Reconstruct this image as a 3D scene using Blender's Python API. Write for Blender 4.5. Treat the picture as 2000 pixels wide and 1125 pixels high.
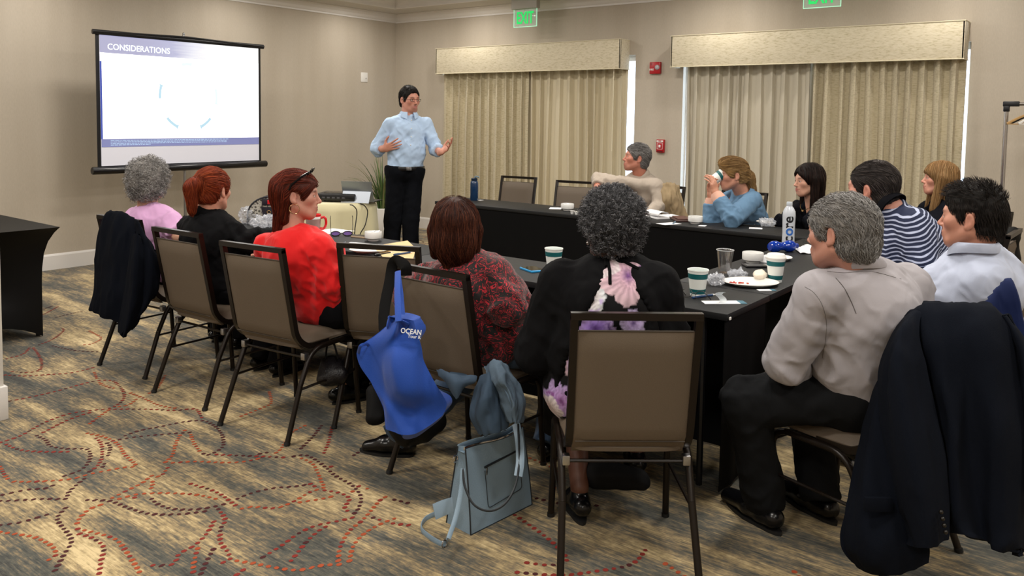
import bpy, bmesh, math, random
import numpy as np
from mathutils import Vector, Matrix, Euler
from mathutils.bvhtree import BVHTree
for o in list(bpy.data.objects): bpy.data.objects.remove(o)
S = bpy.context.scene
COL = S.collection
R = math.radians
# ------------------------------------------------------------------ camera
FPX, CY, PITCH, ROLL, YAW, EYE = 1589.41, 335.85, 0.066812, 0.014436, 0.655801, 1.5
_F = np.array([math.cos(YAW)*math.cos(PITCH), math.sin(YAW)*math.cos(PITCH), -math.sin(PITCH)])
_r = np.array([math.sin(YAW), -math.cos(YAW), 0.0]); _u = np.cross(_r, _F)
_R = math.cos(ROLL)*_r + math.sin(ROLL)*_u; _U = -math.sin(ROLL)*_r + math.cos(ROLL)*_u
cam = bpy.data.cameras.new('camera'); camo = bpy.data.objects.new('camera', cam); COL.objects.link(camo)
cam.sensor_width = 36; cam.lens = FPX*36/2000; cam.shift_y = -(562.5-CY)/2000; cam.clip_start = .05
M4 = Matrix.Identity(4)
for i in range(3):
    M4[i][0] = _R[i]; M4[i][1] = _U[i]; M4[i][2] = -_F[i]
M4[2][3] = EYE
camo.matrix_world = M4; S.camera = camo
def at(px, py, d=None, x=None, y=None, z=None):
    """real point of the room seen at a photo pixel, at view depth d or on a plane x / y / z"""
    v = _F + (px-1000)/FPX*_R + (CY-py)/FPX*_U
    if d is not None: t = d
    elif x is not None: t = x/v[0]
    elif y is not None: t = y/v[1]
    else: t = (z-EYE)/v[2]
    return Vector((v[0]*t, v[1]*t, EYE+v[2]*t))
XW, YW, ZC, ZB = 7.881, 8.094, 2.753, .149
# ------------------------------------------------------------------ world, lights, exposure
W = bpy.data.worlds.new('world'); S.world = W; W.use_nodes = True
bg = W.node_tree.nodes['Background']; bg.inputs[0].default_value = (.62, .78, 1, 1); bg.inputs[1].default_value = 5.0
S.view_settings.view_transform = 'Standard'; S.view_settings.look = 'None'
S.view_settings.exposure = 0.07; S.view_settings.gamma = 1; S.view_settings.use_curve_mapping = False
def area(loc, size, power, col=(1, .95, .875)):
    l = bpy.data.lights.new('ceiling_lamp', 'AREA'); l.shape = 'DISK'; l.size = size; l.energy = power; l.color = col
    o = bpy.data.objects.new('ceiling_lamp', l); o.location = loc; COL.objects.link(o); return o
for lx in (-.9, 1.3, 3.5, 5.7):
    for ly in (-1.2, 1.2, 3.6, 6.0):
        area((lx, ly, 3.0), .5, 33)
for ly in (1.2, 3.3, 6.5): area((7.28, ly, 2.85), .12, 7)
for lx in (1.2, 3.2, 5.2, 6.9): area((lx, 7.5, 2.85), .12, 7)
# ------------------------------------------------------------------ helpers
def lin(c):
    if isinstance(c, str):
        c = c.lstrip('#'); c = [int(c[i:i+2], 16)/255 for i in (0, 2, 4)]
    return tuple((v/12.92 if v <= .04045 else ((v+.055)/1.055)**2.4) for v in c[:3]) + (1,)
class NT:
    def __init__(s, m): s.t = m.node_tree; s.n = s.t.nodes; s.l = s.t.links
    def a(s, typ, **k):
        n = s.n.new('ShaderNode'+typ)
        for q, v in k.items():
            if q.startswith('i_'):
                key = q[2:]; key = int(key) if key.isdigit() else key.replace('_', ' ')
                n.inputs[key].default_value = v
            else: setattr(n, q, v)
        return n
    def c(s, a, b): s.l.new(a, b)
def ramp(nt, stops, interp='LINEAR'):
    r = nt.a('ValToRGB'); e = r.color_ramp.elements; r.color_ramp.interpolation = interp
    while len(e) < len(stops): e.new(.5)
    for i, (p, c) in enumerate(stops): e[i].position = p; e[i].color = lin(c) if not isinstance(c, float) else (c, c, c, 1)
    return r
def mat(name, col, rough=.6, metal=0, noise=0, nscale=20, nstretch=(1, 1, 1), bump=0, bscale=200, bstretch=None, sheen=0, trans=0, ior=1.45, emit=None, estr=0, alpha=1, attr=None, spec=.5, sss=0, coat=0, crease=0, cscale=13):
    m = bpy.data.materials.new(name); m.use_nodes = True; nt = NT(m); b = nt.n['Principled BSDF']
    b.inputs['Base Color'].default_value = lin(col); b.inputs['Roughness'].default_value = rough
    b.inputs['Metallic'].default_value = metal; b.inputs['IOR'].default_value = ior
    b.inputs['Specular IOR Level'].default_value = spec
    if sheen: b.inputs['Sheen Weight'].default_value = sheen; b.inputs['Sheen Roughness'].default_value = .5
    if trans: b.inputs['Transmission Weight'].default_value = trans
    if coat: b.inputs['Coat Weight'].default_value = coat
    if sss: b.inputs['Subsurface Weight'].default_value = sss; b.inputs['Subsurface Radius'].default_value = (.012, .005, .003); b.inputs['Subsurface Scale'].default_value = 1
    if alpha < 1: b.inputs['Alpha'].default_value = alpha
    if emit: b.inputs['Emission Color'].default_value = lin(emit); b.inputs['Emission Strength'].default_value = estr
    tc = nt.a('TexCoord'); src = None
    if attr:
        at_ = nt.a('Attribute', attribute_name=attr); src = at_.outputs['Color']; nt.c(src, b.inputs['Base Color'])
    if noise:
        mp = nt.a('Mapping'); mp.inputs['Scale'].default_value = nstretch; nt.c(tc.outputs['Object'], mp.inputs[0])
        n = nt.a('TexNoise', i_Scale=nscale, i_Detail=5.0, i_Roughness=.6); nt.c(mp.outputs[0], n.inputs['Vector'])
        r = ramp(nt, [(.3, 1-noise), (.7, 1+noise)])
        r.color_ramp.elements[0].color = (1-noise,)*3+(1,); r.color_ramp.elements[1].color = (1+noise,)*3+(1,)
        mx = nt.a('Mix', data_type='RGBA', blend_type='MULTIPLY'); mx.inputs[0].default_value = 1
        mx.inputs[6].default_value = lin(col)
        if src: nt.c(src, mx.inputs[6])
        nt.c(r.outputs[0], mx.inputs[7]); nt.c(mx.outputs[2], b.inputs['Base Color'])
    if bump:
        mp = nt.a('Mapping'); mp.inputs['Scale'].default_value = bstretch or (1, 1, 1); nt.c(tc.outputs['Object'], mp.inputs[0])
        n = nt.a('TexNoise', i_Scale=bscale, i_Detail=3.0); nt.c(mp.outputs[0], n.inputs['Vector'])
        bm = nt.a('Bump', i_Strength=bump, i_Distance=.004); nt.c(n.outputs[0], bm.inputs['Height']); nt.c(bm.outputs[0], b.inputs['Normal'])
        if crease:
            n2 = nt.a('TexNoise', noise_type='RIDGED_MULTIFRACTAL', i_Scale=float(cscale), i_Detail=2.0, i_Distortion=.8); mp2 = nt.a('Mapping'); mp2.inputs['Scale'].default_value = (1.5, 1.5, .8); mp2.inputs['Rotation'].default_value = (.5, .35, 0); nt.c(tc.outputs['Object'], mp2.inputs[0]); nt.c(mp2.outputs[0], n2.inputs['Vector'])
            b2 = nt.a('Bump', i_Strength=crease, i_Distance=.008); nt.c(n2.outputs[0], b2.inputs['Height']); nt.c(bm.outputs[0], b2.inputs['Normal']); nt.c(b2.outputs[0], b.inputs['Normal'])
    return m
MATS = {}
def MT(key, *a, **k):
    if key not in MATS: MATS[key] = mat(key, *a, **k)
    return MATS[key]
class MB:
    """mesh builder"""
    def __init__(s): s.v = []; s.f = []; s.mi = []; s.sm = []
    def add(s, v, f, mi=0, smooth=True):
        o = len(s.v); s.v += [tuple(p) for p in v]; s.f += [tuple(i+o for i in q) for q in f]
        s.mi += [mi]*len(f); s.sm += [smooth]*len(f); return s
    def box(s, c, d, rot=None, bev=0, mi=0, taper=None):
        """centre c, size d; optional bevel"""
        bm = bmesh.new(); bmesh.ops.create_cube(bm, size=1)
        for v in bm.verts:
            v.co = Vector((v.co.x*d[0], v.co.y*d[1], v.co.z*d[2]))
            if taper and v.co.z > 0: v.co.x *= taper; v.co.y *= taper
        if bev: bmesh.ops.bevel(bm, geom=bm.edges[:], offset=bev, segments=2, affect='EDGES', profile=.5)
        if rot is not None: bm.transform(rot.to_4x4())
        c = Vector(c)
        s.add([v.co+c for v in bm.verts], [[v.index for v in f.verts] for f in bm.faces] if not bm.verts.index_update() else 0, mi, bool(bev)); bm.free(); return s
    def sweep(s, pts, r, n=8, mi=0, cap=True, square=False, up=None, closed=False, smooth=True):
        """tube along pts; r number, list, or (w,h)"""
        P = [Vector(p) for p in pts]; N = len(P); V = []; F = []
        nrm = None
        for i, p in enumerate(P):
            t = (P[(i+1) % N]-P[i-1]) if closed else (P[min(i+1, N-1)]-P[max(i-1, 0)])
            if t.length < 1e-9: t = Vector((0, 0, 1))
            t.normalize()
            if nrm is None:
                nrm = Vector(up) if up is not None else (Vector((0, 0, 1)) if abs(t.z) < .9 else Vector((1, 0, 0)))
            elif up is not None: nrm = Vector(up)
            nrm = (nrm - t*nrm.dot(t))
            if nrm.length < 1e-6: nrm = t.orthogonal()
            nrm.normalize(); b = t.cross(nrm)
            ri = r[i] if isinstance(r, list) else r
            rw, rh = (ri if isinstance(ri, tuple) else (ri, ri))
            for k in range(n):
                a = 2*math.pi*(k+(.5 if square else 0))/n
                ca, sa = math.cos(a), math.sin(a)
                if square:
                    q = (abs(ca)**4+abs(sa)**4)**(-.25) if n > 4 else 1.0/max(abs(ca), abs(sa))
                    ca *= q; sa *= q
                V.append(p + b*(ca*rw) + nrm*(sa*rh))
        m = N if closed else N-1
        for i in range(m):
            j = (i+1) % N
            for k in range(n):
                l = (k+1) % n; F.append((i*n+k, i*n+l, j*n+l, j*n+k))
        if cap and not closed: F.append(tuple(range(n-1, -1, -1))); F.append(tuple((N-1)*n+k for k in range(n)))
        return s.add(V, F, mi, smooth)
    def lathe(s, prof, c=(0, 0, 0), n=24, mi=0, rot=None, wob=None):
        V = []; F = []; c = Vector(c); N = len(prof)
        for i, (r, z) in enumerate(prof):
            for k in range(n):
                a = 2*math.pi*k/n; rr = r*(1+(wob(a, z) if wob else 0))
                p = Vector((rr*math.cos(a), rr*math.sin(a), z))
                if rot is not None: p = rot @ p
                V.append(p+c)
        for i in range(N-1):
            for k in range(n):
                l = (k+1) % n; F.append((i*n+k, i*n+l, (i+1)*n+l, (i+1)*n+k))
        if prof[0][0] > 1e-6: F.append(tuple(range(n-1, -1, -1)))
        if prof[-1][0] > 1e-6: F.append(tuple((N-1)*n+k for k in range(n)))
        return s.add(V, F, mi)
    def sph(s, c, r, n=12, mi=0, sc=(1, 1, 1)):
        pr = [(max(1e-7, r*math.sin(math.pi*i/(n//2+2))), -r*math.cos(math.pi*i/(n//2+2))) for i in range(n//2+3)]
        o = len(s.v); s.lathe(pr, (0, 0, 0), n, mi)
        for i in range(o, len(s.v)):
            p = s.v[i]; s.v[i] = (p[0]*sc[0]+c[0], p[1]*sc[1]+c[1], p[2]*sc[2]+c[2])
        return s
    def sheet(s, fn, nu, nv, mi=0, thick=0, closedu=False):
        """fn(u,v)->point, u,v in 0..1; optional thickness along z-normal estimate"""
        V = [Vector(fn(i/nu, j/nv)) for i in range(nu+1) for j in range(nv+1)]; F = []
        idx = lambda i, j: i*(nv+1)+j
        for i in range(nu):
            for j in range(nv): F.append((idx(i, j), idx(i+1, j), idx(i+1, j+1), idx(i, j+1)))
        if thick:
            nn = [Vector((0, 0, 0)) for _ in V]
            for f in F:
                n = (V[f[1]]-V[f[0]]).cross(V[f[3]]-V[f[0]])
                for q in f: nn[q] += n
            N0 = len(V); V2 = [v - (n.normalized() if n.length > 0 else n)*thick for v, n in zip(V, nn)]
            F2 = [tuple(q+N0 for q in reversed(f)) for f in F]
            ring = [idx(i, 0) for i in range(nu+1)]+[idx(nu, j) for j in range(1, nv+1)]+[idx(i, nv) for i in range(nu-1, -1, -1)]+[idx(0, j) for j in range(nv-1, 0, -1)]
            F3 = [(ring[(k+1) % len(ring)], ring[k], ring[k]+N0, ring[(k+1) % len(ring)]+N0) for k in range(len(ring))]
            V = V+V2; F = F+F2+F3
        return s.add(V, F, mi)
    def xf(s, M, start=0):
        for i in range(start, len(s.v)): s.v[i] = tuple(M @ Vector(s.v[i]))
        return s
    def build(s, name, mats, parent=None, loc=None, rot=None):
        me = bpy.data.meshes.new(name); me.from_pydata(s.v, [], s.f)
        for m in (mats if isinstance(mats, (list, tuple)) else [mats]): me.materials.append(m)
        me.polygons.foreach_set('material_index', s.mi); me.polygons.foreach_set('use_smooth', s.sm); me.update()
        if len(s.f) < 6000 and any(s.sm): me.set_sharp_from_angle(angle=R(42))
        o = bpy.data.objects.new(name, me); COL.objects.link(o)
        if parent: o.parent = parent
        if loc is not None: o.location = loc
        if rot is not None: o.rotation_euler = rot
        return o
def sharp(o, ang=35):
    try: o.data.set_sharp_from_angle(angle=R(ang))
    except Exception: pass
    return o
def tag(o, label=None, cat=None, group=None, kind=None):
    if label: o['label'] = label
    if cat: o['category'] = cat
    if group: o['group'] = group
    if kind: o['kind'] = kind
    return o
def thing(name, label, cat, loc=(0, 0, 0), rz=0, group=None):
    o = bpy.data.objects.new(name, None); o.empty_display_size = .05; COL.objects.link(o)
    o.location = loc; o.rotation_euler = (0, 0, rz); return tag(o, label, cat, group)
def copy_tree(o, parent=None):
    c = o.copy(); COL.objects.link(c)
    if parent: c.parent = parent
    for ch in list(o.children): copy_tree(ch, c)
    return c
def bez(pts, n=8):
    """smooth Catmull-Rom polyline through pts"""
    P = [Vector(p) for p in pts]; P = [P[0]*2-P[1]]+P+[P[-1]*2-P[-2]]; out = []
    for i in range(1, len(P)-2):
        a, b, c, d = P[i-1:i+3]
        for k in range(n):
            t = k/n; out.append(.5*((2*b)+(c-a)*t+(2*a-5*b+4*c-d)*t*t+(3*b-a-3*c+d)*t**3))
    out.append(P[-2]); return out
def fillet(pts, r, n=5):
    P = [Vector(p) for p in pts]; out = [P[0]]
    for i in range(1, len(P)-1):
        a = (P[i-1]-P[i]); b = (P[i+1]-P[i]); ra = min(r, a.length*.49, b.length*.49)
        a = P[i]+a.normalized()*ra; b = P[i]+b.normalized()*ra
        for k in range(n+1):
            t = k/n; out.append(a*(1-t)**2+P[i]*2*t*(1-t)+b*t*t)
    out.append(P[-1]); return out
def text_mesh(txt, size, depth=.001, font_bold=False, space=1.0):
    cu = bpy.data.curves.new('lettering', 'FONT'); cu.body = txt; cu.size = size; cu.extrude = depth/2
    cu.align_x = 'CENTER'; cu.align_y = 'CENTER'; cu.space_character = space; cu.resolution_u = 3
    if font_bold: cu.offset = size*.02
    o = bpy.data.objects.new('lettering', cu); COL.objects.link(o)
    dg = bpy.context.evaluated_depsgraph_get(); me = bpy.data.meshes.new_from_object(o.evaluated_get(dg))
    bpy.data.objects.remove(o); bpy.data.curves.remove(cu); return me
def lettering(txt, size, m, parent, M, depth=.001, bold=False, name='lettering', space=1.0, sx=1.0):
    """text in the xy plane of matrix M (x right, y up, z towards the viewer)"""
    me = text_mesh(txt, size, depth, bold, space); me.transform(Matrix.Diagonal((sx, 1, 1, 1))); me.transform(M); me.materials.append(m)
    o = bpy.data.objects.new(name, me); COL.objects.link(o); o.parent = parent; return o
def frameM(origin, xdir, ydir):
    x = Vector(xdir).normalized(); z = x.cross(Vector(ydir)).normalized(); y = z.cross(x)
    M = Matrix.Identity(4)
    for i in range(3): M[i][0] = x[i]; M[i][1] = y[i]; M[i][2] = z[i]; M[i][3] = origin[i]
    return M
# ------------------------------------------------------------------ the room
X0, Y0, ZT = -2.6, -2.9, 3.05
def wallmat():
    m = mat('wallcovering', '#b3a793', rough=.75, bump=.25, bscale=130, bstretch=(1, 1, .35)); nt = NT(m); b = nt.n['Principled BSDF']
    tc = nt.a('TexCoord'); mp = nt.a('Mapping'); mp.inputs['Scale'].default_value = (1.3, 1.3, .12); nt.c(tc.outputs['Object'], mp.inputs[0])
    n = nt.a('TexNoise', i_Scale=2.2, i_Detail=4.0); nt.c(mp.outputs[0], n.inputs['Vector'])
    r = ramp(nt, [(.3, '#aea393'), (.7, '#bab0a1')]); nt.c(n.outputs[0], r.inputs[0])
    mp2 = nt.a('Mapping'); mp2.inputs['Scale'].default_value = (160, 160, 30); nt.c(tc.outputs['Object'], mp2.inputs[0])
    n2 = nt.a('TexNoise', i_Scale=1.0, i_Detail=2.0); nt.c(mp2.outputs[0], n2.inputs['Vector'])
    mx = nt.a('Mix', data_type='RGBA', blend_type='MULTIPLY'); mx.inputs[0].default_value = .16
    nt.c(r.outputs[0], mx.inputs[6]); nt.c(n2.outputs[0], mx.inputs[7])
    g = nt.a('Mix', data_type='RGBA', blend_type='MULTIPLY'); g.inputs[0].default_value = 1; nt.c(mx.outputs[2], g.inputs[6]); g.inputs[7].default_value = (1.09, 1.09, 1.09, 1)
    nt.c(g.outputs[2], b.inputs['Base Color']); return m
WALL = wallmat(); WHITE = mat('painted_trim', '#dcd8d4', rough=.45); CEIL = mat('ceiling_paint', '#c9c5be', rough=.9)
def carpetmat():
    m = mat('carpet', '#777777', rough=.95, sheen=.15); nt = NT(m); b = nt.n['Principled BSDF']; tc = nt.a('TexCoord')
    def nz(sc, scale, det=4.0, rough=.6):
        mp = nt.a('Mapping'); mp.inputs['Scale'].default_value = sc; nt.c(tc.outputs['Object'], mp.inputs[0])
        n = nt.a('TexNoise', i_Scale=scale, i_Detail=det, i_Roughness=rough); nt.c(mp.outputs[0], n.inputs['Vector']); return n.outputs[0]
    a = nz((5.2, .9, 1), 1.3, 4.5, .6); f = nz((120, 9, 1), 1.0, 3, .7); g = nz((55, 30, 1), 1.0, 2, .6)
    m1 = nt.a('Math', operation='MULTIPLY_ADD'); nt.c(f, m1.inputs[0]); m1.inputs[1].default_value = .55; nt.c(a, m1.inputs[2])
    m2 = nt.a('Math', operation='MULTIPLY_ADD'); nt.c(g, m2.inputs[0]); m2.inputs[1].default_value = .3; nt.c(m1.outputs[0], m2.inputs[2])
    m3 = nt.a('Math', operation='MULTIPLY_ADD'); nt.c(m2.outputs[0], m3.inputs[0]); m3.inputs[1].default_value = 1.0; m3.inputs[2].default_value = -.43
    r = ramp(nt, [(.27, '#2b2c2a'), (.38, '#484942'), (.45, '#61594a'), (.52, '#837356'), (.60, '#a59169'), (.72, '#cdb88c')]); nt.c(m3.outputs[0], r.inputs[0])
    nt.c(r.outputs[0], b.inputs['Base Color'])
    n3 = nz((400, 200, 1), 1.0, 1); bm = nt.a('Bump', i_Strength=.35, i_Distance=.004); nt.c(n3, bm.inputs['Height']); nt.c(bm.outputs[0], b.inputs['Normal']); return m
CARPET = carpetmat()
fl = tag(MB().box(((X0+XW)/2, (Y0+YW)/2, -.06), (XW-X0+.4, YW-Y0+.4, .12)).build('floor', CARPET), kind='structure')
# woven dotted swirls of the carpet, tufts traced on the floor and repeated with the pattern
TR = """0,545 90,515 190,460 300,420 400,405 480,395 530,365 540,330 510,290 480,275 400,280 250,320 120,350 40,365;r
190,500 300,445 420,408 520,400 640,400 760,405 850,400 880,440;r
380,505 450,520 510,550 545,600 590,645 530,655 400,680 300,705 150,715 40,715;o
0,650 30,700 60,712;o
400,510 440,550 440,620 400,665 320,700 230,715;r
160,515 200,535 220,560 290,572 380,575 390,620 350,665 270,695 215,740 120,750 0,775;m
0,800 100,795 200,790 285,790 300,760 370,700 440,660 480,570 470,545 560,525 700,510 840,500;m
520,525 600,495 700,475 800,455 880,450 930,470 965,510 970,560 930,590 900,600;m
720,630 750,600 765,550 790,505 820,490 840,540 870,585;o
860,590 900,595 1000,600 1120,605 1240,610;r
720,635 850,628 980,632 1080,625 1200,590 1240,545 1270,500 1330,470;o
870,440 920,455 960,480;r
1100,600 1180,588 1240,610 1330,600 1400,640 1460,690 1530,730 1570,780 1560,830 1540,855;m
1270,600 1350,630 1380,670 1400,720 1410,740 1350,760 1280,800 1200,830 1100,825 1040,835;o
830,725 900,745 960,770 1000,800 1040,830;r
520,790 600,770 720,765 850,772 940,790;o
660,790 690,815 760,835 860,835 950,820 1010,800 1080,770 1180,745 1290,735 1350,725;m
380,795 480,800 560,830 650,855 760,858 850,850 920,840;m
460,800 540,760 620,720 660,690 700,690 740,640;o
660,690 660,740 600,780 500,800 400,830 350,870 330,910;o
285,830 250,870 265,905 300,945 310,980 280,1030 240,1100 220,1120;m
310,915 400,935 500,965 550,1020 590,1080 610,1115;o
320,935 400,960 450,1000 440,1060 430,1125;r
0,935 80,945 160,960 230,1000 240,1040 200,1060;o
0,905 100,890 200,860 290,840;m
950,835 980,880 960,920 960,980 990,1020 1000,1055 960,1070;r
930,890 900,940 850,990 780,1030 750,1075 640,1080;r
900,930 870,980 845,1060 840,1125;o
940,990 900,1060 870,1125;m
1000,860 950,920 950,970 1010,1050 1100,1070 1200,1090 1300,1100 1400,1080 1500,1075;o
1030,1120 1100,1070 1150,1040 1230,990 1300,940 1380,905 1480,885 1540,870;r
1250,1080 1290,1030 1340,970 1400,920 1450,900;r
1470,1080 1480,1000 1520,930 1580,880 1650,800 1680,780;o
1520,1060 1540,990 1600,930 1690,885 1740,870;o
1350,725 1400,750 1480,765 1520,790 1500,830 1540,855 1600,865 1700,895 1782,905;r
1270,810 1400,790 1500,765 1600,745;o
1440,650 1500,710 1600,750;r
1660,780 1740,800 1782,810;m
30,180 100,160 140,130 180,190 170,230 110,240 40,235;r
0,250 100,255 200,250 320,240 420,215;r
230,125 330,145 440,150;m
390,60 440,90 400,115 360,120;o
170,120 230,95 275,60 270,45;r
410,240 440,290 540,320 620,350 700,385 800,400;o
600,350 560,380 480,400 380,470;o
650,330 690,300 720,250;o
1050,430 1150,390 1180,370 1170,320;o
1310,570 1360,520 1400,470;m
1410,590 1430,540 1445,470;r
1540,600 1600,560 1660,520;m
0,540 80,575 180,585 300,585;r"""
def dots():
    rnd = random.Random(5); V = []; Fc = []; MI = []; cells = {}
    base = []
    for ln in TR.split('\n'):
        pts, c = ln.split(';')
        P = [at(float(a)/2.2275, 620+float(b)/2.2275, z=0) for a, b in (q.split(',') for q in pts.split())]
        base.append((bez(P, 8) if len(P) > 2 else P, 'orm'.index(c)))
    offs = [(0, 0, 1)]+[(i*2.35+.25*((j+i) % 2), j*3.5+.6*(i % 2), 1) for i in range(-1, 3) for j in range(-1, 2) if (i, j) != (0, 0)]
    for ox, oy, s in offs:
        for P, c in base:
            acc = 0; ph = rnd.random()*6
            for a, b in zip(P, P[1:]):
                L = (b-a).length
                while acc < L:
                    p = a.lerp(b, acc/max(L, 1e-9)); acc += .030
                    x, y = p.x+ox, p.y+oy
                    if ox or oy:
                        v = np.array([x, y, -EYE]); dz = v@_F
                        if dz > .3 and 0 < 1000+FPX*(v@_R)/dz < 800 and 625 < CY-FPX*(v@_U)/dz < 1125: continue
                    if not (-.5 < x < XW-.05 and -.6 < y < YW-.05): continue
                    kx, ky = int(x/.024), int(y/.024)
                    if any((x-q[0])**2+(y-q[1])**2 < .0235**2 for i_ in (-1, 0, 1) for j_ in (-1, 0, 1) for q in cells.get((kx+i_, ky+j_), ())): continue
                    cells.setdefault((kx, ky), []).append((x, y))
                    ci = c if rnd.random() > .15 else min(2, c+1)
                    rx, ry = .0115*rnd.uniform(.7, 1.1), .0095*rnd.uniform(.75, 1.1); o = len(V)
                    for k in range(7):
                        an = 2*math.pi*k/7; V.append((x+rx*math.cos(an), y+ry*math.sin(an), .0012))
                    Fc.append(tuple(range(o, o+7))); MI.append(ci)
                acc -= L
    me = bpy.data.meshes.new('woven_dots'); me.from_pydata(V, [], Fc)
    for n, c in (('orange', '#9a4424'), ('red', '#7c241c'), ('maroon', '#421619')):
        me.materials.append(mat('tuft_'+n, c, rough=.95, noise=.35, nscale=60))
    me.polygons.foreach_set('material_index', MI); o = bpy.data.objects.new('woven_dots', me); COL.objects.link(o); o.parent = fl
    tag(o, 'dotted swirls in orange, red and maroon', kind='stuff')
dots()
# walls
_ya = lambda px: at(px, 220, x=XW).y
WY = dict(w1=(_ya(1239), 7.10), w2=(_ya(1890), _ya(1332.5))); WZ0, WZ1 = .12, 2.2; TH = .22
wr = MB()
def wbox(m, y0, y1, z0, z1): m.box((XW+TH/2, (y0+y1)/2, (z0+z1)/2), (TH, y1-y0, z1-z0))
wbox(wr, Y0, WY['w2'][0], 0, 3.2); wbox(wr, WY['w2'][1], WY['w1'][0], 0, 3.2); wbox(wr, WY['w1'][1], YW+TH, 0, 3.2)
for k in WY: wbox(wr, *WY[k], 0, WZ0); wbox(wr, *WY[k], WZ1, 3.2)
tag(wr.build('wall_right', WALL), kind='structure')
tag(MB().box(((X0+XW)/2, YW+TH/2, 1.6), (XW-X0, TH, 3.2)).build('wall_left', WALL), kind='structure')
tag(MB().box((X0-TH/2, (Y0+YW)/2, 1.6), (TH, YW-Y0+2*TH, 3.2)).build('wall_rear', WALL), kind='structure')
tag(MB().box(((X0+XW)/2, Y0-TH/2, 1.6), (XW-X0, TH, 3.2)).build('wall_near', WALL), kind='structure')
# glass
g = bpy.data.materials.new('window_glass'); g.use_nodes = True; nt = NT(g); nt.n.clear()
tr = nt.a('BsdfTransparent'); gl = nt.a('BsdfGlossy'); gl.inputs['Roughness'].default_value = .02; mx = nt.a('MixShader'); mx.inputs[0].default_value = .06; out = nt.a('OutputMaterial')
nt.c(tr.outputs[0], mx.inputs[1]); nt.c(gl.outputs[0], mx.inputs[2]); nt.c(mx.outputs[0], out.inputs[0])
for n, (a, b) in enumerate((WY['w1'], WY['w2'])):
    f = MB(); X = XW+.1
    for y in (a+.0075, b-.0075): f.box((X, y, (WZ0+WZ1)/2), (.05, .015, WZ1-WZ0))
    f.box((X, (a+b)/2, (WZ0+WZ1)/2), (.05, .05, WZ1-WZ0))
    for z in (WZ0+.03, WZ1-.03): f.box((X, (a+b)/2, z), (.05, b-a, .06))
    fo = tag(f.build('window_%d' % (n+1), WHITE), kind='structure')
    for y0, y1 in ((a+.015, (a+b)/2-.025), ((a+b)/2+.025, b-.015)):
        MB().box((X, (y0+y1)/2, (WZ0+WZ1)/2), (.006, y1-y0, WZ1-WZ0-.12)).build('pane', g, fo)
# ceiling: soffit band, tray and upper ceiling
OS = .47
ce = MB()
def ring(o0, o1, z0, z1, m):
    ax, bx, ay, by = X0+o0, XW-o0, Y0+o0, YW-o0; cx, dx, cy, dy = X0+o1, XW-o1, Y0+o1, YW-o1
    V = [(ax, ay, z0), (bx, ay, z0), (bx, by, z0), (ax, by, z0), (cx, cy, z1), (dx, cy, z1), (dx, dy, z1), (cx, dy, z1)]
    m.add(V, [(0, 1, 5, 4), (1, 2, 6, 5), (2, 3, 7, 6), (3, 0, 4, 7)], smooth=False)
def prof(m, pts):
    for (o0, z0), (o1, z1) in zip(pts, pts[1:]): ring(o0, o1, z0, z1, m)
prof(ce, [(-.1, 2.862), (OS, 2.862), (OS, 2.875), (OS, 3.02), (OS, ZT)])
ce.box(((X0+XW)/2, (Y0+YW)/2, ZT+.05), (XW-X0-2*OS+.1, YW-Y0-2*OS+.1, .1))
tag(ce.build('ceiling', CEIL), kind='structure')
t = MB(); prof(t, [(0, ZC), (.012, ZC), (.014, ZC+.018), (.03, ZC+.03), (.05, ZC+.055), (.085, ZC+.08), (.092, ZC+.095), (.105, ZC+.1), (.105, 2.862)])
tag(t.build('trim_1', WHITE), kind='structure')
t = MB(); prof(t, [(OS, 2.862), (OS+.012, 2.855), (OS+.02, 2.862), (OS+.02, 2.9), (OS+.035, 2.93), (OS+.07, 2.965), (OS+.09, 3.0), (OS+.1, 3.02), (OS+.1, ZT)])
tag(t.build('trim_2', WHITE), kind='structure')
def base(name, p0, p1, nrm):
    m = MB(); p0, p1, n = Vector(p0), Vector(p1), Vector(nrm)
    prf = [(0, 0), (.018, 0), (.018, ZB-.018), (.012, ZB-.006), (.004, ZB), (0, ZB)]
    V = [p0+n*o+Vector((0, 0, z)) for o, z in prf]+[p1+n*o+Vector((0, 0, z)) for o, z in prf]; k = len(prf)
    F = [(i, (i+1) % k, (i+1) % k+k, i+k) for i in range(k)]+[tuple(range(k)), tuple(range(2*k-1, k-1, -1))]
    m.add(V, F, smooth=False); return tag(m.build(name, WHITE), kind='structure')
base('baseboard_left', (X0, YW, 0), (XW, YW, 0), (0, -1, 0)); base('baseboard_right', (XW, Y0, 0), (XW, YW, 0), (-1, 0, 0))
# pillar at the left edge of the view
PILL = mat('pillar_paint', '#c4bfb6', rough=.7)
PX_ = at(5.5, 700, y=4.31).x; MB().box((PX_-.65, 4.56, 1.43), (1.30, .5, 2.86)).build('wall_pillar', PILL); tag(bpy.data.objects['wall_pillar'], kind='structure')
m = MB(); m.box((.905, 4.56, .082), (1.36, .545, .164), bev=.004); tag(m.build('baseboard_pillar', WHITE), kind='structure')
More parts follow.
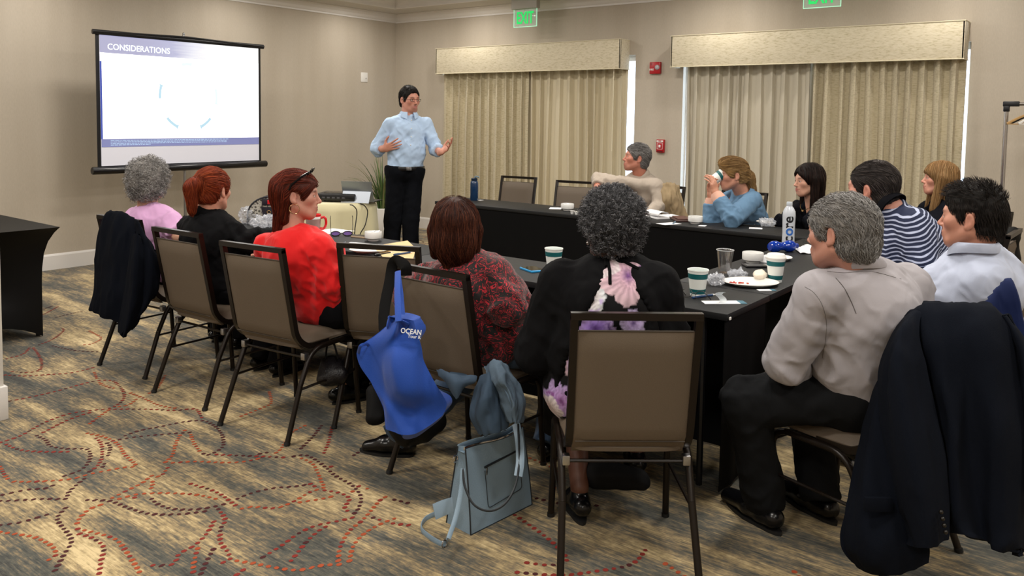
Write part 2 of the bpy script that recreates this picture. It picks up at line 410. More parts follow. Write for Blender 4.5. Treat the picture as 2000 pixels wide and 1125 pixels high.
# ------------------------------------------------------------------ curtains and valances
def drapemat(name, c1, c2, c3, patt):
    m = mat(name, c1, rough=.8, sheen=.25); nt = NT(m); b = nt.n['Principled BSDF']; tc = nt.a('TexCoord')
    mp = nt.a('Mapping'); mp.inputs['Scale'].default_value = (26, 26, 110) if patt else (3, 3, .5); nt.c(tc.outputs['Object'], mp.inputs[0])
    n = nt.a('TexNoise', i_Scale=1.0, i_Detail=4.0, i_Roughness=.55); nt.c(mp.outputs[0], n.inputs['Vector'])
    r = ramp(nt, [(.34, c3), (.44, c1), (.62, c2)]) if patt else ramp(nt, [(.3, c1), (.7, c2)]); nt.c(n.outputs[0], r.inputs[0]); nt.c(r.outputs[0], b.inputs['Base Color'])
    bm = nt.a('Bump', i_Strength=.3 if patt else .1, i_Distance=.003); nt.c(n.outputs[0], bm.inputs['Height']); nt.c(bm.outputs[0], b.inputs['Normal'])
    return m
D1 = drapemat('slub_drape', '#c0b598', '#cabfa4', '#b1a587', True); D2 = drapemat('plain_drape', '#c6ba9d', '#cbc0a5', '#000000', False)
D3 = drapemat('pale_drape', '#bfb7a4', '#c6beac', '#000000', False)
VAL = drapemat('valance_fabric', '#ccc1a6', '#d5cbb3', '#b9ae90', True)
CURT = []
def curtain(y0, y1, x, nf, m, label, seed, amp=.09, z0=.02, z1=2.16, irr=.25):
    rnd = random.Random(seed); ks = [rnd.uniform(1-irr, 1+irr) for _ in range(nf)]; tot = sum(ks); cum = [0]
    for k in ks: cum.append(cum[-1]+k/tot)
    am = [rnd.uniform(.6, 1.15) for _ in range(nf)]; dr = [rnd.uniform(-.35, .35) for _ in range(nf+1)]
    def fn(v, u):
        y = y0+(y1-y0)*u; i = 0
        while i < nf-1 and u > cum[i+1]: i += 1
        f = (u-cum[i])/(cum[i+1]-cum[i]); low = 1-v
        g = (f-.28)/.72; w = math.sin(math.pi*g)**.55 if 0 < g < 1 else 0
        a = min(1.0, am[i]*(.85+.2*low))*amp
        y += (y1-y0)/nf*.28*math.sin(2*math.pi*f)*(.6+.5*low)+ (y1-y0)/nf*(dr[i]*(1-f)+dr[i+1]*f)*low*(1 if 0 < u < 1 else .3)
        return (x-a*w+.004*math.sin(7*v+i), y, z0+(z1-z0)*v)
    o = MB().sheet(fn, 24, nf*10).build('curtain', m); tag(o, label, 'curtain'); CURT.append(o)
    sm = o.modifiers.new('thick', 'SOLIDIFY'); sm.thickness = .004; return o
ya = lambda px, x=7.74: at(px, 250, x=x).y
curtain(ya(1024), ya(859), 7.82, 11, D1, 'slubbed beige patterned curtain at the left of the window nearest the speaker', 3)
curtain(ya(1219, 7.8), ya(1016, 7.8), 7.86, 12, D2, 'smooth plain beige curtain right of the slubbed one, behind the two empty chairs', 4, amp=.075)
curtain(ya(1588, 7.8), ya(1335, 7.8), 7.86, 12, D3, 'smooth pale curtain on the left half of the right-hand window, behind the woman drinking', 5, amp=.08)
curtain(ya(1878), ya(1578), 7.845, 11, D1, 'slubbed beige patterned curtain on the right half of the right-hand window', 6, amp=.125, irr=.15)
PIP = mat('valance_piping', '#d6cdb2', rough=.7)
for a, b, lab in ((4.463, 7.166, 'long beige fabric pelmet box over the window nearest the speaker'), (1.19, 3.872, 'long beige fabric pelmet box over the right-hand window, left of the coat rail')):
    t = thing('valance', lab, 'valance', (XW-.1, (a+b)/2, 2.04)); L = b-a; m = MB()
    m.box((-.09, 0, .16), (.02, L, .32), bev=.006); m.box((.0, -L/2+.01, .16), (.2, .02, .32), bev=.004); m.box((0, L/2-.01, .16), (.2, .02, .32), bev=.004); m.box((0, 0, .31), (.18, L-.04, .014))
    m.build('fabric_board', VAL, t); p = MB()
    for z in (.002, .318):
        p.sweep([(.095, -L/2-.002, z), (-.102, -L/2-.002, z), (-.102, L/2+.002, z), (.095, L/2+.002, z)], .005, 6)
    p.build('piping', PIP, t)
# cord of the left curtain
MB().sweep([(7.725, ya(1198), 2.1), (7.722, ya(1198), 1.6), (7.725, ya(1198)+.004, 1.15)], .005, 6).build('draw_cord', PIP, CURT[1])
# ------------------------------------------------------------------ fixtures on the walls and ceiling
RED = mat('alarm_red', '#a8121c', rough=.35); WPL = mat('white_plastic', '#e4e2de', rough=.35); CHR = mat('chrome', '#c8c8cc', rough=.15, metal=1)
BLKP = mat('black_plastic', '#131316', rough=.4); STEEL = mat('steel', '#a8a8aa', rough=.3, metal=1)
LENS = mat('clear_lens', '#e8ecf0', rough=.08, trans=.6, ior=1.45)
def wallx(px, py): return at(px, py, x=XW)
p = wallx(1282, 133); t = thing('fire_alarm_strobe', 'red fire alarm strobe high on the wall between the two windows', 'fire alarm', p, R(90))
m = MB().box((0, .02, 0), (.125, .04, .125), bev=.006).build('housing', RED, t)
m = MB().sph((-.03, .04, .005), .028, 14, sc=(1, .8, 1)).build('strobe_lens', LENS, t)
MB().sph((-.03, .045, .005), .012, 10).build('flash_tube', CHR, m)
q = MB()
for i in range(5): q.box((.04, .0405, .03+i*.006), (.022, .001, .002))
q.build('sounder_grille', BLKP, t)
lettering('FIRE', .028, WPL, t, frameM((.036, .0407, -.018), (-1, 0, 0), (0, 0, 1)), bold=True)
p = wallx(1292, 285); t = thing('fire_alarm_pull_station', 'small red manual pull station on the wall below the strobe, behind the man in beige', 'fire alarm', p, R(90))
MB().box((0, .02, 0), (.088, .04, .14), bev=.006).build('housing', RED, t)
m = MB(); m.box((0, .041, .052), (.075, .003, .016)); m.build('label_strip', WPL, t)
m = MB()
for (cx, cz, w, h) in ((0, .033, .062, .003), (0, -.033, .062, .003), (-.0305, 0, .003, .066), (.0305, 0, .003, .066)): m.box((cx, .0412, cz), (w, .002, h))
m.build('frame_line', WPL, t)
MB().box((0, .046, -.002), (.022, .012, .03), bev=.003).build('handle', mat('pull_white', '#e8dcdc', rough=.4), t)
lettering('FIRE', .016, RED, t, frameM((0, .0432, .052), (-1, 0, 0), (0, 0, 1)), bold=True)
MB().box((0, .041, -.057), (.07, .003, .01)).build('label_strip', mat('dark_label', '#4a1015', rough=.4), t)
p = at(711, 151, y=YW); t = thing('wall_plate', 'white wall plate high on the screen wall left of the corner', 'wall plate', p, R(180))
MB().box((0, .004, 0), (.115, .008, .125), bev=.003).build('plate', WPL, t); MB().sweep([(-.025, .008, -.01), (-.025, .016, -.01)], .006, 10).build('socket', STEEL, t)
# EXIT signs
GREEN = mat('exit_green', '#12c45c', rough=.4, emit='#12d060', estr=.75); CAN = mat('canopy_metal', '#a39f95', rough=.5)
ACR = mat('clear_acrylic', '#dff5ea', rough=.06, alpha=.3)
def exit_sign(px, py, x, lab, zoff=0):
    p = at(px, py, x=x); t = thing('exit_sign', lab, 'exit sign', (p.x, p.y, p.z), R(90), )
    MB().box((0, 0, 0), (.32, .01, .2), bev=.002).build('acrylic_panel', ACR, t)
    e = MB()
    for (cx, cz, w, h) in ((0, -.1, .324, .006), (-.161, 0, .004, .2), (.161, 0, .004, .2)): e.box((cx, 0, cz), (w, .013, h))
    e.build('lit_edge', mat('edge_glow', '#b8f0d0', rough=.3, emit='#a8f0c8', estr=.5), t)
    for s in (1,): lettering('EXIT', .19, GREEN, t, frameM((0, .008, -.005), (-1, 0, 0), (0, 0, 1)), .003, True, sx=.62)
    h = 2.86-(p.z+.1); MB().box((0, 0, .1+h/2), (.36, .07, h), bev=.006).build('canopy', CAN, t)
exit_sign(1026, 35, 7.5, 'green EXIT sign on clear acrylic hanging above the window nearest the speaker')
exit_sign(1606, -8, 7.42, 'green EXIT sign cut by the top of the frame above the right-hand window')
# ------------------------------------------------------------------ projection screen
ys = 7.3
BLK = mat('screen_black', '#0c0c10', rough=.35); SCRT = (3.47, 5.156)
t = thing('projection_screen', 'tripod projection screen showing a slide in front of the left wall', 'projection screen', (4.33, ys, 0))
def sc(px, py, y=ys): q = at(px, py, y=y); return Vector((q.x-4.33, y-ys, q.z))
tl, tr_, br, bl = sc(187, 63), sc(508, 94), sc(511, 315), sc(196, 326)
zt = (tl.z+tr_.z)/2; zb = (br.z+bl.z)/2; xl, xr = tl.x, tr_.x+.01
MB().sweep([(xl-.03, 0, zt+.01), (xr+.03, 0, zt+.01)], (.016, .022), 8, square=True).build('top_bar', BLK, t)
MB().sweep([(xl-.055, 0, zb-.03), (xl-.05, 0, zb-.03), (xr+.05, 0, zb-.03), (xr+.055, 0, zb-.03)], [.03, .034, .034, .03], 16).build('screen_tube', mat('tube_black', '#0d0d12', rough=.25), t)
fb = MB().box(((xl+xr)/2, .012, (zt+zb)/2), (xr-xl, .006, zt-zb)).build('fabric_border', BLK, t)
SW = mat('screen_grey', '#c8c8cf', rough=.6, emit='#9c9cac', estr=.35)
W_, H_ = xr-xl-.06, zt-zb-.02
MB().box(((xl+xr)/2, .005, (zt+zb)/2), (W_, .006, H_)).build('screen_surface', SW, t)
# projected slide: layers of light on the fabric
sx0 = xl+.033; sw = W_-.006
def slide(name, x0, x1, z0, z1, y, m): return MB().box(((x0+x1)/2, y, (z0+z1)/2), (x1-x0, .002, z1-z0)).build(name, m, t)
zz = lambda f: zt-.012-f*(zt-.012-zb-.02)      # fraction down the screen
SLW = mat('slide_white', '#ffffff', emit='#fbfcff', estr=1.02); 
hb = bpy.data.materials.new('slide_header'); hb.use_nodes = True; nt = NT(hb); b = nt.n['Principled BSDF']; tc = nt.a('TexCoord'); sp = nt.a('SeparateXYZ'); nt.c(tc.outputs['Generated'], sp.inputs[0])
nz_ = nt.a('TexNoise', i_Scale=6.0, i_Detail=3.0); nt.c(tc.outputs['Generated'], nz_.inputs[0]); ad = nt.a('Math', operation='MULTIPLY_ADD'); nt.c(nz_.outputs[0], ad.inputs[0]); ad.inputs[1].default_value = .16; nt.c(sp.outputs[0], ad.inputs[2])
r_ = ramp(nt, [(.3, '#8d90c0'), (.5, '#a3a7d2'), (.62, '#e4e6f6'), (.74, '#ffffff')]); nt.c(ad.outputs[0], r_.inputs[0]); nt.c(r_.outputs[0], b.inputs['Emission Color']); b.inputs['Emission Strength'].default_value = .78; b.inputs['Base Color'].default_value = (.2, .2, .2, 1)
slide('slide_body', sx0, sx0+sw, zz(.80), zz(.13), 0, SLW)
slide('slide_header', sx0, sx0+sw, zz(.135), zz(.0), -.0005, hb)
slide('slide_footer', sx0, sx0+sw, zz(.862), zz(.80), -.0005, mat('slide_footer', '#333340', emit='#8488b8', estr=.85))
slide('slide_edge', sx0-.004, sx0+.012, zz(.80), zz(.2), -.0006, mat('slide_edge_blue', '#333340', emit='#3c5cd0', estr=.6))
TXT = mat('slide_text', '#ffffff', emit='#e6fbff', estr=1.0)
lettering('CONSIDERATIONS', .076, TXT, t, frameM((sx0+.36, -.0025, zz(.088)), (1, 0, 0), (0, 0, 1)), sx=.92)
TX2 = mat('slide_small_text', '#888888', emit='#9cc4e8', estr=.85); rnd = random.Random(2); q = MB()
for i in range(4):
    x = sx0+.08; end = sx0+(1.25 if i < 3 else .45); z = zz(.812+i*.0118)
    while x < end:
        w = rnd.uniform(.008, .035); q.box((x+w/2, -.002, z), (w, .001, .0055)); x += w+.006
q.build('fine_print', TX2, t)
ARC = mat('slide_arc', '#888888', emit='#98cbe2', estr=.85); ARC2 = mat('slide_arc_pale', '#888888', emit='#cfe6ef', estr=.95)
ccx, ccz, ra = sx0+.845, zz(.455), .315
for a0, a1, mm in ((84, 104, ARC2), (160, 184, ARC), (-12, 16, ARC2), (220, 247, ARC), (293, 320, ARC)):
    q = MB(); n = 8; V = []
    for k in range(n+1):
        a = R(a0+(a1-a0)*k/n); w = .0135+.010*(k == (n if a0 in (220,) else 0))
        for rr in (ra-w, ra+w): V.append((ccx+rr*math.cos(a)*.94, -.0022, ccz+rr*math.sin(a)))
    q.add(V, [(2*k, 2*k+1, 2*k+3, 2*k+2) for k in range(n)]); q.build('slide_arc', mm, t)
q = MB(); cx_ = (xl+xr)/2; q.sweep([(cx_, .04, .35), (cx_, .04, zt+.05)], .014, 12); q.build('pole', STEEL, t)
q = MB(); q.sweep([(cx_, .03, zt+.0), (cx_, .03, zt+.06)], .012, 10); q.sph((cx_, .03, zt+.07), .012); q.box((cx_, .01, zt+.03), (.09, .03, .02), bev=.004); q.build('hook_bracket', STEEL, t)
for a in (100, 220, 340):
    q = MB(); d = Vector((math.cos(R(a)), math.sin(R(a)), 0)); c = Vector((cx_, .04, 0)); q.sweep([c+Vector((0, 0, .5)), c+d*.2+Vector((0, 0, .3)), c+d*.5+Vector((0, 0, .015))], .012, 8)
    q.sph(tuple(c+d*.5+Vector((0, 0, .016))), .016); q.build('leg', BLKP, t)
q = MB(); q.sweep([(xl-.03, -.015, zt+.012), (cx_, -.02, zt+.035), (xr+.03, -.015, zt+.012)], (.006, .009), 6); q.build('carry_handle', BLKP, t)
# ------------------------------------------------------------------ tables
BCL = mat('black_tablecloth', '#060607', rough=.8, bump=.12, bscale=300, spec=.15); BTOP = mat('black_table_top', '#121315', rough=.55, bump=.05, bscale=400, spec=.35)
TH_ = .74
def classroom_table(x0, y0, x1, y1, sides, lab, group=None, zt=TH_, seed=1):
    t = thing('conference_table', lab, 'table', ((x0+x1)/2, (y0+y1)/2, 0), 0, group); w, l = x1-x0-.003, y1-y0-.003; m = MB()
    m.box((0, 0, zt-.014), (w, l, .028), bev=.003); m.build('tabletop', BTOP, t)
    rn = random.Random(seed)
    for s in sides:
        ph = rn.random()*6
        if s in 'lr':
            X = (-1 if s == 'l' else 1)*(w/2-.012); f = lambda u, v: (X+.004*math.sin(38*u*l+ph)*(1-v), -l/2+.01+(l-.02)*u, .012+(zt-.04)*v); n = 60
        else:
            Y = (-1 if s == 'f' else 1)*(l/2-.012); f = lambda u, v: (-w/2+.01+(w-.02)*u, Y+.004*math.sin(38*u*w+ph)*(1-v), .012+(zt-.04)*v); n = 30
        m = MB().sheet(f, n, 4, thick=.003); m.build('skirt', BCL, t)
    for sx in (-1, 1):
        for sy in (-1, 1):
            q = MB().sweep([(sx*(w/2-.05), sy*(l/2-.12), 0), (sx*(w/2-.05), sy*(l/2-.12), zt-.03)], .014, 8); q.build('leg', BLKP, t)
    return t
G = 'black conference tables'
classroom_table(3.02, 1.245, 3.49, 3.074, 'fr', 'black table before the woman in floral dress, holding the paper cup nearest the camera')
classroom_table(3.02, 3.078, 3.49, 4.91, 'rb', 'black table before the woman in red, with envelope, plates and gift mug')
classroom_table(3.495, 1.245, 5.325, 1.705, 'b', 'black table at the closed end of the U, with plate of food and water bottle')
classroom_table(5.35, 1.33, 5.81, 3.158, 'lf', 'black table in front of the drinking woman and the dark-haired woman')
classroom_table(5.35, 3.162, 5.81, 4.99, 'lb', 'black table in front of the two empty chairs, with blue water bottle')
# clip on the near table
tag(MB().box((3.035, 1.24, .722), (.014, .006, .012), bev=.002).build('skirt_clip', WPL), 'tiny white skirting clip under the near corner of the table', 'clip')
# spandex covered table at the far left
def spandex():
    t = thing('covered_side_table', 'table under a tight black stretch cover at the left edge', 'table', (2.02, 6.5, 0)); hx, hy = .385, .91; m = MB(); n = 10
    ringp = []
    def rp(k, f, z):  # side k 0..3, f 0..1
        c = [(-hx, -hy), (hx, -hy), (hx, hy), (-hx, hy)]; a, b = c[k], c[(k+1) % 4]; p = Vector((a[0]*(1-f)+b[0]*f, a[1]*(1-f)+b[1]*f, 0))
        v = z/.74; ce = math.sin(math.pi*min(1, max(0, v)))
        edge = abs(2*f-1); ins = .028*ce**.5*(1)+.10*math.sin(math.pi*v)**.8*(1-edge**2)*.35
        inset_leg = .075*(1-v**7)
        s = Vector((1-inset_leg/hx*1.0, 1-inset_leg/hy*1.6, 0)); q = Vector((p.x*s.x, p.y*s.y, 0)); nrm = [(0, 1), (-1, 0), (0, -1), (1, 0)][k]
        q += Vector((nrm[0], nrm[1], 0))*.05*math.sin(math.pi*v)**1.2*(1-edge**2)
        lift = .10*(1-edge**2)*(1-v)
        return (q.x, q.y, z*1.0+lift*(1 if v < .5 else 0) if v < .3 else z)
    zs = [.004, .03, .08, .16, .26, .36, .46, .56, .64, .70, .725, .738]
    V = []; N = 4*n
    for z in zs:
        for k in range(4):
            for i in range(n): V.append(rp(k, i/n, z))
    F = [(j*N+i, j*N+(i+1) % N, (j+1)*N+(i+1) % N, (j+1)*N+i) for j in range(len(zs)-1) for i in range(N)]
    F.append(tuple((len(zs)-1)*N+i for i in range(N))); m.add(V, F)
    sharp(m.build('stretch_cover', mat('spandex', '#060607', rough=.55, spec=.25), t), 50)
    for sx in (-1, 1):
        for sy in (-1, 1): MB().sweep([(sx*.3, sy*.74, 0), (sx*.3, sy*.74, .7)], .015, 8).build('leg', BLKP, t)
spandex()
# ------------------------------------------------------------------ banquet chairs
BRZ = mat('bronze_frame', '#1a130e', rough=.34, metal=.3); UPH = mat('taupe_vinyl', '#5d5144', rough=.6, bump=.2, bscale=350); UPD = mat('taupe_seam', '#3f372e', rough=.7)
RUB = mat('rubber', '#111111', rough=.7)
def make_chair(lab):
    t = thing('banquet_chair', lab, 'chair'); 
    # back frame: inverted U, leaning, curving forward under the seat
    pts = [(-.195, .02, .415), (-.195, -.12, .415), (-.195, -.185, .47), (-.195, -.27, .892), (.195, -.27, .892), (.195, -.185, .47), (.195, -.12, .415), (.195, .02, .415)]
    P = [Vector(pts[0])]+[Vector(p) for p in fillet([pts[0], pts[1], pts[2], pts[3]], .05, 4)[1:-1]]
    L = fillet(pts[:4], .05, 4); Rr = [Vector((-p.x, p.y, p.z)) for p in reversed(L)]
    m = MB(); m.sweep(L, (.013, .0115), 4, square=True, up=(1, 0, 0)); m.sweep(Rr, (.013, .0115), 4, square=True, up=(1, 0, 0)); m.sweep([(-.2065, -.27, .889), (.2065, -.27, .889)], (.0125, .0115), 4, square=True, up=(0, 0, 1))
    m.build('back_frame', BRZ, t)
    def by(z): return -.185-.085*(z-.47)/.422 if z > .47 else -.185+.05*(.47-z)/.06
    m = MB(); nx, nz = 10, 12
    def back(off, bulge):
        def fn(u, v):
            z = .405+.435*v; x = -.184+.368*u; e = min(1, min(u, 1-u)*9)*min(1, min(v, 1-v)*10)
            return (x, by(z)+off+bulge*(e**.5), z)
        return fn
    m.sheet(back(-.008, -.014), nx, nz); m.sheet(lambda u, v: back(.008, .02)(1-u, v), nx, nz)
    fn1, fn2 = back(-.008, -.014), back(.008, .02); ring = [(i/nx, 0) for i in range(nx+1)]+[(1, j/nz) for j in range(1, nz+1)]+[(i/nx, 1) for i in range(nx-1, -1, -1)]+[(0, j/nz) for j in range(nz-1, 0, -1)]
    V = [fn1(*q) for q in ring]+[fn2(*q) for q in ring]; k = len(ring); m.add(V, [((i+1) % k, i, i+k, (i+1) % k+k) for i in range(k)])
    bp = m.build('backrest', UPH, t)
    m = MB(); m.sweep([(-.178, by(.462)-.0225, .462), (.178, by(.462)-.0225, .462)], .0022, 6); m.sweep([(-.18, by(.838)-.009, .8415), (.18, by(.838)-.009, .8415)], .003, 6); m.build('seam', UPD, bp)['kind'] = 'stuff'
    # seat cushion
    m = MB(); bm = bmesh.new(); bmesh.ops.create_grid(bm, x_segments=10, y_segments=10, size=1); 
    def seatp(u, v, top):
        e = max(abs(u), abs(v)); f = (1-max(0, e-.75)/.25*.0); w = .205*(1-.05*(v < -.2)*(-v)); x = u*w; y = .035+v*.215
        rr = (abs(u)**6+abs(v)**6)**(1/6) or 1e-6; k = e/rr if rr > e else 1; x *= k*1.0; y = .035+v*k*.215
        z = .432+ (.045*(1-e**5)**.5 if top else 0); return (x, y, z)
    m.sheet(lambda u, v: seatp(2*u-1, 2*v-1, True), 16, 16); m.sheet(lambda u, v: Vector(seatp(1-2*u, 2*v-1, False))-Vector((0, 0, .012)), 16, 16); bm.free()
    # side band of the seat
    rg = [(2*i/16-1, -1) for i in range(17)]+[(1, 2*j/16-1) for j in range(1, 17)]+[(1-2*i/16, 1) for i in range(1, 17)]+[(-1, 1-2*j/16) for j in range(1, 16)]
    V = [seatp(a, b, True) for a, b in rg]+[tuple(Vector(seatp(a, b, False))-Vector((0, 0, .012))) for a, b in rg]; k = len(rg); m.add(V, [((i+1) % k, i, i+k, (i+1) % k+k) for i in range(k)])
    m.build('seat', UPH, t)
    # side frames: front leg, rail, rear leg
    for s in (-1, 1):
        x = .213*s
        rail = fillet([(x, .205, .2), (x, .19, .405), (x*1.0, -.1, .405), (x, -.175, .25)], .07, 6)
        fl_ = [(x*1.02, .222, .01), (x, .205, .2)]; rl_ = [(x, -.175, .25), (x*1.05, -.268, .01)]
        MB().sweep(rail, .0125, 10).build('side_rail', BRZ, t)
        a = MB().sweep(fl_, .0125, 10).build('leg', BRZ, t); MB().sweep([(x*1.02, .2225, 0), (x*1.02, .222, .014)], .0145, 10).build('foot_cap', RUB, a)
        a = MB().sweep(rl_, .0125, 10).build('leg', BRZ, t); MB().sweep([(x*1.05, -.272, 0), (x*1.05, -.267, .014)], .0145, 10).build('foot_cap', RUB, a)
        MB().box((s*.2, -.135, .375), (.026, .03, .034), bev=.004).build('bracket', STEEL, t)
        MB().sweep([(x, .2, .23), (x, -.18, .23)], .006, 6).build('stretcher', BRZ, t)
    MB().sweep([(-.2, -.135, .37), (.2, -.135, .37)], .006, 6).build('stretcher', BRZ, t)
    MB().sweep([(-.2, .19, .36), (.2, .19, .36)], .006, 6).build('stretcher', BRZ, t)
    return t
_first = []
def chair(x, y, face, lab):
    """x,y: centre of the seat on the floor; face: direction angle from +X"""
    if not _first: o = make_chair(lab); _first.append(o)
    else: o = copy_tree(_first[0]); o['label'] = lab
    o.location = (x, y, 0); o.rotation_euler = (0, 0, R(face-90)); return o
def chair_back(p0, p1, face, lab):
    """from the two upper back corners"""
    c = (Vector(p0)+Vector(p1))/2; a = R(face); return chair(c.x+.27*math.cos(a), c.y+.27*math.sin(a), face, lab)
CH = {}
CH[6] = chair_back((2.094, 1.361, 0), (2.342, 1.055, 0), 39, 'banquet chair nearest the camera, its taupe back square to the view, behind the floral dress')
CH[4] = chair_back((2.183, 3.413, 0), (2.247, 3.012, 0), 7, 'banquet chair of the woman in the red top')
CH[3] = chair_back((2.224, 4.09, 0), (2.253, 3.69, 0), 3, 'banquet chair of the woman in black with the red ponytail')
CH[34] = chair_back((2.526, 2.959, 0), (2.676, 2.602, 0), 24, 'empty banquet chair between the woman in red and the paisley blouse')
CH[5] = chair_back((2.336, 2.388, 0), (2.324, 2.011, 0), -1, 'banquet chair of the woman in paisley, with the blue tote slung on its left corner')
CH[2] = chair(2.56, 4.61, 5, 'banquet chair at the left end of the row, under the dark coat')
CH['e1'] = chair_back((6.576, 5.192, 0), (6.676, 4.821, 0), 188, 'empty banquet chair against the curtain nearest the blue bottle')
CH['e2'] = chair_back((6.505, 4.44, 0), (6.608, 4.097, 0), 190, 'empty banquet chair beside the man in beige, his arm over its back')
CH[13] = chair(3.03, .753, 72, 'banquet chair under the dark navy suit jacket, front right'); CH[13].scale = (1, 1, .965)
# ------------------------------------------------------------------ implicit surface modelling (numpy surface nets)
def V3(*a): return np.array(a, dtype=np.float64)
def axis_coords(lo, hi, coarse, spans):
    """non-uniform samples: spans = [(a,b,res)]"""
    ev = sorted(set([lo, hi]+[min(max(v, lo), hi) for s in spans for v in s[:2]])); out = [lo]
    for a, b in zip(ev, ev[1:]):
        if b-a < 1e-6: continue
        m = (a+b)/2; r = min([coarse]+[s[2] for s in spans if s[0] <= m <= s[1]]); n = max(1, int(math.ceil((b-a)/r)))
        out += list(np.linspace(a, b, n+1)[1:])
    return np.array(out, dtype=np.float32)
class Field:
    def __init__(s, lo, hi, res=.01, fine=()):
        s.ax = [axis_coords(lo[i], hi[i], res, [(f[0][i], f[1][i], f[2]) for f in fine]) for i in range(3)]
        s.V = np.full([len(a) for a in s.ax], .2, np.float32)
    def _sl(s, lo, hi):
        sl = [slice(max(0, np.searchsorted(a, lo[i])-1), min(len(a), np.searchsorted(a, hi[i])+1)) for i, a in enumerate(s.ax)]
        X = s.ax[0][sl[0]][:, None, None]; Y = s.ax[1][sl[1]][None, :, None]; Z = s.ax[2][sl[2]][None, None, :]
        return tuple(sl), X, Y, Z
    def _put(s, sl, d, op, k):
        A = s.V[sl]
        if A.size == 0: return
        if op == 'u':
            if k > 0: h = np.maximum(k-np.abs(A-d), 0)/k; s.V[sl] = np.minimum(A, d)-h*h*k*.25
            else: s.V[sl] = np.minimum(A, d)
        elif op == 's':
            d = -d
            if k > 0: h = np.maximum(k-np.abs(A-d), 0)/k; s.V[sl] = np.maximum(A, d)+h*h*k*.25
            else: s.V[sl] = np.maximum(A, d)
        elif op == 'i': s.V[sl] = np.maximum(A, d)
    def ell(s, c, r, Rm=None, op='u', k=.01):
        """ellipsoid centre c, radii r, rotation rows = axes"""
        c = np.asarray(c, float); r = np.asarray(r, float); pad = max(r)*1.05+k+.012
        sl, X, Y, Z = s._sl(c-pad, c+pad); X = X-c[0]; Y = Y-c[1]; Z = Z-c[2]
        if Rm is not None:
            Rm = np.asarray(Rm, float); a = Rm[0][0]*X+Rm[0][1]*Y+Rm[0][2]*Z; b = Rm[1][0]*X+Rm[1][1]*Y+Rm[1][2]*Z; e = Rm[2][0]*X+Rm[2][1]*Y+Rm[2][2]*Z
        else: a, b, e = X, Y, Z
        k0 = np.sqrt((a/r[0])**2+(b/r[1])**2+(e/r[2])**2); k1 = np.sqrt((a/r[0]**2)**2+(b/r[1]**2)**2+(e/r[2]**2)**2)+1e-9
        s._put(sl, (k0*(k0-1)/k1).astype(np.float32), op, k)
    def cone(s, a, b, ra, rb, side=None, fa=1.0, fb=None, op='u', k=.01, flat=False):
        """round cone a->b. side: direction in which radius is ra/rb; across it the radius is *fa / *fb"""
        a = np.asarray(a, float); b = np.asarray(b, float); fb = fa if fb is None else fb
        m = max(ra, rb)*max(1, fa, fb)+k+.012; sl, X, Y, Z = s._sl(np.minimum(a, b)-m, np.maximum(a, b)+m)
        d = b-a; L2 = d@d+1e-12; X = X-a[0]; Y = Y-a[1]; Z = Z-a[2]
        tr0 = (X*d[0]+Y*d[1]+Z*d[2])/L2; t = np.clip(tr0, 0, 1); r = ra+(rb-ra)*t
        X = X-t*d[0]; Y = Y-t*d[1]; Z = Z-t*d[2]
        if side is None: D = np.sqrt(X*X+Y*Y+Z*Z)-r
        else:
            u = np.asarray(side, float); ax = d/math.sqrt(L2); u = u-ax*(u@ax); u /= np.linalg.norm(u)+1e-9; w = np.cross(ax, u)
            f = fa+(fb-fa)*t; pu = X*u[0]+Y*u[1]+Z*u[2]; pw = X*w[0]+Y*w[1]+Z*w[2]; pa = X*ax[0]+Y*ax[1]+Z*ax[2]
            mf = np.minimum(f, 1); D = (np.sqrt((pu/r)**2+(pw/(r*f))**2+(pa/(r*mf))**2)-1)*r*mf
        if flat: D = np.maximum(D, (tr0-1)*math.sqrt(L2))
        s._put(sl, D.astype(np.float32), op, k)
    def half(s, p, n, op='i', lo=None, hi=None, k=0):
        """keep (i) the side opposite to n, or subtract (s) the side opposite n, in an optional box"""
        p = np.asarray(p, float); n = np.asarray(n, float); n = n/np.linalg.norm(n)
        lo = [a[0]-1 for a in s.ax] if lo is None else lo; hi = [a[-1]+1 for a in s.ax] if hi is None else hi
        sl, X, Y, Z = s._sl(lo, hi); D = (X-p[0])*n[0]+(Y-p[1])*n[1]+(Z-p[2])*n[2]
        s._put(sl, np.broadcast_to(D, s.V[sl].shape).astype(np.float32), op, k)
    def mesh(s):
        Vv = s.V; Vv[0], Vv[-1] = np.maximum(Vv[0], 1e-3), np.maximum(Vv[-1], 1e-3); Vv[:, 0] = np.maximum(Vv[:, 0], 1e-3); Vv[:, -1] = np.maximum(Vv[:, -1], 1e-3); Vv[:, :, 0] = np.maximum(Vv[:, :, 0], 1e-3); Vv[:, :, -1] = np.maximum(Vv[:, :, -1], 1e-3)
        In = Vv < 0; I8 = In.astype(np.int8)
        Sm = I8[:-1, :-1, :-1]+I8[1:, :-1, :-1]; Sm = Sm+I8[:-1, 1:, :-1]+I8[1:, 1:, :-1]+I8[:-1, :-1, 1:]+I8[1:, :-1, 1:]+I8[:-1, 1:, 1:]+I8[1:, 1:, 1:]
        act = (Sm > 0) & (Sm < 8); ii, jj, kk = np.nonzero(act); n = len(ii)
        idx = np.full(act.shape, -1, np.int32); idx[ii, jj, kk] = np.arange(n)
        cs = [(a, b, c) for a in (0, 1) for b in (0, 1) for c in (0, 1)]
        val = {c: Vv[ii+c[0], jj+c[1], kk+c[2]] for c in cs}
        P = np.zeros((n, 3)); cnt = np.zeros(n)
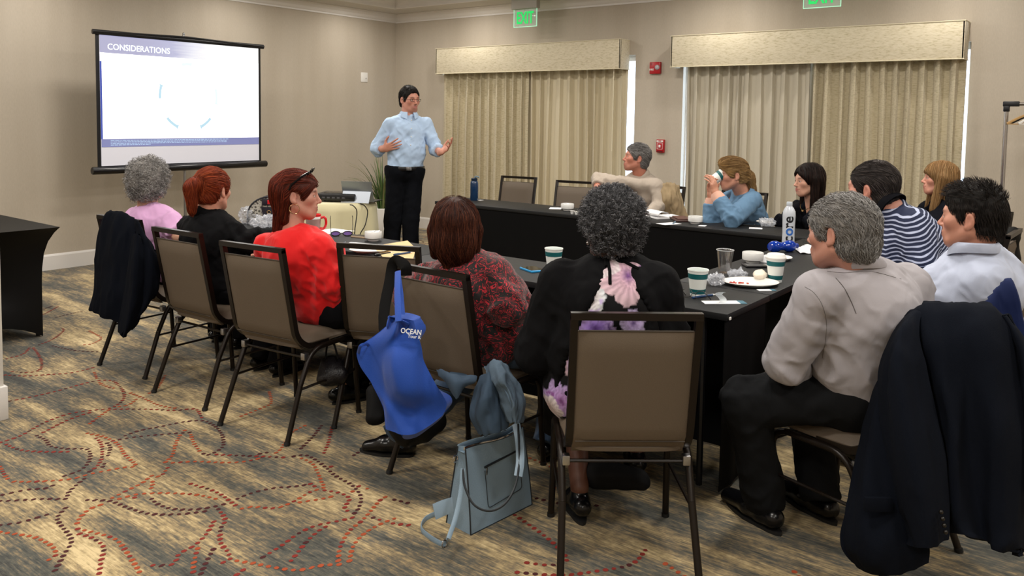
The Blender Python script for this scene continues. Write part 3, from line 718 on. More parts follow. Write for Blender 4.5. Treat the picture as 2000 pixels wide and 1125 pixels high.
        for c in cs:
            for d in range(3):
                if c[d] == 0:
                    e = list(c); e[d] = 1; e = tuple(e); v0, v1 = val[c], val[e]; cr = (v0 < 0) != (v1 < 0)
                    t = np.where(cr, v0/(v0-v1+1e-20), 0)
                    for q in range(3): P[:, q] += np.where(cr, (c[q]+(t if q == d else 0)), 0)
                    cnt += cr
        P /= cnt[:, None]; out = np.zeros((n, 3))
        for q, I in enumerate((ii, jj, kk)):
            a = s.ax[q]; out[:, q] = a[I]+(a[I+1]-a[I])*P[:, q]
        Q = []
        for d in range(3):
            sh = [slice(None)]*3; sh2 = [slice(None)]*3; sh[d] = slice(0, -1); sh2[d] = slice(1, None)
            A, B = In[tuple(sh)], In[tuple(sh2)]; e1, e2 = [(1, 2), (2, 0), (0, 1)][d]
            X = np.array(np.nonzero(A != B)); ok = (X[e1] > 0) & (X[e2] > 0) & (X[e1] < idx.shape[e1]) & (X[e2] < idx.shape[e2]); X = X[:, ok]
            def g(o1, o2): Y = X.copy(); Y[e1] -= o1; Y[e2] -= o2; return idx[Y[0], Y[1], Y[2]]
            q = np.stack([g(1, 1), g(0, 1), g(0, 0), g(1, 0)], 1); fl_ = ~A[X[0], X[1], X[2]]; q[fl_] = q[fl_][:, ::-1]; Q.append(q)
        Q = np.concatenate(Q); Q = Q[(Q >= 0).all(1)]
        return out, Q
def vnormals(P, Q):
    n = np.cross(P[Q[:, 2]]-P[Q[:, 0]], P[Q[:, 3]]-P[Q[:, 1]]); N = np.zeros_like(P)
    for c in range(4): np.add.at(N, Q[:, c], n)
    return N/(np.linalg.norm(N, axis=1, keepdims=True)+1e-12)
def _h(i, j, k, s):
    x = (i.astype(np.int64)*374761393+j.astype(np.int64)*668265263+k.astype(np.int64)*2147483647+s*974634777) & 0xffffffff
    x = ((x ^ (x >> 13))*1274126177) & 0xffffffff; x = x ^ (x >> 16); return (x & 0xffff)/65535.0
def vnoise(P, s=0):
    I = np.floor(P); f = P-I; f = f*f*(3-2*f); I = I.astype(np.int64); r = 0
    for a in (0, 1):
        for b in (0, 1):
            for c in (0, 1):
                w = (f[:, 0] if a else 1-f[:, 0])*(f[:, 1] if b else 1-f[:, 1])*(f[:, 2] if c else 1-f[:, 2]); r = r+w*_h(I[:, 0]+a, I[:, 1]+b, I[:, 2]+c, s)
    return r
def fbm(P, s=0, o=3):
    r = 0; a = .5
    for k in range(o): r = r+a*vnoise(P*2**k+17.3*k, s+k); a *= .5
    return r/(1-.5**o)
def meshobj(name, P, Q, m, parent=None, col=None, uv=None):
    me = bpy.data.meshes.new(name); me.vertices.add(len(P)); me.vertices.foreach_set('co', np.asarray(P, np.float32).ravel())
    k = Q.shape[1]; me.loops.add(len(Q)*k); me.loops.foreach_set('vertex_index', Q.astype(np.int32).ravel()); me.polygons.add(len(Q)); me.polygons.foreach_set('loop_start', np.arange(0, len(Q)*k, k, dtype=np.int32))
    me.polygons.foreach_set('use_smooth', np.ones(len(Q), bool)); me.update(calc_edges=True)
    if m: me.materials.append(m)
    if col is not None:
        a = me.color_attributes.new('Col', 'FLOAT_COLOR', 'POINT'); c = np.ones((len(P), 4), np.float32); c[:, :3] = col; a.data.foreach_set('color', c.ravel())
    o = bpy.data.objects.new(name, me); COL.objects.link(o)
    if parent: o.parent = parent
    return o
def wrinkle(P, N, amp, sc, s, dirn=None, stretch=4., ridge=True, mask=None):
    """fold-like relief: noise stretched along dirn; mask scales it"""
    q = P.copy()
    if dirn is not None:
        d = np.asarray(dirn, float); d /= np.linalg.norm(d); t = q@d; q = q-np.outer(t, d)*(1-1/stretch)
    q = q+.05*(fbm(P*9, s+9, 2)[:, None]-.5)*np.array([1, .7, 1.2])
    n = fbm(q*sc, s, 2); n = np.clip(1-np.abs(2*n-1)*2.6, -.15, 1)*1.25-.25 if ridge else 2*n-1
    a = amp*n
    if mask is not None: a = a*mask
    return P+N*a[:, None]
# ------------------------------------------------------------------ people
lin3 = lambda c: np.array(lin(c)[:3])
def skinmat():
    m = mat('skin', '#c08a70', rough=.48, attr='Col', sss=.0, bump=.12, bscale=900); b = m.node_tree.nodes['Principled BSDF']; b.inputs['Subsurface Weight'].default_value = .12
    b.inputs['Subsurface Radius'].default_value = (.012, .005, .003); b.inputs['Subsurface Scale'].default_value = 1.0; return m
SKIN = skinmat()
EYEM = [mat('eye_white', '#d8cfc8', rough=.2), mat('iris_brown', '#3a2416', rough=.15), mat('pupil', '#050505', rough=.1)]
HAIRATT = {}
def hairmat(name, rough=.6):
    m = mat(name, '#333333', rough=rough, attr='Col', spec=.22); b = m.node_tree.nodes['Principled BSDF']
    b.inputs['Anisotropic'].default_value = .5; return m
HAIR = hairmat('hair')
def orth(yaw, pitch=0, roll=0):
    """head axes (right, forward, up) for a heading angle from +X (deg), pitch up, roll to the right"""
    f = Vector((math.cos(R(yaw))*math.cos(R(pitch)), math.sin(R(yaw))*math.cos(R(pitch)), math.sin(R(pitch)))); r = Vector((math.sin(R(yaw)), -math.cos(R(yaw)), 0)); u = r.cross(f)
    if roll: q = Matrix.Rotation(R(roll), 3, f); r = q @ r; u = q @ u
    return np.array([list(r), list(f), list(u)])
class Head:
    def __init__(s, c, yaw, pitch=0, roll=0, size=1.0, wide=1.0, female=False, jaw=1.0):
        s.c = np.array(c, float); s.A = orth(yaw, pitch, roll); s.s = size; s.w = wide; s.female = female; s.jaw = jaw
    def p(s, x, y, z): return s.c+(s.A[0]*x*s.w+s.A[1]*y+s.A[2]*z)*s.s
    def loc(s, P): return ((P-s.c)@s.A.T)/s.s/np.array([s.w, 1, 1])
    def build(s, F, mouth_open=0):
        k = s.s; A = s.A; e = lambda c, r, op='u', kk=.012, Rm=None: F.ell(s.p(*c), (r[0]*k*s.w, r[1]*k, r[2]*k), Rm if Rm is not None else A, op, kk*k)
        cn = lambda a, b, ra, rb, op='u', kk=.012, **q: F.cone(s.p(*a), s.p(*b), ra*k, rb*k, op=op, k=kk*k, **q)
        e((0, -.018, .032), (.074, .094, .086)); e((0, .022, .02), (.064, .07, .078)); e((0, .028, -.03), (.058, .062, .075), kk=.02)
        j = s.jaw
        for x in (-1, 1):
            cn((x*.052*j, -.005, -.045), (x*.03*j, .058, -.088), .02, .017, kk=.03)
            e((x*.043, .058, -.016), (.022, .022, .02), kk=.03)
        e((0, .068, -.094), (.022, .018, .016), kk=.03)
        cn((0, .0, -.06), (0, .06, -.09), .035, .018, kk=.03)
        cn((-.034, .078, .022), (.034, .078, .022), .012 if not s.female else .009, .012 if not s.female else .009, kk=.02)
        for x in (-1, 1):
            e((x*.032, .099, .004), (.017, .015, .010), 's', .014)
            e((x*.032, .073, .002), (.0155, .0135, .0125), kk=.004)
            e((x*.032, .0835, .0085), (.0165, .006, .0042), kk=.004)
        cn((0, .084, .014), (0, .107, -.026), .0075, .0095, kk=.012)
        e((0, .109, -.029), (.0095, .0095, .008), kk=.006)
        for x in (-1, 1): e((x*.0105, .099, -.033), (.0065, .009, .006), kk=.005); e((x*.007, .101, -.0395), (.0028, .004, .0025), 's', .002)
        e((0, .078, -.06), (.03, .018, .024), kk=.02)
        lw = .0235
        e((0, .0915, -.0575), (lw, .0085, .0052), kk=.006); e((0, .0905, -.0685-mouth_open), (lw*.85, .0095, .0062), kk=.006)
        cn((-lw*1.02, .0875, -.0625-mouth_open/2), (lw*1.02, .0875, -.0625-mouth_open/2), .0012, .0012, 's', .003); cn((-.012, .099, -.0625-mouth_open/2), (.012, .099, -.0625-mouth_open/2), .0014+mouth_open*.5, .0014+mouth_open*.5, 's', .003)
        for x in (-1, 1):   # ears
            t = R(14)*x; c_, s_ = math.cos(t), math.sin(t); A2 = np.array([A[0]*c_+A[1]*s_*1.0, -A[0]*s_+A[1]*c_, A[2]])
            F.ell(s.p(x*.0775, -.012, -.006), (.0075*k, .0175*k, .031*k), A2, 'u', .004)
            F.ell(s.p(x*.0845, -.009, -.002), (.0045*k, .009*k, .017*k), A2, 's', .004)
            F.ell(s.p(x*.0765, -.002, -.029), (.006*k, .009*k, .011*k), A2, 'u', .004)
    def colour(s, P, skin, lips='#9c5a50', brow=None, stubble=0, blush=.12, bald=None):
        q = s.loc(P); C = np.tile(lin3(skin), (len(P), 1)); near = np.abs(q).max(1) < .16
        def mixin(w, c): w = (w*near)[:, None]; C[:] = C*(1-w)+lin3(c)*w
        g = lambda c, r: np.exp(-(((q-np.array(c))/np.array(r))**2).sum(1))
        mixin(blush*(g((-.045, .07, -.02), (.025, .04, .022))+g((.045, .07, -.02), (.025, .04, .022))+g((0, .11, -.03), (.014, .02, .014))+.8*g((-.08, -.01, 0), (.015, .03, .04))+.8*g((.08, -.01, 0), (.015, .03, .04))), '#b0453a')
        if stubble: mixin(np.clip(stubble*(g((0, .07, -.085), (.05, .05, .03))+.7*g((0, .1, -.05), (.03, .03, .008))), 0, .6), '#4a3c36')
        mixin(np.clip(1.35*g((0, .1, -.057), (.022, .03, .0055))+1.3*g((0, .1, -.069), (.019, .03, .0058)), 0, .85), lips)
        for x in (-1, 1):
            mixin(.35*g((x*.032, .085, .003), (.018, .02, .010)), '#6a4438')
            if brow:
                z0 = .0255-.18*np.clip(np.abs(q[:, 0]-0)-.034, 0, 1); w = np.exp(-((q[:, 2]-z0)/.0045)**2-((q[:, 0]-x*.033)/.017)**4)*(q[:, 1] > .04); mixin(.85*w, brow)
            mixin(.9*g((x*.007, .103, -.041), (.003, .01, .003)), '#3a1a14')
        return C
    def eyes(s, parent, look=(0, 0)):
        for x in (-1, 1):
            c = s.p(x*.032, .0775, .002); r = .0118*s.s; f = Vector(s.A[1]+s.A[0]*look[0]+s.A[2]*look[1]).normalized(); q = f.to_track_quat('Z', 'Y').to_matrix()
            m = MB(); o0 = 0; prof = [(1e-6, r), (r*.17, r*.985)]+[(r*math.sin(a), r*math.cos(a)) for a in (.24, .42, .5, .75, 1.1, 1.57, 2.2, 3.1)]
            m.lathe(prof, c, 14, 0, q); 
            for i, fc in enumerate(m.f):
                ring = i//14; m.mi[i] = 2 if ring < 2 else (1 if ring < 4 else 0)
            m.build('eye', EYEM, parent)
def hand(F, w, d, n, side, k=1.0, curl=(.5, .5, .5, .5), spread=.12, thumb=(.7, .4), hold=None):
    """w wrist, d direction to the fingers, n palm normal (out of the palm), side +1 right hand / -1 left hand; curl in radians per joint"""
    d = np.array(d, float); d /= np.linalg.norm(d); n = np.array(n, float); n -= d*(n@d); n /= np.linalg.norm(n); t = np.cross(d, n)*side   # towards the thumb
    w = np.array(w, float); pc = w+d*.048*k
    F.cone(w+d*.012*k, w+d*.075*k, .032*k, .038*k, t, .42, .36, k=.012)
    F.cone(w-d*.03*k, w+d*.02*k, .025*k, .028*k, t, .8, .6, k=.02)
    L = ((.042, .026, .020), (.047, .030, .021), (.043, .028, .020), (.033, .021, .018)); bx = (.027, .0095, -.0085, -.026); by = (.088, .092, .088, .080)
    tips = []
    for i in range(4):
        b = w+d*by[i]*k+t*bx[i]*k; a = spread*(1.5-i); dd = d*math.cos(a)+t*math.sin(a); p = b; ang = 0; r = (.0088, .009, .0086, .0076)[i]*k
        F.cone(w+d*.05*k+t*bx[i]*.8*k, b, .011*k, r*1.1, k=.006)
        for j in range(3):
            ang += curl[i]*(1.0, 1.15, .8)[j]; v = dd*math.cos(ang)+n*math.sin(ang); q = p+v*L[i][j]*k; F.cone(p, q, r*(1-.07*j), r*(1-.07*(j+1)), k=.0025); p = q
        tips.append(p)
    tb = w+d*.025*k+t*.024*k+n*.006*k; ab, fl_ = thumb
    v = d*math.cos(ab)+t*math.sin(ab)+n*fl_*.5; v /= np.linalg.norm(v); p1 = tb+v*.04*k; F.cone(w+d*.02*k+t*.012*k, p1, .015*k, .0115*k, k=.01)
    v2 = d*math.cos(ab*.55)+t*math.sin(ab*.55)+n*fl_; v2 /= np.linalg.norm(v2); p2 = p1+v2*.03*k; F.cone(p1, p2, .0108*k, .0098*k, k=.003)
    v3 = d*math.cos(ab*.4)+t*math.sin(ab*.4)+n*fl_*1.3; v3 /= np.linalg.norm(v3); p3 = p2+v3*.024*k; F.cone(p2, p3, .0098*k, .0078*k, k=.003)
    return tips
def tubes(name, paths, radii, m, parent, cols=None, n=3):
    """many thin tapered strands in one mesh: paths array (S,K,3)"""
    P = np.asarray(paths); S_, K = P.shape[:2]; T = np.gradient(P, axis=1); T /= np.linalg.norm(T, axis=2, keepdims=True)+1e-9
    up = np.array([.3, .5, .8]); B = np.cross(T, up); B /= np.linalg.norm(B, axis=2, keepdims=True)+1e-9; C = np.cross(T, B)
    r = np.asarray(radii).reshape(S_, -1, 1) if np.ndim(radii) > 1 else np.asarray(radii)[None, :, None]
    ring = [P+(B*math.cos(2*math.pi*a/n)+C*math.sin(2*math.pi*a/n))*r for a in range(n)]
    V = np.stack(ring, 2).reshape(-1, 3); base = (np.arange(S_)[:, None, None]*K+np.arange(K-1)[None, :, None])*n
    a = np.arange(n)[None, None, :]; b = (a+1) % n; Q = np.stack([base+a, base+b, base+n+b, base+n+a], -1).reshape(-1, 4)
    col = None if cols is None else np.repeat(np.repeat(cols, K, 0), n, 0)
    return meshobj(name, V, Q, m, parent, col)
def bvh_of(o): 
    me = o.data; return BVHTree.FromPolygons([v.co for v in me.vertices], [p.vertices for p in me.polygons])
def strands(surf, seeds, flow, steps, step, lift, rad, cols, parent, name='hair_strands', rnd=None, curl=0, curlf=0, stick=1.0, m=None):
    """comb strands over a surface mesh: flow(p, normal, i, k) -> direction; steps of length step; cols list of hex"""
    rnd = rnd or np.random.default_rng(1); t = bvh_of(surf); paths = []; cs = []
    cl = [lin3(c) for c in cols]
    for i, sd in enumerate(seeds):
        q = t.find_nearest(Vector(sd))
        if q[0] is None: continue
        p = q[0]+q[1]*lift*rnd.uniform(.2, 1); path = [p.copy()]; lf = lift*rnd.uniform(.1, 1.0); ph = rnd.uniform(0, 6.28); L = step*rnd.uniform(.75, 1.2)
        for k in range(steps-1):
            nrm = q[1]; f = Vector(flow(np.array(p), np.array(nrm), i, k)); f = f-nrm*f.dot(nrm)*stick
            if f.length < 1e-6: f = Vector((0, 0, -1))
            p = p+f.normalized()*L
            q2 = t.find_nearest(p)
            if q2[0] is not None:
                tgt = q2[0]+q2[1]*lf; inside = (p-q2[0]).dot(q2[1]) < lf
                if inside or stick > .5: p = p.lerp(tgt, 1.0 if inside else stick*.9)
                q = q2
            if curl:
                side = q[1].cross(f).normalized(); p2 = p+(side*math.cos(ph+k*curlf)+q[1]*math.sin(ph+k*curlf))*curl
            else: p2 = p
            path.append(p2.copy())
        paths.append([list(v) for v in path]); c = (cl[rnd.integers(len(cl))]*.7+.3*np.mean(cl, 0))*rnd.uniform(.85, 1.15); cs.append(c)
    K = steps; rr = rad*np.array([.8]+[1]*(K-3)+[.8, .25])
    o = tubes(name, np.array(paths), rr, m or HAIR, parent, np.array(cs)); o['kind'] = 'stuff'; return o
def surf_seeds(o, n, cond=None, seed=0):
    me = o.data; N = len(me.vertices); P = np.zeros(N*3, np.float32); me.vertices.foreach_get('co', P); P = P.reshape(-1, 3)
    if cond is not None: P = P[cond(P)]
    rng = np.random.default_rng(seed); return P[rng.integers(0, len(P), n)]
# ------------------------------------------------------------------ figure assembly
def fabric(name, col, rough=.8, sheen=.2, bscale=500, bump=.12, crease=.45, **k):
    dark = max(lin(col)[:3]) < .02
    return MT(name, col, rough=.9 if dark else rough, sheen=0 if dark else sheen*.6, bump=bump, bscale=bscale, crease=crease, spec=.12 if dark else .3, **k)
def n3(v): v = np.array(v, float); return v/(np.linalg.norm(v)+1e-9)
class Fig:
    def __init__(s, label, base, hip, face, neck, head, hyaw, hpitch=0, hroll=0, tface=None, size=1.0, wide=1.0, female=False, shw=.18, jaw=1.0,
                 skin='#c49079', shL=None, shR=None, elL=None, elR=None, wrL=None, wrR=None, knL=None, knR=None, anL=None, anR=None, handL=None, handR=None, footL=None, footR=None, brow='#2a1c16', lips='#9c5a50', stubble=0, res=.0052, blush=.1, look=(0, 0), mouth=0, neckr=.056):
        s.t = thing('person', label, 'person'); s.base = Vector(base); s.f = n3([math.cos(R(face)), math.sin(R(face)), 0]); s.r = np.array([s.f[1], -s.f[0], 0]); s.u = V3(0, 0, 1)
        tf = face if tface is None else tface; s.tf = n3([math.cos(R(tf)), math.sin(R(tf)), 0]); s.tr = np.array([s.tf[1], -s.tf[0], 0])
        s.hip = np.array(hip, float); s.neck = np.array(neck, float); s.size = size; s.shw = shw
        s.H = Head(head, hyaw, hpitch, hroll, size, wide, female, jaw)
        ax = n3(s.neck-s.hip); s.ax = ax
        a = lambda v, d: np.array(d if v is None else v, float)
        c = s.neck-ax*.085*size; s.shL = a(shL, c-s.tr*shw); s.shR = a(shR, c+s.tr*shw)
        s.elL = a(elL, s.shL-s.u*.24*size+s.tf*.12-s.tr*.03); s.elR = a(elR, s.shR-s.u*.24*size+s.tf*.12+s.tr*.03)
        s.wrL = a(wrL, s.elL+s.tf*.22*size+s.tr*.06+s.u*.02); s.wrR = a(wrR, s.elR+s.tf*.22*size-s.tr*.06+s.u*.02)
        s.knL = a(knL, s.hip+s.f*.43-s.r*.12-s.u*.03); s.knR = a(knR, s.hip+s.f*.43+s.r*.12-s.u*.03)
        s.anL = a(anL, [*(s.knL-s.f*.02)[:2], .10]); s.anR = a(anR, [*(s.knR-s.f*.02)[:2], .10])
        s.footL = a(footL, s.f); s.footR = a(footR, s.f)
        s.chest = s.neck*.68+s.hip*.32+s.tf*.01; s.waist = s.neck*.33+s.hip*.67
        pts = [s.hip, s.neck, s.H.c, s.shL, s.shR, s.elL, s.elR, s.wrL, s.wrR, s.knL, s.knR, s.anL, s.anR]
        s.lo = np.min(pts, 0)-.27; s.hi = np.max(pts, 0)+.27; s.lo[2] = max(-.005, min(s.lo[2], .1))
        s.hiz = s.H.c[2]+.18
        # body
        fine = [(s.H.c-.135, s.H.c+.135, res)]
        for w, h in ((s.wrL, handL), (s.wrR, handR)):
            if h: fine.append((w-.02+np.minimum(0, n3(h['d'])*.2), w+.02+np.maximum(0, n3(h['d'])*.2), h.get('res', .005)))
        F = Field(s.lo, [s.hi[0], s.hi[1], s.H.c[2]+.16], .014, fine); s.F = F
        for a_, b_, r1, r2 in ((s.hip, s.waist, .12, .10), (s.waist, s.chest, .10, .115), (s.chest, s.neck-s.ax*.03, .105, .06)): F.cone(a_, b_, r1*size, r2*size, s.tr, .7, k=.04)
        F.cone(s.shL, s.shR, .04*size, .04*size, k=.05)
        hb = s.H.p(0, -.025, -.055); F.cone(s.neck-s.ax*.02, hb, neckr*1.12*size, neckr*size, k=.03)
        for sh, el, wr in ((s.shL, s.elL, s.wrL), (s.shR, s.elR, s.wrR)): F.cone(sh, el, .044*size, .036*size, k=.02); F.cone(el, wr, .037*size, .026*size, k=.015)
        for sg, kn, an, ft in ((-1, s.knL, s.anL, s.footL), (1, s.knR, s.anR, s.footR)):
            F.cone(s.hip+s.r*sg*.09-s.u*.0, kn, .075*size, .055*size, k=.03); F.cone(kn, kn*.65+an*.35, .053*size, .052*size, k=.02); F.cone(kn*.65+an*.35, an, .052*size, .034*size, k=.02); F.cone(an-s.u*.06, an-s.u*.065+ft*.07, .022, .016, k=.02)
        s.H.build(F, mouth)
        for w, el, h, sd in ((s.wrL, s.elL, handL, -1), (s.wrR, s.elR, handR, 1)):
            h = dict(h) if h else None
            if h: h.pop('res', None); d = h.pop('d'); n_ = h.pop('n'); s.tips = hand(F, w, d, n_, sd, size*(.92 if female else 1), **h)
            else: hand(F, w, n3(w-el), -s.u if (w[2] > .5) else -s.u, sd, size*.95, curl=(.35,)*4)
        P, Q = F.mesh(); C = s.H.colour(P, skin, lips, brow, stubble, blush)
        s.body = meshobj('body', P, Q, SKIN, s.t, C); s.H.eyes(s.t, look); s.skin = skin
    def settle(s):
        T = Matrix.Translation(-s.base); seen = set()
        def rec(o):
            for c in o.children:
                if c.type == 'MESH' and c.data.name not in seen: seen.add(c.data.name); c.data.transform(T)
                rec(c)
        rec(s.t); s.t.location = s.base
    def torso(s, F, wh=.17, ww=.15, wc=.165, dh=.72, dw=.72, dc=.66, belly=0, bust=0, hem=None, sl=.055, back=0, shr=.05, k=.035):
        sz = s.size; F.cone(s.hip+s.ax*.02, s.waist, wh*sz, ww*sz, s.r*.5+s.tr*.5, dh, dw, k=k); F.cone(s.waist, s.chest, ww*sz, wc*sz, s.tr, dw, dc, k=k)
        F.cone(s.chest+s.ax*.02, s.neck-s.ax*.035*sz, wc*.86*sz, .085*sz, s.tr, dc*1.02, .8, k=.05)
        F.cone(s.shL, s.shR, shr*sz, shr*sz, k=.05)
        F.cone(s.shL, s.neck-s.ax*.045, shr*.8, .04, k=.05); F.cone(s.shR, s.neck-s.ax*.045, shr*.8, .04, k=.05)
        if belly: F.ell(s.waist*.65+s.hip*.35+s.tf*(.06+belly*.5), (ww*.88*sz, ww*.88*sz, .13), k=.06)
        if back: F.ell(s.chest-s.tf*(.03+back), (wc*.8, wc*.8, .14), np.array([s.tr, s.tf, s.u]), k=.06)
        if bust:
            for g in (-1, 1): F.ell(s.chest-s.ax*.03+s.tf*(wc*dc*.75)+s.tr*g*.075, (bust, bust, bust), k=.04)
    def sleeve(s, F, side, r=(.062, .052, .045), end=1.0, k=.025):
        sh, el, wr = (s.shL, s.elL, s.wrL) if side < 0 else (s.shR, s.elR, s.wrR); z = s.size
        if end <= .5: F.cone(sh, sh+(el-sh)*end*2, r[0]*z, r[1]*z, k=k, flat=True); return sh+(el-sh)*end*2, n3(el-sh)
        F.cone(sh, el, r[0]*z, r[1]*z, k=k); e = el+(wr-el)*(end-.5)*2; F.cone(el, e, r[1]*1.0*z, r[2]*z, k=k*.6, flat=True); return e, n3(wr-el)
    def garment(s, name, F, m, cuts=(), fold=.006, sc=9, seed=1, lab=None, dirn=None, stretch=3.0, fine=.0, masks=None, post=None, parent=None, col=None, disp=None):
        for c in cuts: F.half(*c[:2], op='i', lo=c[2] if len(c) > 2 else None, hi=c[3] if len(c) > 3 else None)
        P, Q = F.mesh(); N = vnormals(P, Q)
        if fold:
            w = np.full(len(P), .42)
            for c, rr, a in (masks or []): w += a*np.exp(-(((P-np.array(c))/rr)**2).sum(1))
            g1 = s.ax*.8+s.tr*.6; g2 = s.ax*.7-s.tr*.75+s.tf*.3
            P = wrinkle(P, N, fold*1.15, sc*1.25, seed, g1 if dirn is None else dirn, stretch, True, w)
            P = wrinkle(P, N, fold*.75, sc*2.1, seed+5, g2 if dirn is None else np.array(dirn)+.35, stretch, True, w)
        if disp: P = disp(P, N)
        o = meshobj(name, P, Q, m, parent or s.t, col(P) if col else None)
        if lab: o['label'] = lab
        return o
    def fmasks(s, a=1.0):
        m = [(s.elL, .1, .8*a), (s.elR, .1, .8*a), (s.waist, .16, .7*a), (s.shL-s.ax*.09+s.tr*.04, .09, .7*a), (s.shR-s.ax*.09-s.tr*.04, .09, .7*a)]; return m
    def top(s, name, m, res=.009, body={}, slv=None, neckcut=None, hem=None, fold=.007, seed=1, lab=None, hemn=None, sc=9, low=None, extra=None, **k):
        pts = [s.hip, s.neck, s.shL, s.shR, s.elL, s.elR, s.wrL, s.wrR]; lo = np.min(pts, 0)-.24; hi = np.max(pts, 0)+.2; lo[2] = max(lo[2], .02)
        F = Field(lo, hi, res); s.torso(F, **body); cuts = []
        for side in (-1, 1):
            r, e = (slv or {}).get(side, ((.062, .052, .044), .97)); p, d = s.sleeve(F, side, r, e)
        nc = s.neck if neckcut is None else s.neck+np.array(neckcut)
        F.ell(nc+s.ax*.075, (.085, .085, .07), op='s', k=.012)
        if extra: extra(F)
        if hem is not None: cuts.append((s.hip+s.ax*hem, -s.ax if hemn is None else hemn))
        return s.garment(name, F, m, cuts, fold, sc, seed, lab, masks=s.fmasks(), **k)
    def collar(s, m, h=.035, r=.066, name='collar', tilt=.3, open_=.35, parent=None, drop=.0, lean=.12):
        """fold-over shirt collar round the neck, open in front"""
        mb = MB(); ax = n3(s.ax*.6+n3(s.H.p(0, -.025, -.055)-s.neck)*.9); rt = s.tr; fw = n3(np.cross(ax, rt))*-1
        if fw@s.tf < 0: fw = -fw
        c = s.neck+ax*(.012-drop)
        def fn(u, v):
            a = (u-.5)*2*(math.pi-open_*.5); # 0 at back
            fr = (1-math.cos(a))/2; rad = r*(1+.12*fr)
            # profile: v 0..0.45 stand up, 0.45..1 falls outside
            if v < .4: hh, o = h*v/.4, 0.0
            else: q = (v-.4)/.6; hh, o = h-(h*1.0+.035*fr**3)*q, lean*.06*q+.003*math.sin(q*3.14)+.004*fr*q+.001
            p = c+ax*(hh-.045*fr**1.3)+(-fw*math.cos(a)+rt*math.sin(a))*(rad+o); return p+fw*.004*fr
        mb.sheet(fn, 36, 8, thick=.0018); return mb.build(name, m, parent or s.t)
    def trousers(s, m, res=.011, r=(.098, .078, .068), seed=3, fold=.008, cuffz=.045, name='trousers', lab=None, hipr=.17, top=.09, k=.035, standing=False, dirn=None):
        pts = [s.hip, s.knL, s.knR, s.anL, s.anR]; lo = np.min(pts, 0)-.22; hi = np.max(pts, 0)+.22; lo[2] = 0.0; F = Field(lo, hi, res); z = s.size
        F.cone(s.hip-s.r*.06-s.u*.0, s.hip+s.r*.06, hipr*.72*z, hipr*.72*z, k=k)
        if standing: F.cone(s.hip, s.hip+s.ax*top, hipr*z, hipr*.98*z, s.r, .68, k=k)
        else: F.cone(s.hip, s.hip+s.ax*top, hipr*.95*z, hipr*.92*z, s.r, .75, k=k)
        for sg, kn, an in ((-1, s.knL, s.anL), (1, s.knR, s.anR)):
            F.cone(s.hip+s.r*sg*.085, kn, r[0]*z, r[1]*z, k=k); e = np.array([an[0], an[1], max(cuffz, an[2]-.055)]); e = an+n3(an-kn)*max(0, (an[2]-cuffz-.02)); F.cone(kn, e, r[1]*z, r[2]*z, k=.02, flat=True)
        F.half(s.hip+s.ax*(top+.0), s.ax, 'i')
        ms = [(s.knL, .12, 1.0), (s.knR, .12, 1.0), (s.hip+s.f*.1, .12, .9), (s.anL+s.u*.05, .1, .7), (s.anR+s.u*.05, .1, .7)]
        return s.garment(name, F, m, (), fold, 8, seed, lab, masks=ms, dirn=dirn)
    def shoes(s, m, sole=None, w=.042, L=.27, heel=.02, which=(-1, 1), name='shoe', open_top=False):
        for sg in which:
            an, ft = (s.anL, s.footL) if sg < 0 else (s.anR, s.footR); f = n3([ft[0], ft[1], 0]); r_ = np.array([f[1], -f[0], 0]); g = np.array([an[0], an[1], 0]); hz = heel
            lo = g-.3; hi = g+.3; lo[2] = -.01; hi[2] = .2; F = Field(lo, hi, .0088)
            b = g-f*.055+V3(0, 0, .03+hz); t = g+f*(L-.105)+V3(0, 0, .026); mid = g+f*.06+V3(0, 0, .036+hz*.5)
            F.cone(b, mid, w*.8, w*.95, r_, .95, k=.02); F.cone(mid, t, w*1.0, w*.78, r_, .72, k=.02)
            if not open_top: F.cone(g+V3(0, 0, .03+hz), g+V3(0, 0, .085+hz), w*.85, w*.72, k=.02); F.half(g+V3(0, 0, .088+hz), V3(-f[0]*.25, -f[1]*.25, 1), 'i')
            F.half(V3(0, 0, .010), V3(0, 0, -1), 'i')
            P, Q = F.mesh(); o = meshobj(name, P, Q, m, s.t)
            mb = MB(); n = 16; V = []
            for zz_ in (0.0, .012):
                for k in range(n):
                    a = 2*math.pi*k/n; x = math.cos(a); y = math.sin(a); ww = w*(.92 if y > 0 else .76); p = g+f*(.055+y*(L*.5+.002))+r_*x*ww; V.append((p[0], p[1], zz_))
            mb.add(V, [tuple(range(n-1, -1, -1)), tuple(range(n, 2*n))]+[(k, (k+1) % n, (k+1) % n+n, k+n) for k in range(n)]); mb.build('sole', sole or RUB, o)
    def hair_mesh(s, fn, col, res=.006, amp=.004, sc=45, seed=2, pad=.2, down=.25, cuts=True, m=None, name='hair', stretch=None):
        """fn(F, head) adds prims; face kept clear"""
        lo = s.H.c-np.array([pad, pad, down]); hi = s.H.c+np.array([pad, pad, .22]); F = Field(lo, hi, res); fn(F, s.H)
        P, Q = F.mesh(); N = vnormals(P, Q)
        if amp: P = P+N*(amp*(2*fbm(s.H.loc(P)*np.array(stretch or (1, 1, 1))*sc, seed, 3)-1))[:, None]
        c = lin3(col); C = np.tile(c, (len(P), 1))*(.7+.6*fbm(s.H.loc(P)*np.array([90, 90, 25]), seed+3, 2))[:, None]
        return meshobj(name, P, Q, m or HAIR, s.t, C)
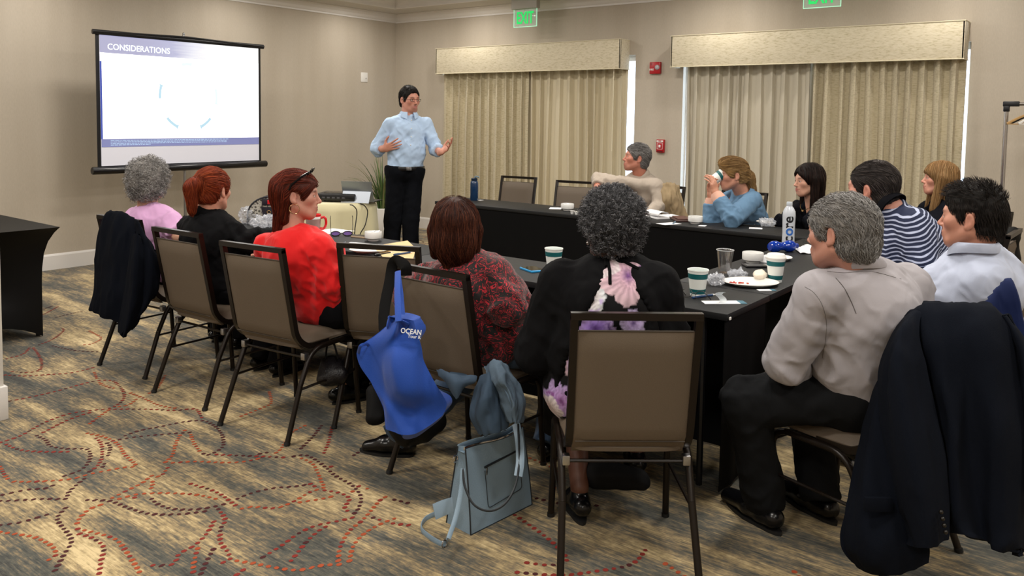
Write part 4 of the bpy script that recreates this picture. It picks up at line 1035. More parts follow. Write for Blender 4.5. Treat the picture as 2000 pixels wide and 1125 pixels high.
def cap(F, H, t=.012, front=.075, low=-.03, nape=-.075, facez=.055, temple=.035, k=.01, top=0):
    """close hair cap: skull offset by t with the face opening removed"""
    e = lambda c, r, op='u', kk=.01: F.ell(H.p(*c), (r[0]*H.s*H.w, r[1]*H.s, r[2]*H.s), H.A, op, kk)
    e((0, -.018, .032), (.074+t, .094+t, .086+t+top)); e((0, .02, .025), (.064+t, .072+t*.8, .078+t+top)); e((0, -.05, -.03), (.062+t*.6, .05+t, .06))
    # face opening
    e((0, .158, facez-.125), (.13, .142, .125), 's', .006)
    for x in (-1, 1): e((x*.09, .02, -.07), (.05, temple+.01, .06), 's', .006); e((x*.085, -.01, -.008), (.03, .026, .036), 's', .006)
    F.half(H.p(0, 0, nape), -H.A[2], 'i')
P = {}
# ------------------------------------------------------------------ P13: grey-haired man in the grey shirt, front right
def A(px, py, d): return np.array(at(px, py, d=d))
GREYH = ['#858280', '#74716f', '#989694', '#62605e', '#a8a6a4']
def seam(obj, pts, parent, name, m, r=.0009, off=.0005):
    """thin stitched seam laid on the surface of obj under the given line of sight points"""
    bv = bvh_of(obj); out = []; o = Vector((0, 0, EYE))
    P_ = bez([Vector((x, y, 0)) for x, y in pts], 5)
    for q in P_:
        h = bv.ray_cast(o, (at(q.x, q.y, d=1)-o).normalized())
        if h[0] is not None: out.append(h[0]+h[1]*off)
    if len(out) > 2: return MB().sweep(out, r, 5).build(name, m, parent)
def p13():
    an = at(1492, 968, z=.11); an2 = at(1600, 950, z=.11)
    hip = V3(3.0, .70, .55)
    s = Fig('man in pale grey shirt and dark trousers, grey wavy hair, seated front right', (3.0, .75, 0), hip, 63, A(1686, 520, 2.74), A(1642, 456, 2.74), 77, -4, 3, tface=58, size=1.03, shw=.195, wide=1.04,
            skin='#ba8674', elL=A(1535, 706, 2.80), wrL=A(1556, 752, 3.02), elR=A(1768, 725, 2.76), wrR=A(1562, 735, 3.12), knL=at(1452, 782, z=.50), anL=an, footL=(.485, .875, 0), anR=an2, footR=(.5, .86, 0), knR=(3.27, 1.03, .52), brow='#4a4039', stubble=.4, res=.0042, blush=.12)
    M_ = fabric('grey_shirt', '#a29ea3', rough=.72, sheen=.1)
    sh = s.top('shirt', M_, .0065, body=dict(wh=.185, ww=.18, wc=.185, dh=.75, dw=.78, dc=.72, back=.015, shr=.062), slv={-1: ((.07, .066, .052), .95), 1: ((.07, .064, .052), .97)}, hem=.005, fold=.012, seed=11, sc=7, neckcut=(0, 0, .01))
    s.collar(M_, h=.036, r=.07)
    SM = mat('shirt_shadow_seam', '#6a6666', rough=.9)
    seam(sh, [(1572, 560), (1590, 572), (1606, 596), (1614, 630), (1612, 665), (1606, 700)], s.t, 'armhole_seam', SM); seam(sh, [(1615, 530), (1650, 533), (1700, 530), (1760, 545)], s.t, 'yoke_seam', SM); seam(sh, [(1632, 543), (1648, 562), (1662, 588), (1672, 612)], s.t, 'pleat_shade', mat('pleat_shade_dark', '#5a5555', rough=.9), .0015)  # the pleat is only a thin dark line, fold shade put in as colour
    tr_ = fabric('charcoal_trousers', '#17181a', rough=.7, sheen=.12)
    s.trousers(tr_, r=(.1, .078, .066), hipr=.178, top=.11, seed=5, fold=.009)
    s.shoes(MT('black_leather', '#08080a', rough=.25), w=.05, L=.3)
    h = s.hair_mesh(lambda F, H: (cap(F, H, .014, nape=-.09, facez=.066, top=.0), F.ell(H.p(0, -.085, -.03), (.055, .035, .055), H.A, 'u', .02)), '#77736f', amp=.006, sc=40)
    rg = np.random.default_rng(4); sd = surf_seeds(h, 2600, None, 3)
    def fl(p, n, i, k):
        q = s.H.loc(p); b = -s.H.A[1]*(1.0 if q[2] > .0 else .35)-s.H.A[2]*(.25 if q[2] > .06 else .9); w = math.sin(q[0]*60+q[2]*45+i % 3)*.55
        return b+s.H.A[0]*w
    strands(h, sd, fl, 8, .0085, .007, .0008, GREYH, s.t, rnd=rg, curl=.0035, curlf=1.1); s.settle()
p13()
def strandset(s, h, n, flow, steps=8, step=.01, lift=.006, rad=.0007, cols=None, seed=3, cond=None, **k):
    return strands(h, surf_seeds(h, n, cond, seed), flow, steps, step, lift, rad, cols, s.t, rnd=np.random.default_rng(seed), **k)
# P1 ---- the speaker
def p1():
    d = 7.5; hip = A(791, 332, d); f = 238
    wrR = A(751, 290, d-.12); wrL = A(862, 297, d-.16); cr = V3(_R[0], _R[1], _R[2]); up = V3(0, 0, 1); fw = V3(-_F[0], -_F[1], 0)
    s = Fig('man standing to speak in light blue shirt, black trousers and glasses, both hands raised', (hip[0], hip[1], 0), hip, f, A(798, 224, d), A(800, 195, d), 259, -3, 0, size=1.0, shw=.168, wide=1.0, skin='#bd8470',
            elR=A(738, 291, d+.0), wrR=wrR, elL=A(851, 292, d+.02), wrL=wrL, knL=A(803, 428, d-.03), knR=A(768, 428, d-.02), anL=A(800, 527, d), anR=A(762, 529, d), footL=(-.2, -.98, 0), footR=(-.6, -.8, 0), res=.005,
            handR=dict(d=cr*.8+up*.25+fw*.5, n=cr*.5-fw*.8+up*.25, curl=(.12, .2, .3, .4), thumb=(1.2, .1), spread=.16, res=.0045), handL=dict(d=cr*.7+up*.45+fw*.4, n=-cr*.55+up*.55+fw*.45, curl=(.25, .35, .45, .5), thumb=(1.05, .1), spread=.14, res=.0045),
            brow='#15100d', stubble=.55, lips='#a0605a', mouth=.003, blush=.12)
    M_ = fabric('blue_shirt', '#a9c0dc', rough=.75)
    s.top('shirt', M_, .0085, body=dict(wh=.165, ww=.164, wc=.155, dh=.72, dw=.78, dc=.68, belly=.0), slv={-1: ((.056, .054, .054), .72), 1: ((.056, .056, .054), .75)}, hem=.0, fold=.012, seed=4, sc=8)
    s.collar(M_, h=.04, r=.064, open_=.75, lean=.3)
    mb = MB()
    for k in range(6): c = s.neck-s.ax*(.05+k*.075)+s.tf*(.105+.055*math.sin(math.pi*min(1, k/6+.15))); mb.sph(c, .0055, 8)
    q = mb.build('shirt_buttons', WPL, s.t); q['kind'] = 'stuff'
    s.trousers(fabric('black_trousers', '#090b10', rough=.75, sheen=.1), r=(.088, .074, .076), hipr=.166, top=.03, standing=True, fold=.006, cuffz=.03)
    mb = MB(); c = s.hip+s.ax*.02; n = 40; V = []
    ring_ = [c+(s.r*math.cos(2*math.pi*k/n)*.178+s.f*math.sin(2*math.pi*k/n)*.135) for k in range(n)]
    mb.sweep(ring_, (.004, .018), 8, closed=True, up=s.ax, square=True); b = mb.build('belt', mat('belt_leather', '#0a0808', rough=.3), s.t)
    p = c+s.f*.137; MB().box(p, (.04, .04, .032), bev=.004).build('buckle', STEEL, b)
    s.shoes(MT('black_leather', '#08080a', rough=.25), w=.048, L=.29)
    h = s.hair_mesh(lambda F, H: cap(F, H, .008, nape=-.065, facez=.09, top=.008, temple=.05), '#15110f', amp=.005, sc=50)
    strandset(s, h, 900, lambda p, n, i, k: s.H.A[1]*(.6 if s.H.loc(p)[2] > .08 else -.2)-s.H.A[2]*.5+s.H.A[0]*math.sin(i)*.5, 6, .008, .006, .0012, ['#17120f', '#2a211c', '#0e0b0a'])
    # glasses
    g = MB(); H = s.H
    for x in (-1, 1): g.sweep([H.p(x*.033+.023*np.sign(math.cos(a))*abs(math.cos(a))**.5, .096-.003*abs(math.cos(a)), .000+.0125*np.sign(math.sin(a))*abs(math.sin(a))**.5) for a in np.linspace(0, 2*math.pi, 20, endpoint=False)], .0013, 6, closed=True); g.sweep([H.p(x*.054, .092, .006), H.p(x*.076, .075, .006), H.p(x*.082, .0, .006), H.p(x*.08, -.015, -.01)], .0015, 6)
    g.sweep([H.p(-.012, .096, .004), H.p(0, .1, .007), H.p(.012, .096, .004)], .0013, 6); g.build('glasses_frame', mat('dark_metal', '#201a1a', rough=.3, metal=.6), s.t)
    s.settle()
p1()
# P2 ---- grey curls, pink top
def p2():
    d = 4.87; hip = V3(2.62, 4.60, .56)
    s = Fig('woman with curly silver-grey hair in a pink short-sleeved top, far left of the row', (2.6, 4.6, 0), hip, 5, A(286, 407, d), A(292, 356, d), 27, 6, 2, size=.95, female=True, shw=.165, skin='#d2a088', tface=8,
            elR=A(349, 462, d-.15), wrR=A(350, 452, d+.12), knL=(3.05, 4.75, .5), knR=(3.05, 4.5, .5), blush=.15)
    s.top('pink_top', fabric('pink_knit', '#c99bc4', rough=.85), body=dict(wh=.17, ww=.155, wc=.165, dh=.8, dw=.78, dc=.72, bust=.07, back=.01), slv={-1: ((.062, .06, .055), .42), 1: ((.062, .062, .056), .42)}, hem=-.08, fold=.010, seed=6, sc=9)
    s.trousers(fabric('black_slacks', '#101013'), hipr=.165, top=.05); s.shoes(MT('black_leather', '#08080a'), w=.04, L=.24)
    def fn(F, H):
        cap(F, H, .026, nape=-.075, facez=.06, top=.006); F.ell(H.p(0, -.065, -.025), (.07, .055, .055), H.A, 'u', .03); F.ell(H.p(0, .15, -.075), (.09, .12, .09), H.A, 's', .01)
        for x in (-1, 1): F.ell(H.p(x*.065, -.02, -.01), (.035, .05, .055), H.A, 'u', .02)
    h = s.hair_mesh(fn, '#86827f', amp=.014, sc=32, res=.0065)
    strandset(s, h, 2200, lambda p, n, i, k: n*.3+V3(math.sin(i*1.7+k*.8), math.cos(i*2.3+k*.9), math.sin(i+k*.7)), 8, .0075, .013, .0010, ['#8f8c8a', '#aaa7a5', '#777472', '#c4c1bf', '#656361'], stick=.35, curl=.004, curlf=1.4)
    s.settle()
p2()
# P3 ---- red ponytail, black cardigan
def p3():
    d = 4.43; hip = V3(2.55, 3.93, .56)
    s = Fig('woman with bright auburn hair tied in a loose ponytail, wearing a black cardigan', (2.5, 3.93, 0), hip, 5, A(404, 420, d), A(416, 372, d), 20, -4, 0, size=.97, female=True, shw=.165, skin='#cf9680', tface=12,
            knL=(2.98, 4.06, .5), knR=(2.98, 3.82, .5), anL=(2.85, 4.03, .1), anR=(2.85, 3.85, .1), wrR=(2.95, 3.7, .80), elR=A(478, 468, d-.1))
    s.top('black_cardigan', fabric('black_knit', '#0c0c0e', rough=.9, sheen=.15), body=dict(wh=.175, ww=.165, wc=.17, dh=.8, dw=.8, dc=.72, back=.02, bust=.07), slv={-1: ((.064, .056, .05), .97), 1: ((.064, .058, .05), .97)}, hem=-.1, fold=.012, seed=7)
    mb = MB(); c = s.neck; mb.sweep(bez([c-s.tr*.07+s.tf*.07-s.ax*.03, c-s.tr*.075-s.tf*.02+s.ax*.015, c-s.tf*.065+s.ax*.03, c+s.tr*.075-s.tf*.02+s.ax*.015, c+s.tr*.09+s.tf*.07-s.ax*.04, c+s.tr*.10+s.tf*.11-s.ax*.16], 6), (.012, .03), 10); mb.build('cardigan_collar', MATS['black_knit'], s.t)
    s.trousers(MATS['black_slacks'], hipr=.165, top=.05); s.shoes(MT('black_leather', '#08080a'), w=.04, L=.24)
    def fn(F, H):
        cap(F, H, .013, nape=-.07, facez=.066); F.ell(H.p(-.028, -.125, .035), (.036, .034, .036), H.A, 'u', .015)
        F.cone(H.p(-.035, -.145, .02), H.p(-.028, -.13, -.11), .033, .018, k=.015)
    h = s.hair_mesh(fn, '#6d2a18', amp=.004, sc=60, res=.0055, stretch=(1, 1, .3)); cols = ['#7c2f19', '#96401f', '#5e2212', '#a9502a', '#4a1a0f']
    tie = s.H.p(-.028, -.11, .04)
    def fl(p, n, i, k):
        q = s.H.loc(p)
        if q[1] < -.115: return -s.H.A[2]+s.H.A[0]*.25*math.sin(i)
        return n3(tie-p)*1.0+s.H.A[2]*.1
    strandset(s, h, 2000, fl, 8, .012, .007, .0007, cols, stick=.6); 
    s.settle()
p3()
# P4 ---- red top, sunglasses on the head
def p4():
    d = 4.04; hip = V3(2.63, 3.20, .56)
    s = Fig('woman in bright red top, long auburn hair, hoop earrings, sunglasses on her head', (2.6, 3.2, 0), hip, 5, A(566, 452, d), A(581, 382, d), -44, -1, -3, size=1.0, female=True, shw=.17, skin='#c08a78', tface=0,
            elR=A(652, 556, d-.1), wrR=A(640, 580, d+.15), shR=A(628, 487, 3.95), shL=A(522, 482, 4.12), knL=(3.05, 3.32, .5), knR=(3.04, 3.02, .5), anL=(2.95, 3.3, .1), anR=at(672, 742, z=.12), footR=(.9, -.3, 0), brow='#2c1a14', lips='#8f4f4a', res=.0042, blush=.14, look=(0, 0))
    red = fabric('red_knit', '#cf1214', rough=.8, sheen=.25)
    s.top('red_top', red, .008, body=dict(wh=.19, ww=.178, wc=.178, dh=.78, dw=.78, dc=.72, back=.02, bust=.08), slv={-1: ((.064, .058, .05), .8), 1: ((.066, .062, .052), .74)}, hem=-.07, fold=.012, seed=8, sc=8)
    s.trousers(MATS['black_slacks'], hipr=.18, top=.05, r=(.105, .08, .062), cuffz=.28); s.shoes(MT('black_leather', '#08080a'), w=.042, L=.24)
    def fn(F, H):
        cap(F, H, .014, nape=-.08, facez=.066)
        F.cone(H.p(0, -.06, .0), H.p(-.0, -.085, -.17), .078, .045, H.A[0], .6, k=.03)
        F.cone(H.p(-.06, -.03, .01), H.p(-.05, -.06, -.15), .03, .026, k=.02); F.ell(H.p(0, -.09, .02), (.078, .045, .075), H.A, 'u', .02)
        F.cone(H.p(.055, -.055, -.02), H.p(.05, -.05, -.12), .022, .016, k=.02)
        F.ell(H.p(.085, .005, -.015), (.03, .03, .04), H.A, 's', .005)
    h = s.hair_mesh(fn, '#431a10', amp=.004, sc=50, res=.005, pad=.2, down=.3, stretch=(1, 1, .25)); cols = ['#5a2014', '#742c1b', '#3a140d', '#8a3a24', '#2c0f0a']
    def fl(p, n, i, k):
        q = s.H.loc(p); b = -s.H.A[1]*(1.2 if (q[1] > -.05 and q[2] > -.02) else .15)-s.H.A[2]*(.15 if q[2] > .06 else 1.0); return b+s.H.A[0]*.12*math.sin(i*1.3)
    strandset(s, h, 3000, fl, 8, .0158, .006, .0007, cols)
    # sunglasses pushed up into the hair
    g = MB(); H = s.H
    for x in (-1, 1):
        g.add(*(lambda P: (P, [tuple(range(14))]))([H.p(x*.034+.027*math.cos(a), .062+.021*math.sin(a)*.55, .118+.016*math.sin(a)) for a in np.linspace(0, 2*math.pi, 14, endpoint=False)]), smooth=False)
    lens = g.build('sunglass_lenses', mat('sunglass_lens', '#08080c', rough=.05), s.t)
    g = MB()
    for x in (-1, 1):
        g.sweep([H.p(x*.034+.028*math.cos(a), .063+.022*math.sin(a)*.55, .120+.017*math.sin(a)) for a in np.linspace(0, 2*math.pi, 18, endpoint=False)], .0038, 6, closed=True); g.sweep([H.p(x*.062, .06, .118), H.p(x*.086, .03, .098), H.p(x*.094, -.02, .055), H.p(x*.094, -.03, .03)], (.003, .006), 6)
    fr = g.build('sunglass_frame', mat('sunglass_black', '#0a090b', rough=.12), s.t)
    g = MB()
    for x in (-1, 1):
        for a in np.linspace(.3, 5.9, 9): g.sph(H.p(x*.034+.028*math.cos(a), .066+.022*math.sin(a)*.55, .123+.017*math.sin(a)), .0022, 6)
    q = g.build('sunglass_studs', CHR, fr); q['kind'] = 'stuff'
    for x in (1, -1):
        c = H.p(x*.083, -.004, -.062); MB().sweep([c+H.A[2]*.024*math.cos(a)+H.A[1]*.024*math.sin(a) for a in np.linspace(0, 2*math.pi, 24, endpoint=False)], .0014, 6, closed=True).build('hoop_earring', MT('gold', '#c8a878', rough=.2, metal=1), s.t)
    s.settle()
p4()
# P5 ---- paisley blouse
def paisley():
    m = mat('paisley', '#7a1220', rough=.8, sheen=.2); nt = NT(m); b = nt.n['Principled BSDF']; tc = nt.a('TexCoord')
    n0 = nt.a('TexNoise', i_Scale=9.0, i_Detail=2.0); nt.c(tc.outputs['Object'], n0.inputs['Vector']); mx = nt.a('Mix', data_type='RGBA', blend_type='LINEAR_LIGHT'); mx.inputs[0].default_value = .22; nt.c(tc.outputs['Object'], mx.inputs[6]); nt.c(n0.outputs['Color'], mx.inputs[7])
    w = nt.a('TexWave', wave_type='RINGS', i_Scale=6.0, i_Distortion=14.0, i_Detail=3.0); w.inputs['Detail Scale'].default_value = 2.2; nt.c(mx.outputs[2], w.inputs['Vector'])
    v = nt.a('TexVoronoi', feature='DISTANCE_TO_EDGE', i_Scale=22.0); nt.c(mx.outputs[2], v.inputs['Vector'])
    r1 = ramp(nt, [(.0, '#0d0608'), (.26, '#14070a'), (.36, '#a01222'), (.6, '#c02434'), (.8, '#5a0c16'), (1, '#12070a')]); nt.c(w.outputs[0], r1.inputs[0])
    r2 = ramp(nt, [(.0, '#120708'), (.05, '#2a0a0e'), (.10, '#ffffff')]); nt.c(v.outputs[0], r2.inputs[0])
    m2 = nt.a('Mix', data_type='RGBA', blend_type='MULTIPLY'); m2.inputs[0].default_value = .75; nt.c(r1.outputs[0], m2.inputs[6]); nt.c(r2.outputs[0], m2.inputs[7]); nt.c(m2.outputs[2], b.inputs['Base Color']); return m
def p5():
    d = 3.38; hip = V3(2.68, 2.12, .57)
    s = Fig('woman with brown shoulder-length hair in a red and black paisley blouse, seen from behind', (2.6, 2.15, 0), hip, 12, A(888, 515, d), A(889, 452, d-.02), 40, -12, 0, size=1.0, female=True, shw=.165, skin='#c89078', tface=16,
            shL=A(836, 545, 3.5), shR=A(960, 535, 3.32), elR=A(992, 600, 3.25), wrR=A(1000, 555, 3.5), elL=A(800, 580, 3.65), knL=(3.1, 2.3, .5), knR=(3.1, 2.0, .5), anL=A(777, 847, 3.6), anR=(2.9, 2.0, .1), footL=(-.4, .9, 0))
    s.top('paisley_blouse', paisley(), .0085, body=dict(wh=.205, ww=.2, wc=.19, dh=.85, dw=.85, dc=.78, back=.03, bust=.09), slv={-1: ((.07, .064, .056), .9), 1: ((.07, .068, .06), .85)}, hem=-.06, fold=.012, seed=9, sc=8)
    s.trousers(fabric('blue_jeans', '#3a4d66', rough=.85), hipr=.18, top=.04); s.shoes(MT('black_leather', '#08080a'), w=.042, L=.25)
    def fn(F, H):
        cap(F, H, .024, nape=-.11, facez=.06); F.ell(H.p(0, -.07, -.05), (.085, .05, .085), H.A, 'u', .03); F.cone(H.p(0, -.06, -.07), H.p(0, -.05, -.155), .07, .035, H.A[0], .5, k=.02)
        for x in (-1, 1): F.cone(H.p(x*.08, -.025, .0), H.p(x*.075, -.02, -.09), .028, .02, k=.02)
    h = s.hair_mesh(fn, '#2e1610', amp=.005, sc=45, res=.005, down=.3, stretch=(1, 1, .25)); cols = ['#3c1d14', '#52291b', '#25110c', '#6b3a26', '#1c0c09']
    crown = V3(0, -.075, .115)
    def fl(p, n, i, k):
        q = s.H.loc(p); v = q-crown; v[2] = 0; w = s.H.A[0]*v[0]+s.H.A[1]*v[1]; return n3(w)*(1.0 if q[2] > .06 else .12)-s.H.A[2]*(.2 if q[2] > .09 else 1.0)+s.H.A[0]*(.15*math.sin(i*2.1)+.35*math.sin(q[2]*55+i*.05)*(q[2] < -.05))
    strandset(s, h, 3000, fl, 8, .0135, .007, .0007, cols); s.settle()
p5()
# P6 ---- floral dress, black cape cardigan
def floral_paint(blooms):
    """printed blooms: (px, py, d, radius, petals, inner, mid, outer, phase)"""
    def col(P):
        C = np.tile(lin3('#08080b'), (len(P), 1)); vr = np.array(_R); vu = np.array(_U)
        for (px, py, d, r0, n, c0, c1, c2, ph) in blooms:
            c = A(px, py, d); D = P-c; dist = np.linalg.norm(D, axis=1); x, y = D@vr, D@vu; rr = np.hypot(x, y); th = np.arctan2(y, x)+ph
            ed = r0*(.78+.2*np.abs(np.cos(th*n/2))+.16*(2*fbm(P*22, n, 2)-1)); w = (rr < ed) & (dist < r0*2+.14); q = np.clip(rr/ed, 0, 1)[:, None]; vein = (.82+.18*np.cos(th*n*4+fbm(P*30, 5, 2)*6))[:, None]
            cc = np.where(q < .3, lin3(c0)*(1-q/.3)+lin3(c1)*(q/.3), lin3(c1)*(1-(q-.3)/.7)+lin3(c2)*((q-.3)/.7))*vein; blot = fbm(P*26, 9+n, 2)[:, None] > .68
            cc = np.where(blot & (q < .85), lin3(c0)*.8+cc*.2, cc); C = np.where(w[:, None], cc, C)
        return C
    return col
def p6():
    d = 2.87; c6 = CH[6].location; fx = V3(math.cos(R(39)), math.sin(R(39)), 0); hip = V3(c6.x, c6.y, .57)+fx*.12
    s = Fig('woman with short curly black-grey hair, black open-back cardigan over floral dress', (hip[0], hip[1], 0), hip, 39, A(1192, 508, d), A(1193, 448, d), 52, -4, 0, size=1.04, female=True, shw=.185, skin='#5c3a2c', tface=37,
            shL=A(1098, 553, 2.9), shR=A(1280, 556, 2.84), elL=A(1052, 690, 2.95), elR=A(1312, 700, 2.9), wrL=A(1085, 640, 3.2), wrR=A(1290, 640, 3.15), anL=A(1132, 952, 3.06), footL=(.7, .7, 0), anR=(3.0, 1.62, .1), brow='#1a120f', lips='#5e2f2c', res=.005, blush=.05)
    flo = mat('floral_dress_cloth', '#0a0a0c', rough=.75, attr='Col', spec=.25); blk = MATS['black_knit']; PU, LI, PK, WH_ = '#4a2470', '#b9a2d6', '#d9bcc6', '#e2d8dc'; pt = floral_paint([(1228, 540, 2.72, .098, 5, '#6a3a86', '#cfa9bb', PK, .4), (1150, 580, 2.75, .055, 4, LI, WH_, '#dfe4ea', 1.), (1185, 512, 2.75, .05, 5, PU, PK, WH_, 2.), (1165, 645, 2.70, .07, 6, PU, '#8a6cc0', LI, .2), (1238, 632, 2.70, .05, 5, PU, LI, '#c4b6de', .8), (1040, 795, 2.75, .055, 4, LI, WH_, '#dcd6ea', .5), (1098, 800, 2.72, .065, 6, '#7a3a80', '#b58cc8', LI, 1.2), (1072, 832, 2.70, .06, 5, '#a06a70', '#d8c2be', WH_, .1), (1090, 870, 2.70, .04, 5, PK, WH_, WH_, 0), (1260, 700, 2.7, .06, 5, PU, LI, WH_, 0), (1130, 720, 2.7, .06, 5, PU, LI, PK, 1)]); bd = dict(wh=.235, ww=.225, wc=.2, dh=.9, dw=.85, dc=.75, back=.03, bust=.1)
    # dress: torso and skirt over the lap
    lo = np.min([s.hip, s.knL, s.knR, s.neck, s.shL, s.shR], 0)-.28; hi = np.max([s.hip, s.knL, s.knR, s.neck, s.shL, s.shR], 0)+.25; lo[2] = .1; F = Field(lo, hi, .0075)
    s.torso(F, **{**bd, 'wh': .222, 'ww': .213, 'wc': .19}); F.cone(s.hip-s.r*.12-s.u*.03, s.hip+s.r*.12-s.u*.03, .14, .14, k=.04); F.cone(A(1168, 925, 3.1), A(1245, 938, 3.1), .055, .045, k=.03)
    for kn, g in ((s.knL, -1), (s.knR, 1)): F.cone(s.hip+s.r*g*.09, kn, .12, .09, k=.04); F.cone(kn, kn-s.u*.34, .1, .11, k=.04, flat=True)
    F.ell(s.neck+s.ax*.085, (.085, .085, .07), op='s', k=.012)
    dr = s.garment('floral_dress', F, flo, (), .008, 8, 21, 'black floral dress with white and purple blooms', masks=s.fmasks(), col=pt)
    def opening(F):     # tall triangular opening down the back of the cardigan
        b = -s.tf; top_ = s.neck-s.ax*.015+b*.12; 
        for t_ in np.linspace(0, 1, 20):
            c = top_-s.ax*(.0+.40*t_)+b*.07+s.tr*.0; w = .014+.235*t_**.85; F.ell(c, (w, .14, .03), np.array([s.tr, s.tf, s.ax]), 's', .004)
    s.top('black_cardigan', blk, .0085, body=bd, slv={-1: ((.08, .072, .06), .95), 1: ((.08, .072, .06), .95)}, hem=-.0, fold=.011, seed=10, sc=8, extra=opening)
    # tie at the nape
    rb = fabric('black_ribbon', '#09090a')
    for nm, pl, r_ in (('neck_tie', [(1189, 494), (1188, 510), (1191, 532), (1192, 556)], .006), ('neck_tie', [(1192, 494), (1208, 506), (1226, 516), (1246, 526)], .006), ('neck_tie', [(1186, 494), (1184, 506), (1185, 522)], .007), ('tie_knot', [(1180, 492), (1190, 490), (1202, 492)], .010)): seam(dr, pl, s.t, nm, rb, r_, .004)
    s.shoes(MT('black_leather', '#08080a'), w=.043, L=.24, heel=.035)
    def fn(F, H):
        cap(F, H, .022, nape=-.07, facez=.06, top=.006); F.ell(H.p(0, -.045, .03), (.092, .092, .1), H.A, 'u', .02)
        for x in (-1, 1): F.ell(H.p(x*.098, .0, -.03), (.03, .035, .045), H.A, 's', .01)
        F.ell(H.p(0, .16, -.05), (.14, .13, .11), H.A, 's', .01)
    h = s.hair_mesh(fn, '#2a2a2c', amp=.013, sc=34, res=.005, pad=.22)
    cl = ['#303032', '#46464a', '#1c1c1e', '#77777b', '#3a3a3d', '#929296']
    strandset(s, h, 3400, lambda p, n, i, k: n*.35+V3(math.sin(i*1.7+k*.9), math.cos(i*2.3+k*.8), math.sin(i*3.1+k*1.1)), 8, .0048, .009, .0007, cl, stick=.3, curl=.004, curlf=1.6)
    for x in (-1, 1):
        g = MB()
        for k, a in enumerate(np.linspace(0, 6.28, 7)[:-1]): g.sph(s.H.p(x*.084, -.003+.006*math.cos(a), -.043+.006*math.sin(a)), .0032, 6)
        g.sph(s.H.p(x*.086, -.003, -.043), .004, 8); q = g.build('earring', CHR, s.t)
    s.settle()
p6()
# P7 ---- man in the beige shirt, arm over the next chair
def p7():
    d = 6.95; hip = V3(6.42, 3.42, .56)
    s = Fig('grey-haired man in a beige button-down shirt leaning back, arm over the chair beside him', (6.45, 3.42, 0), hip, 170, A(1250, 344, d+.05), A(1243, 309, d), 131, 8, 2, size=1.0, shw=.19, skin='#bb7b66', tface=158, brow='#5a504a', stubble=.5,
            shR=A(1212, 357, 6.9), elR=A(1168, 351, 7.0), wrR=A(1166, 372, 6.85), elL=A(1288, 402, 6.82), wrL=A(1258, 426, 6.6), knL=(5.98, 3.3, .5), knR=(5.98, 3.6, .5), handR=dict(d=(-.2, .05, -1), n=(.6, -.7, 0), curl=(.3, .35, .4, .45), res=.005), blush=.16, res=.005)
    M_ = fabric('beige_shirt', '#a89c8f', rough=.75); s.top('shirt', M_, .009, body=dict(wh=.205, ww=.215, wc=.21, dh=.9, dw=.95, dc=.85, belly=.02), slv={-1: ((.06, .054, .047), .9), 1: ((.056, .054, .05), .78)}, hem=-.03, fold=.009, seed=31, sc=8)
    s.collar(M_, h=.04, r=.066, open_=.8, lean=.3)
    mb = MB()
    for k in range(4): mb.sph(s.neck-s.ax*(.06+k*.085)+s.tf*(.125+.02*k), .006, 8)
    mb.build('shirt_buttons', WPL, s.t)['kind'] = 'stuff'
    s.trousers(fabric('khaki_trousers', '#6b6254'), hipr=.175, top=.05); s.shoes(MT('black_leather', '#08080a'), w=.045, L=.28)
    h = s.hair_mesh(lambda F, H: cap(F, H, .012, nape=-.075, facez=.078, top=.004), '#5f5c5a', amp=.006, sc=45)
    strandset(s, h, 1400, lambda p, n, i, k: -s.H.A[1]-s.H.A[2]*(.1 if s.H.loc(p)[2] > .06 else .6)+s.H.A[0]*.4*math.sin(i), 7, .010, .006, .0013, ['#6e6b69', '#8c8987', '#4c4a49', '#a3a09e'])
    s.settle()
p7()
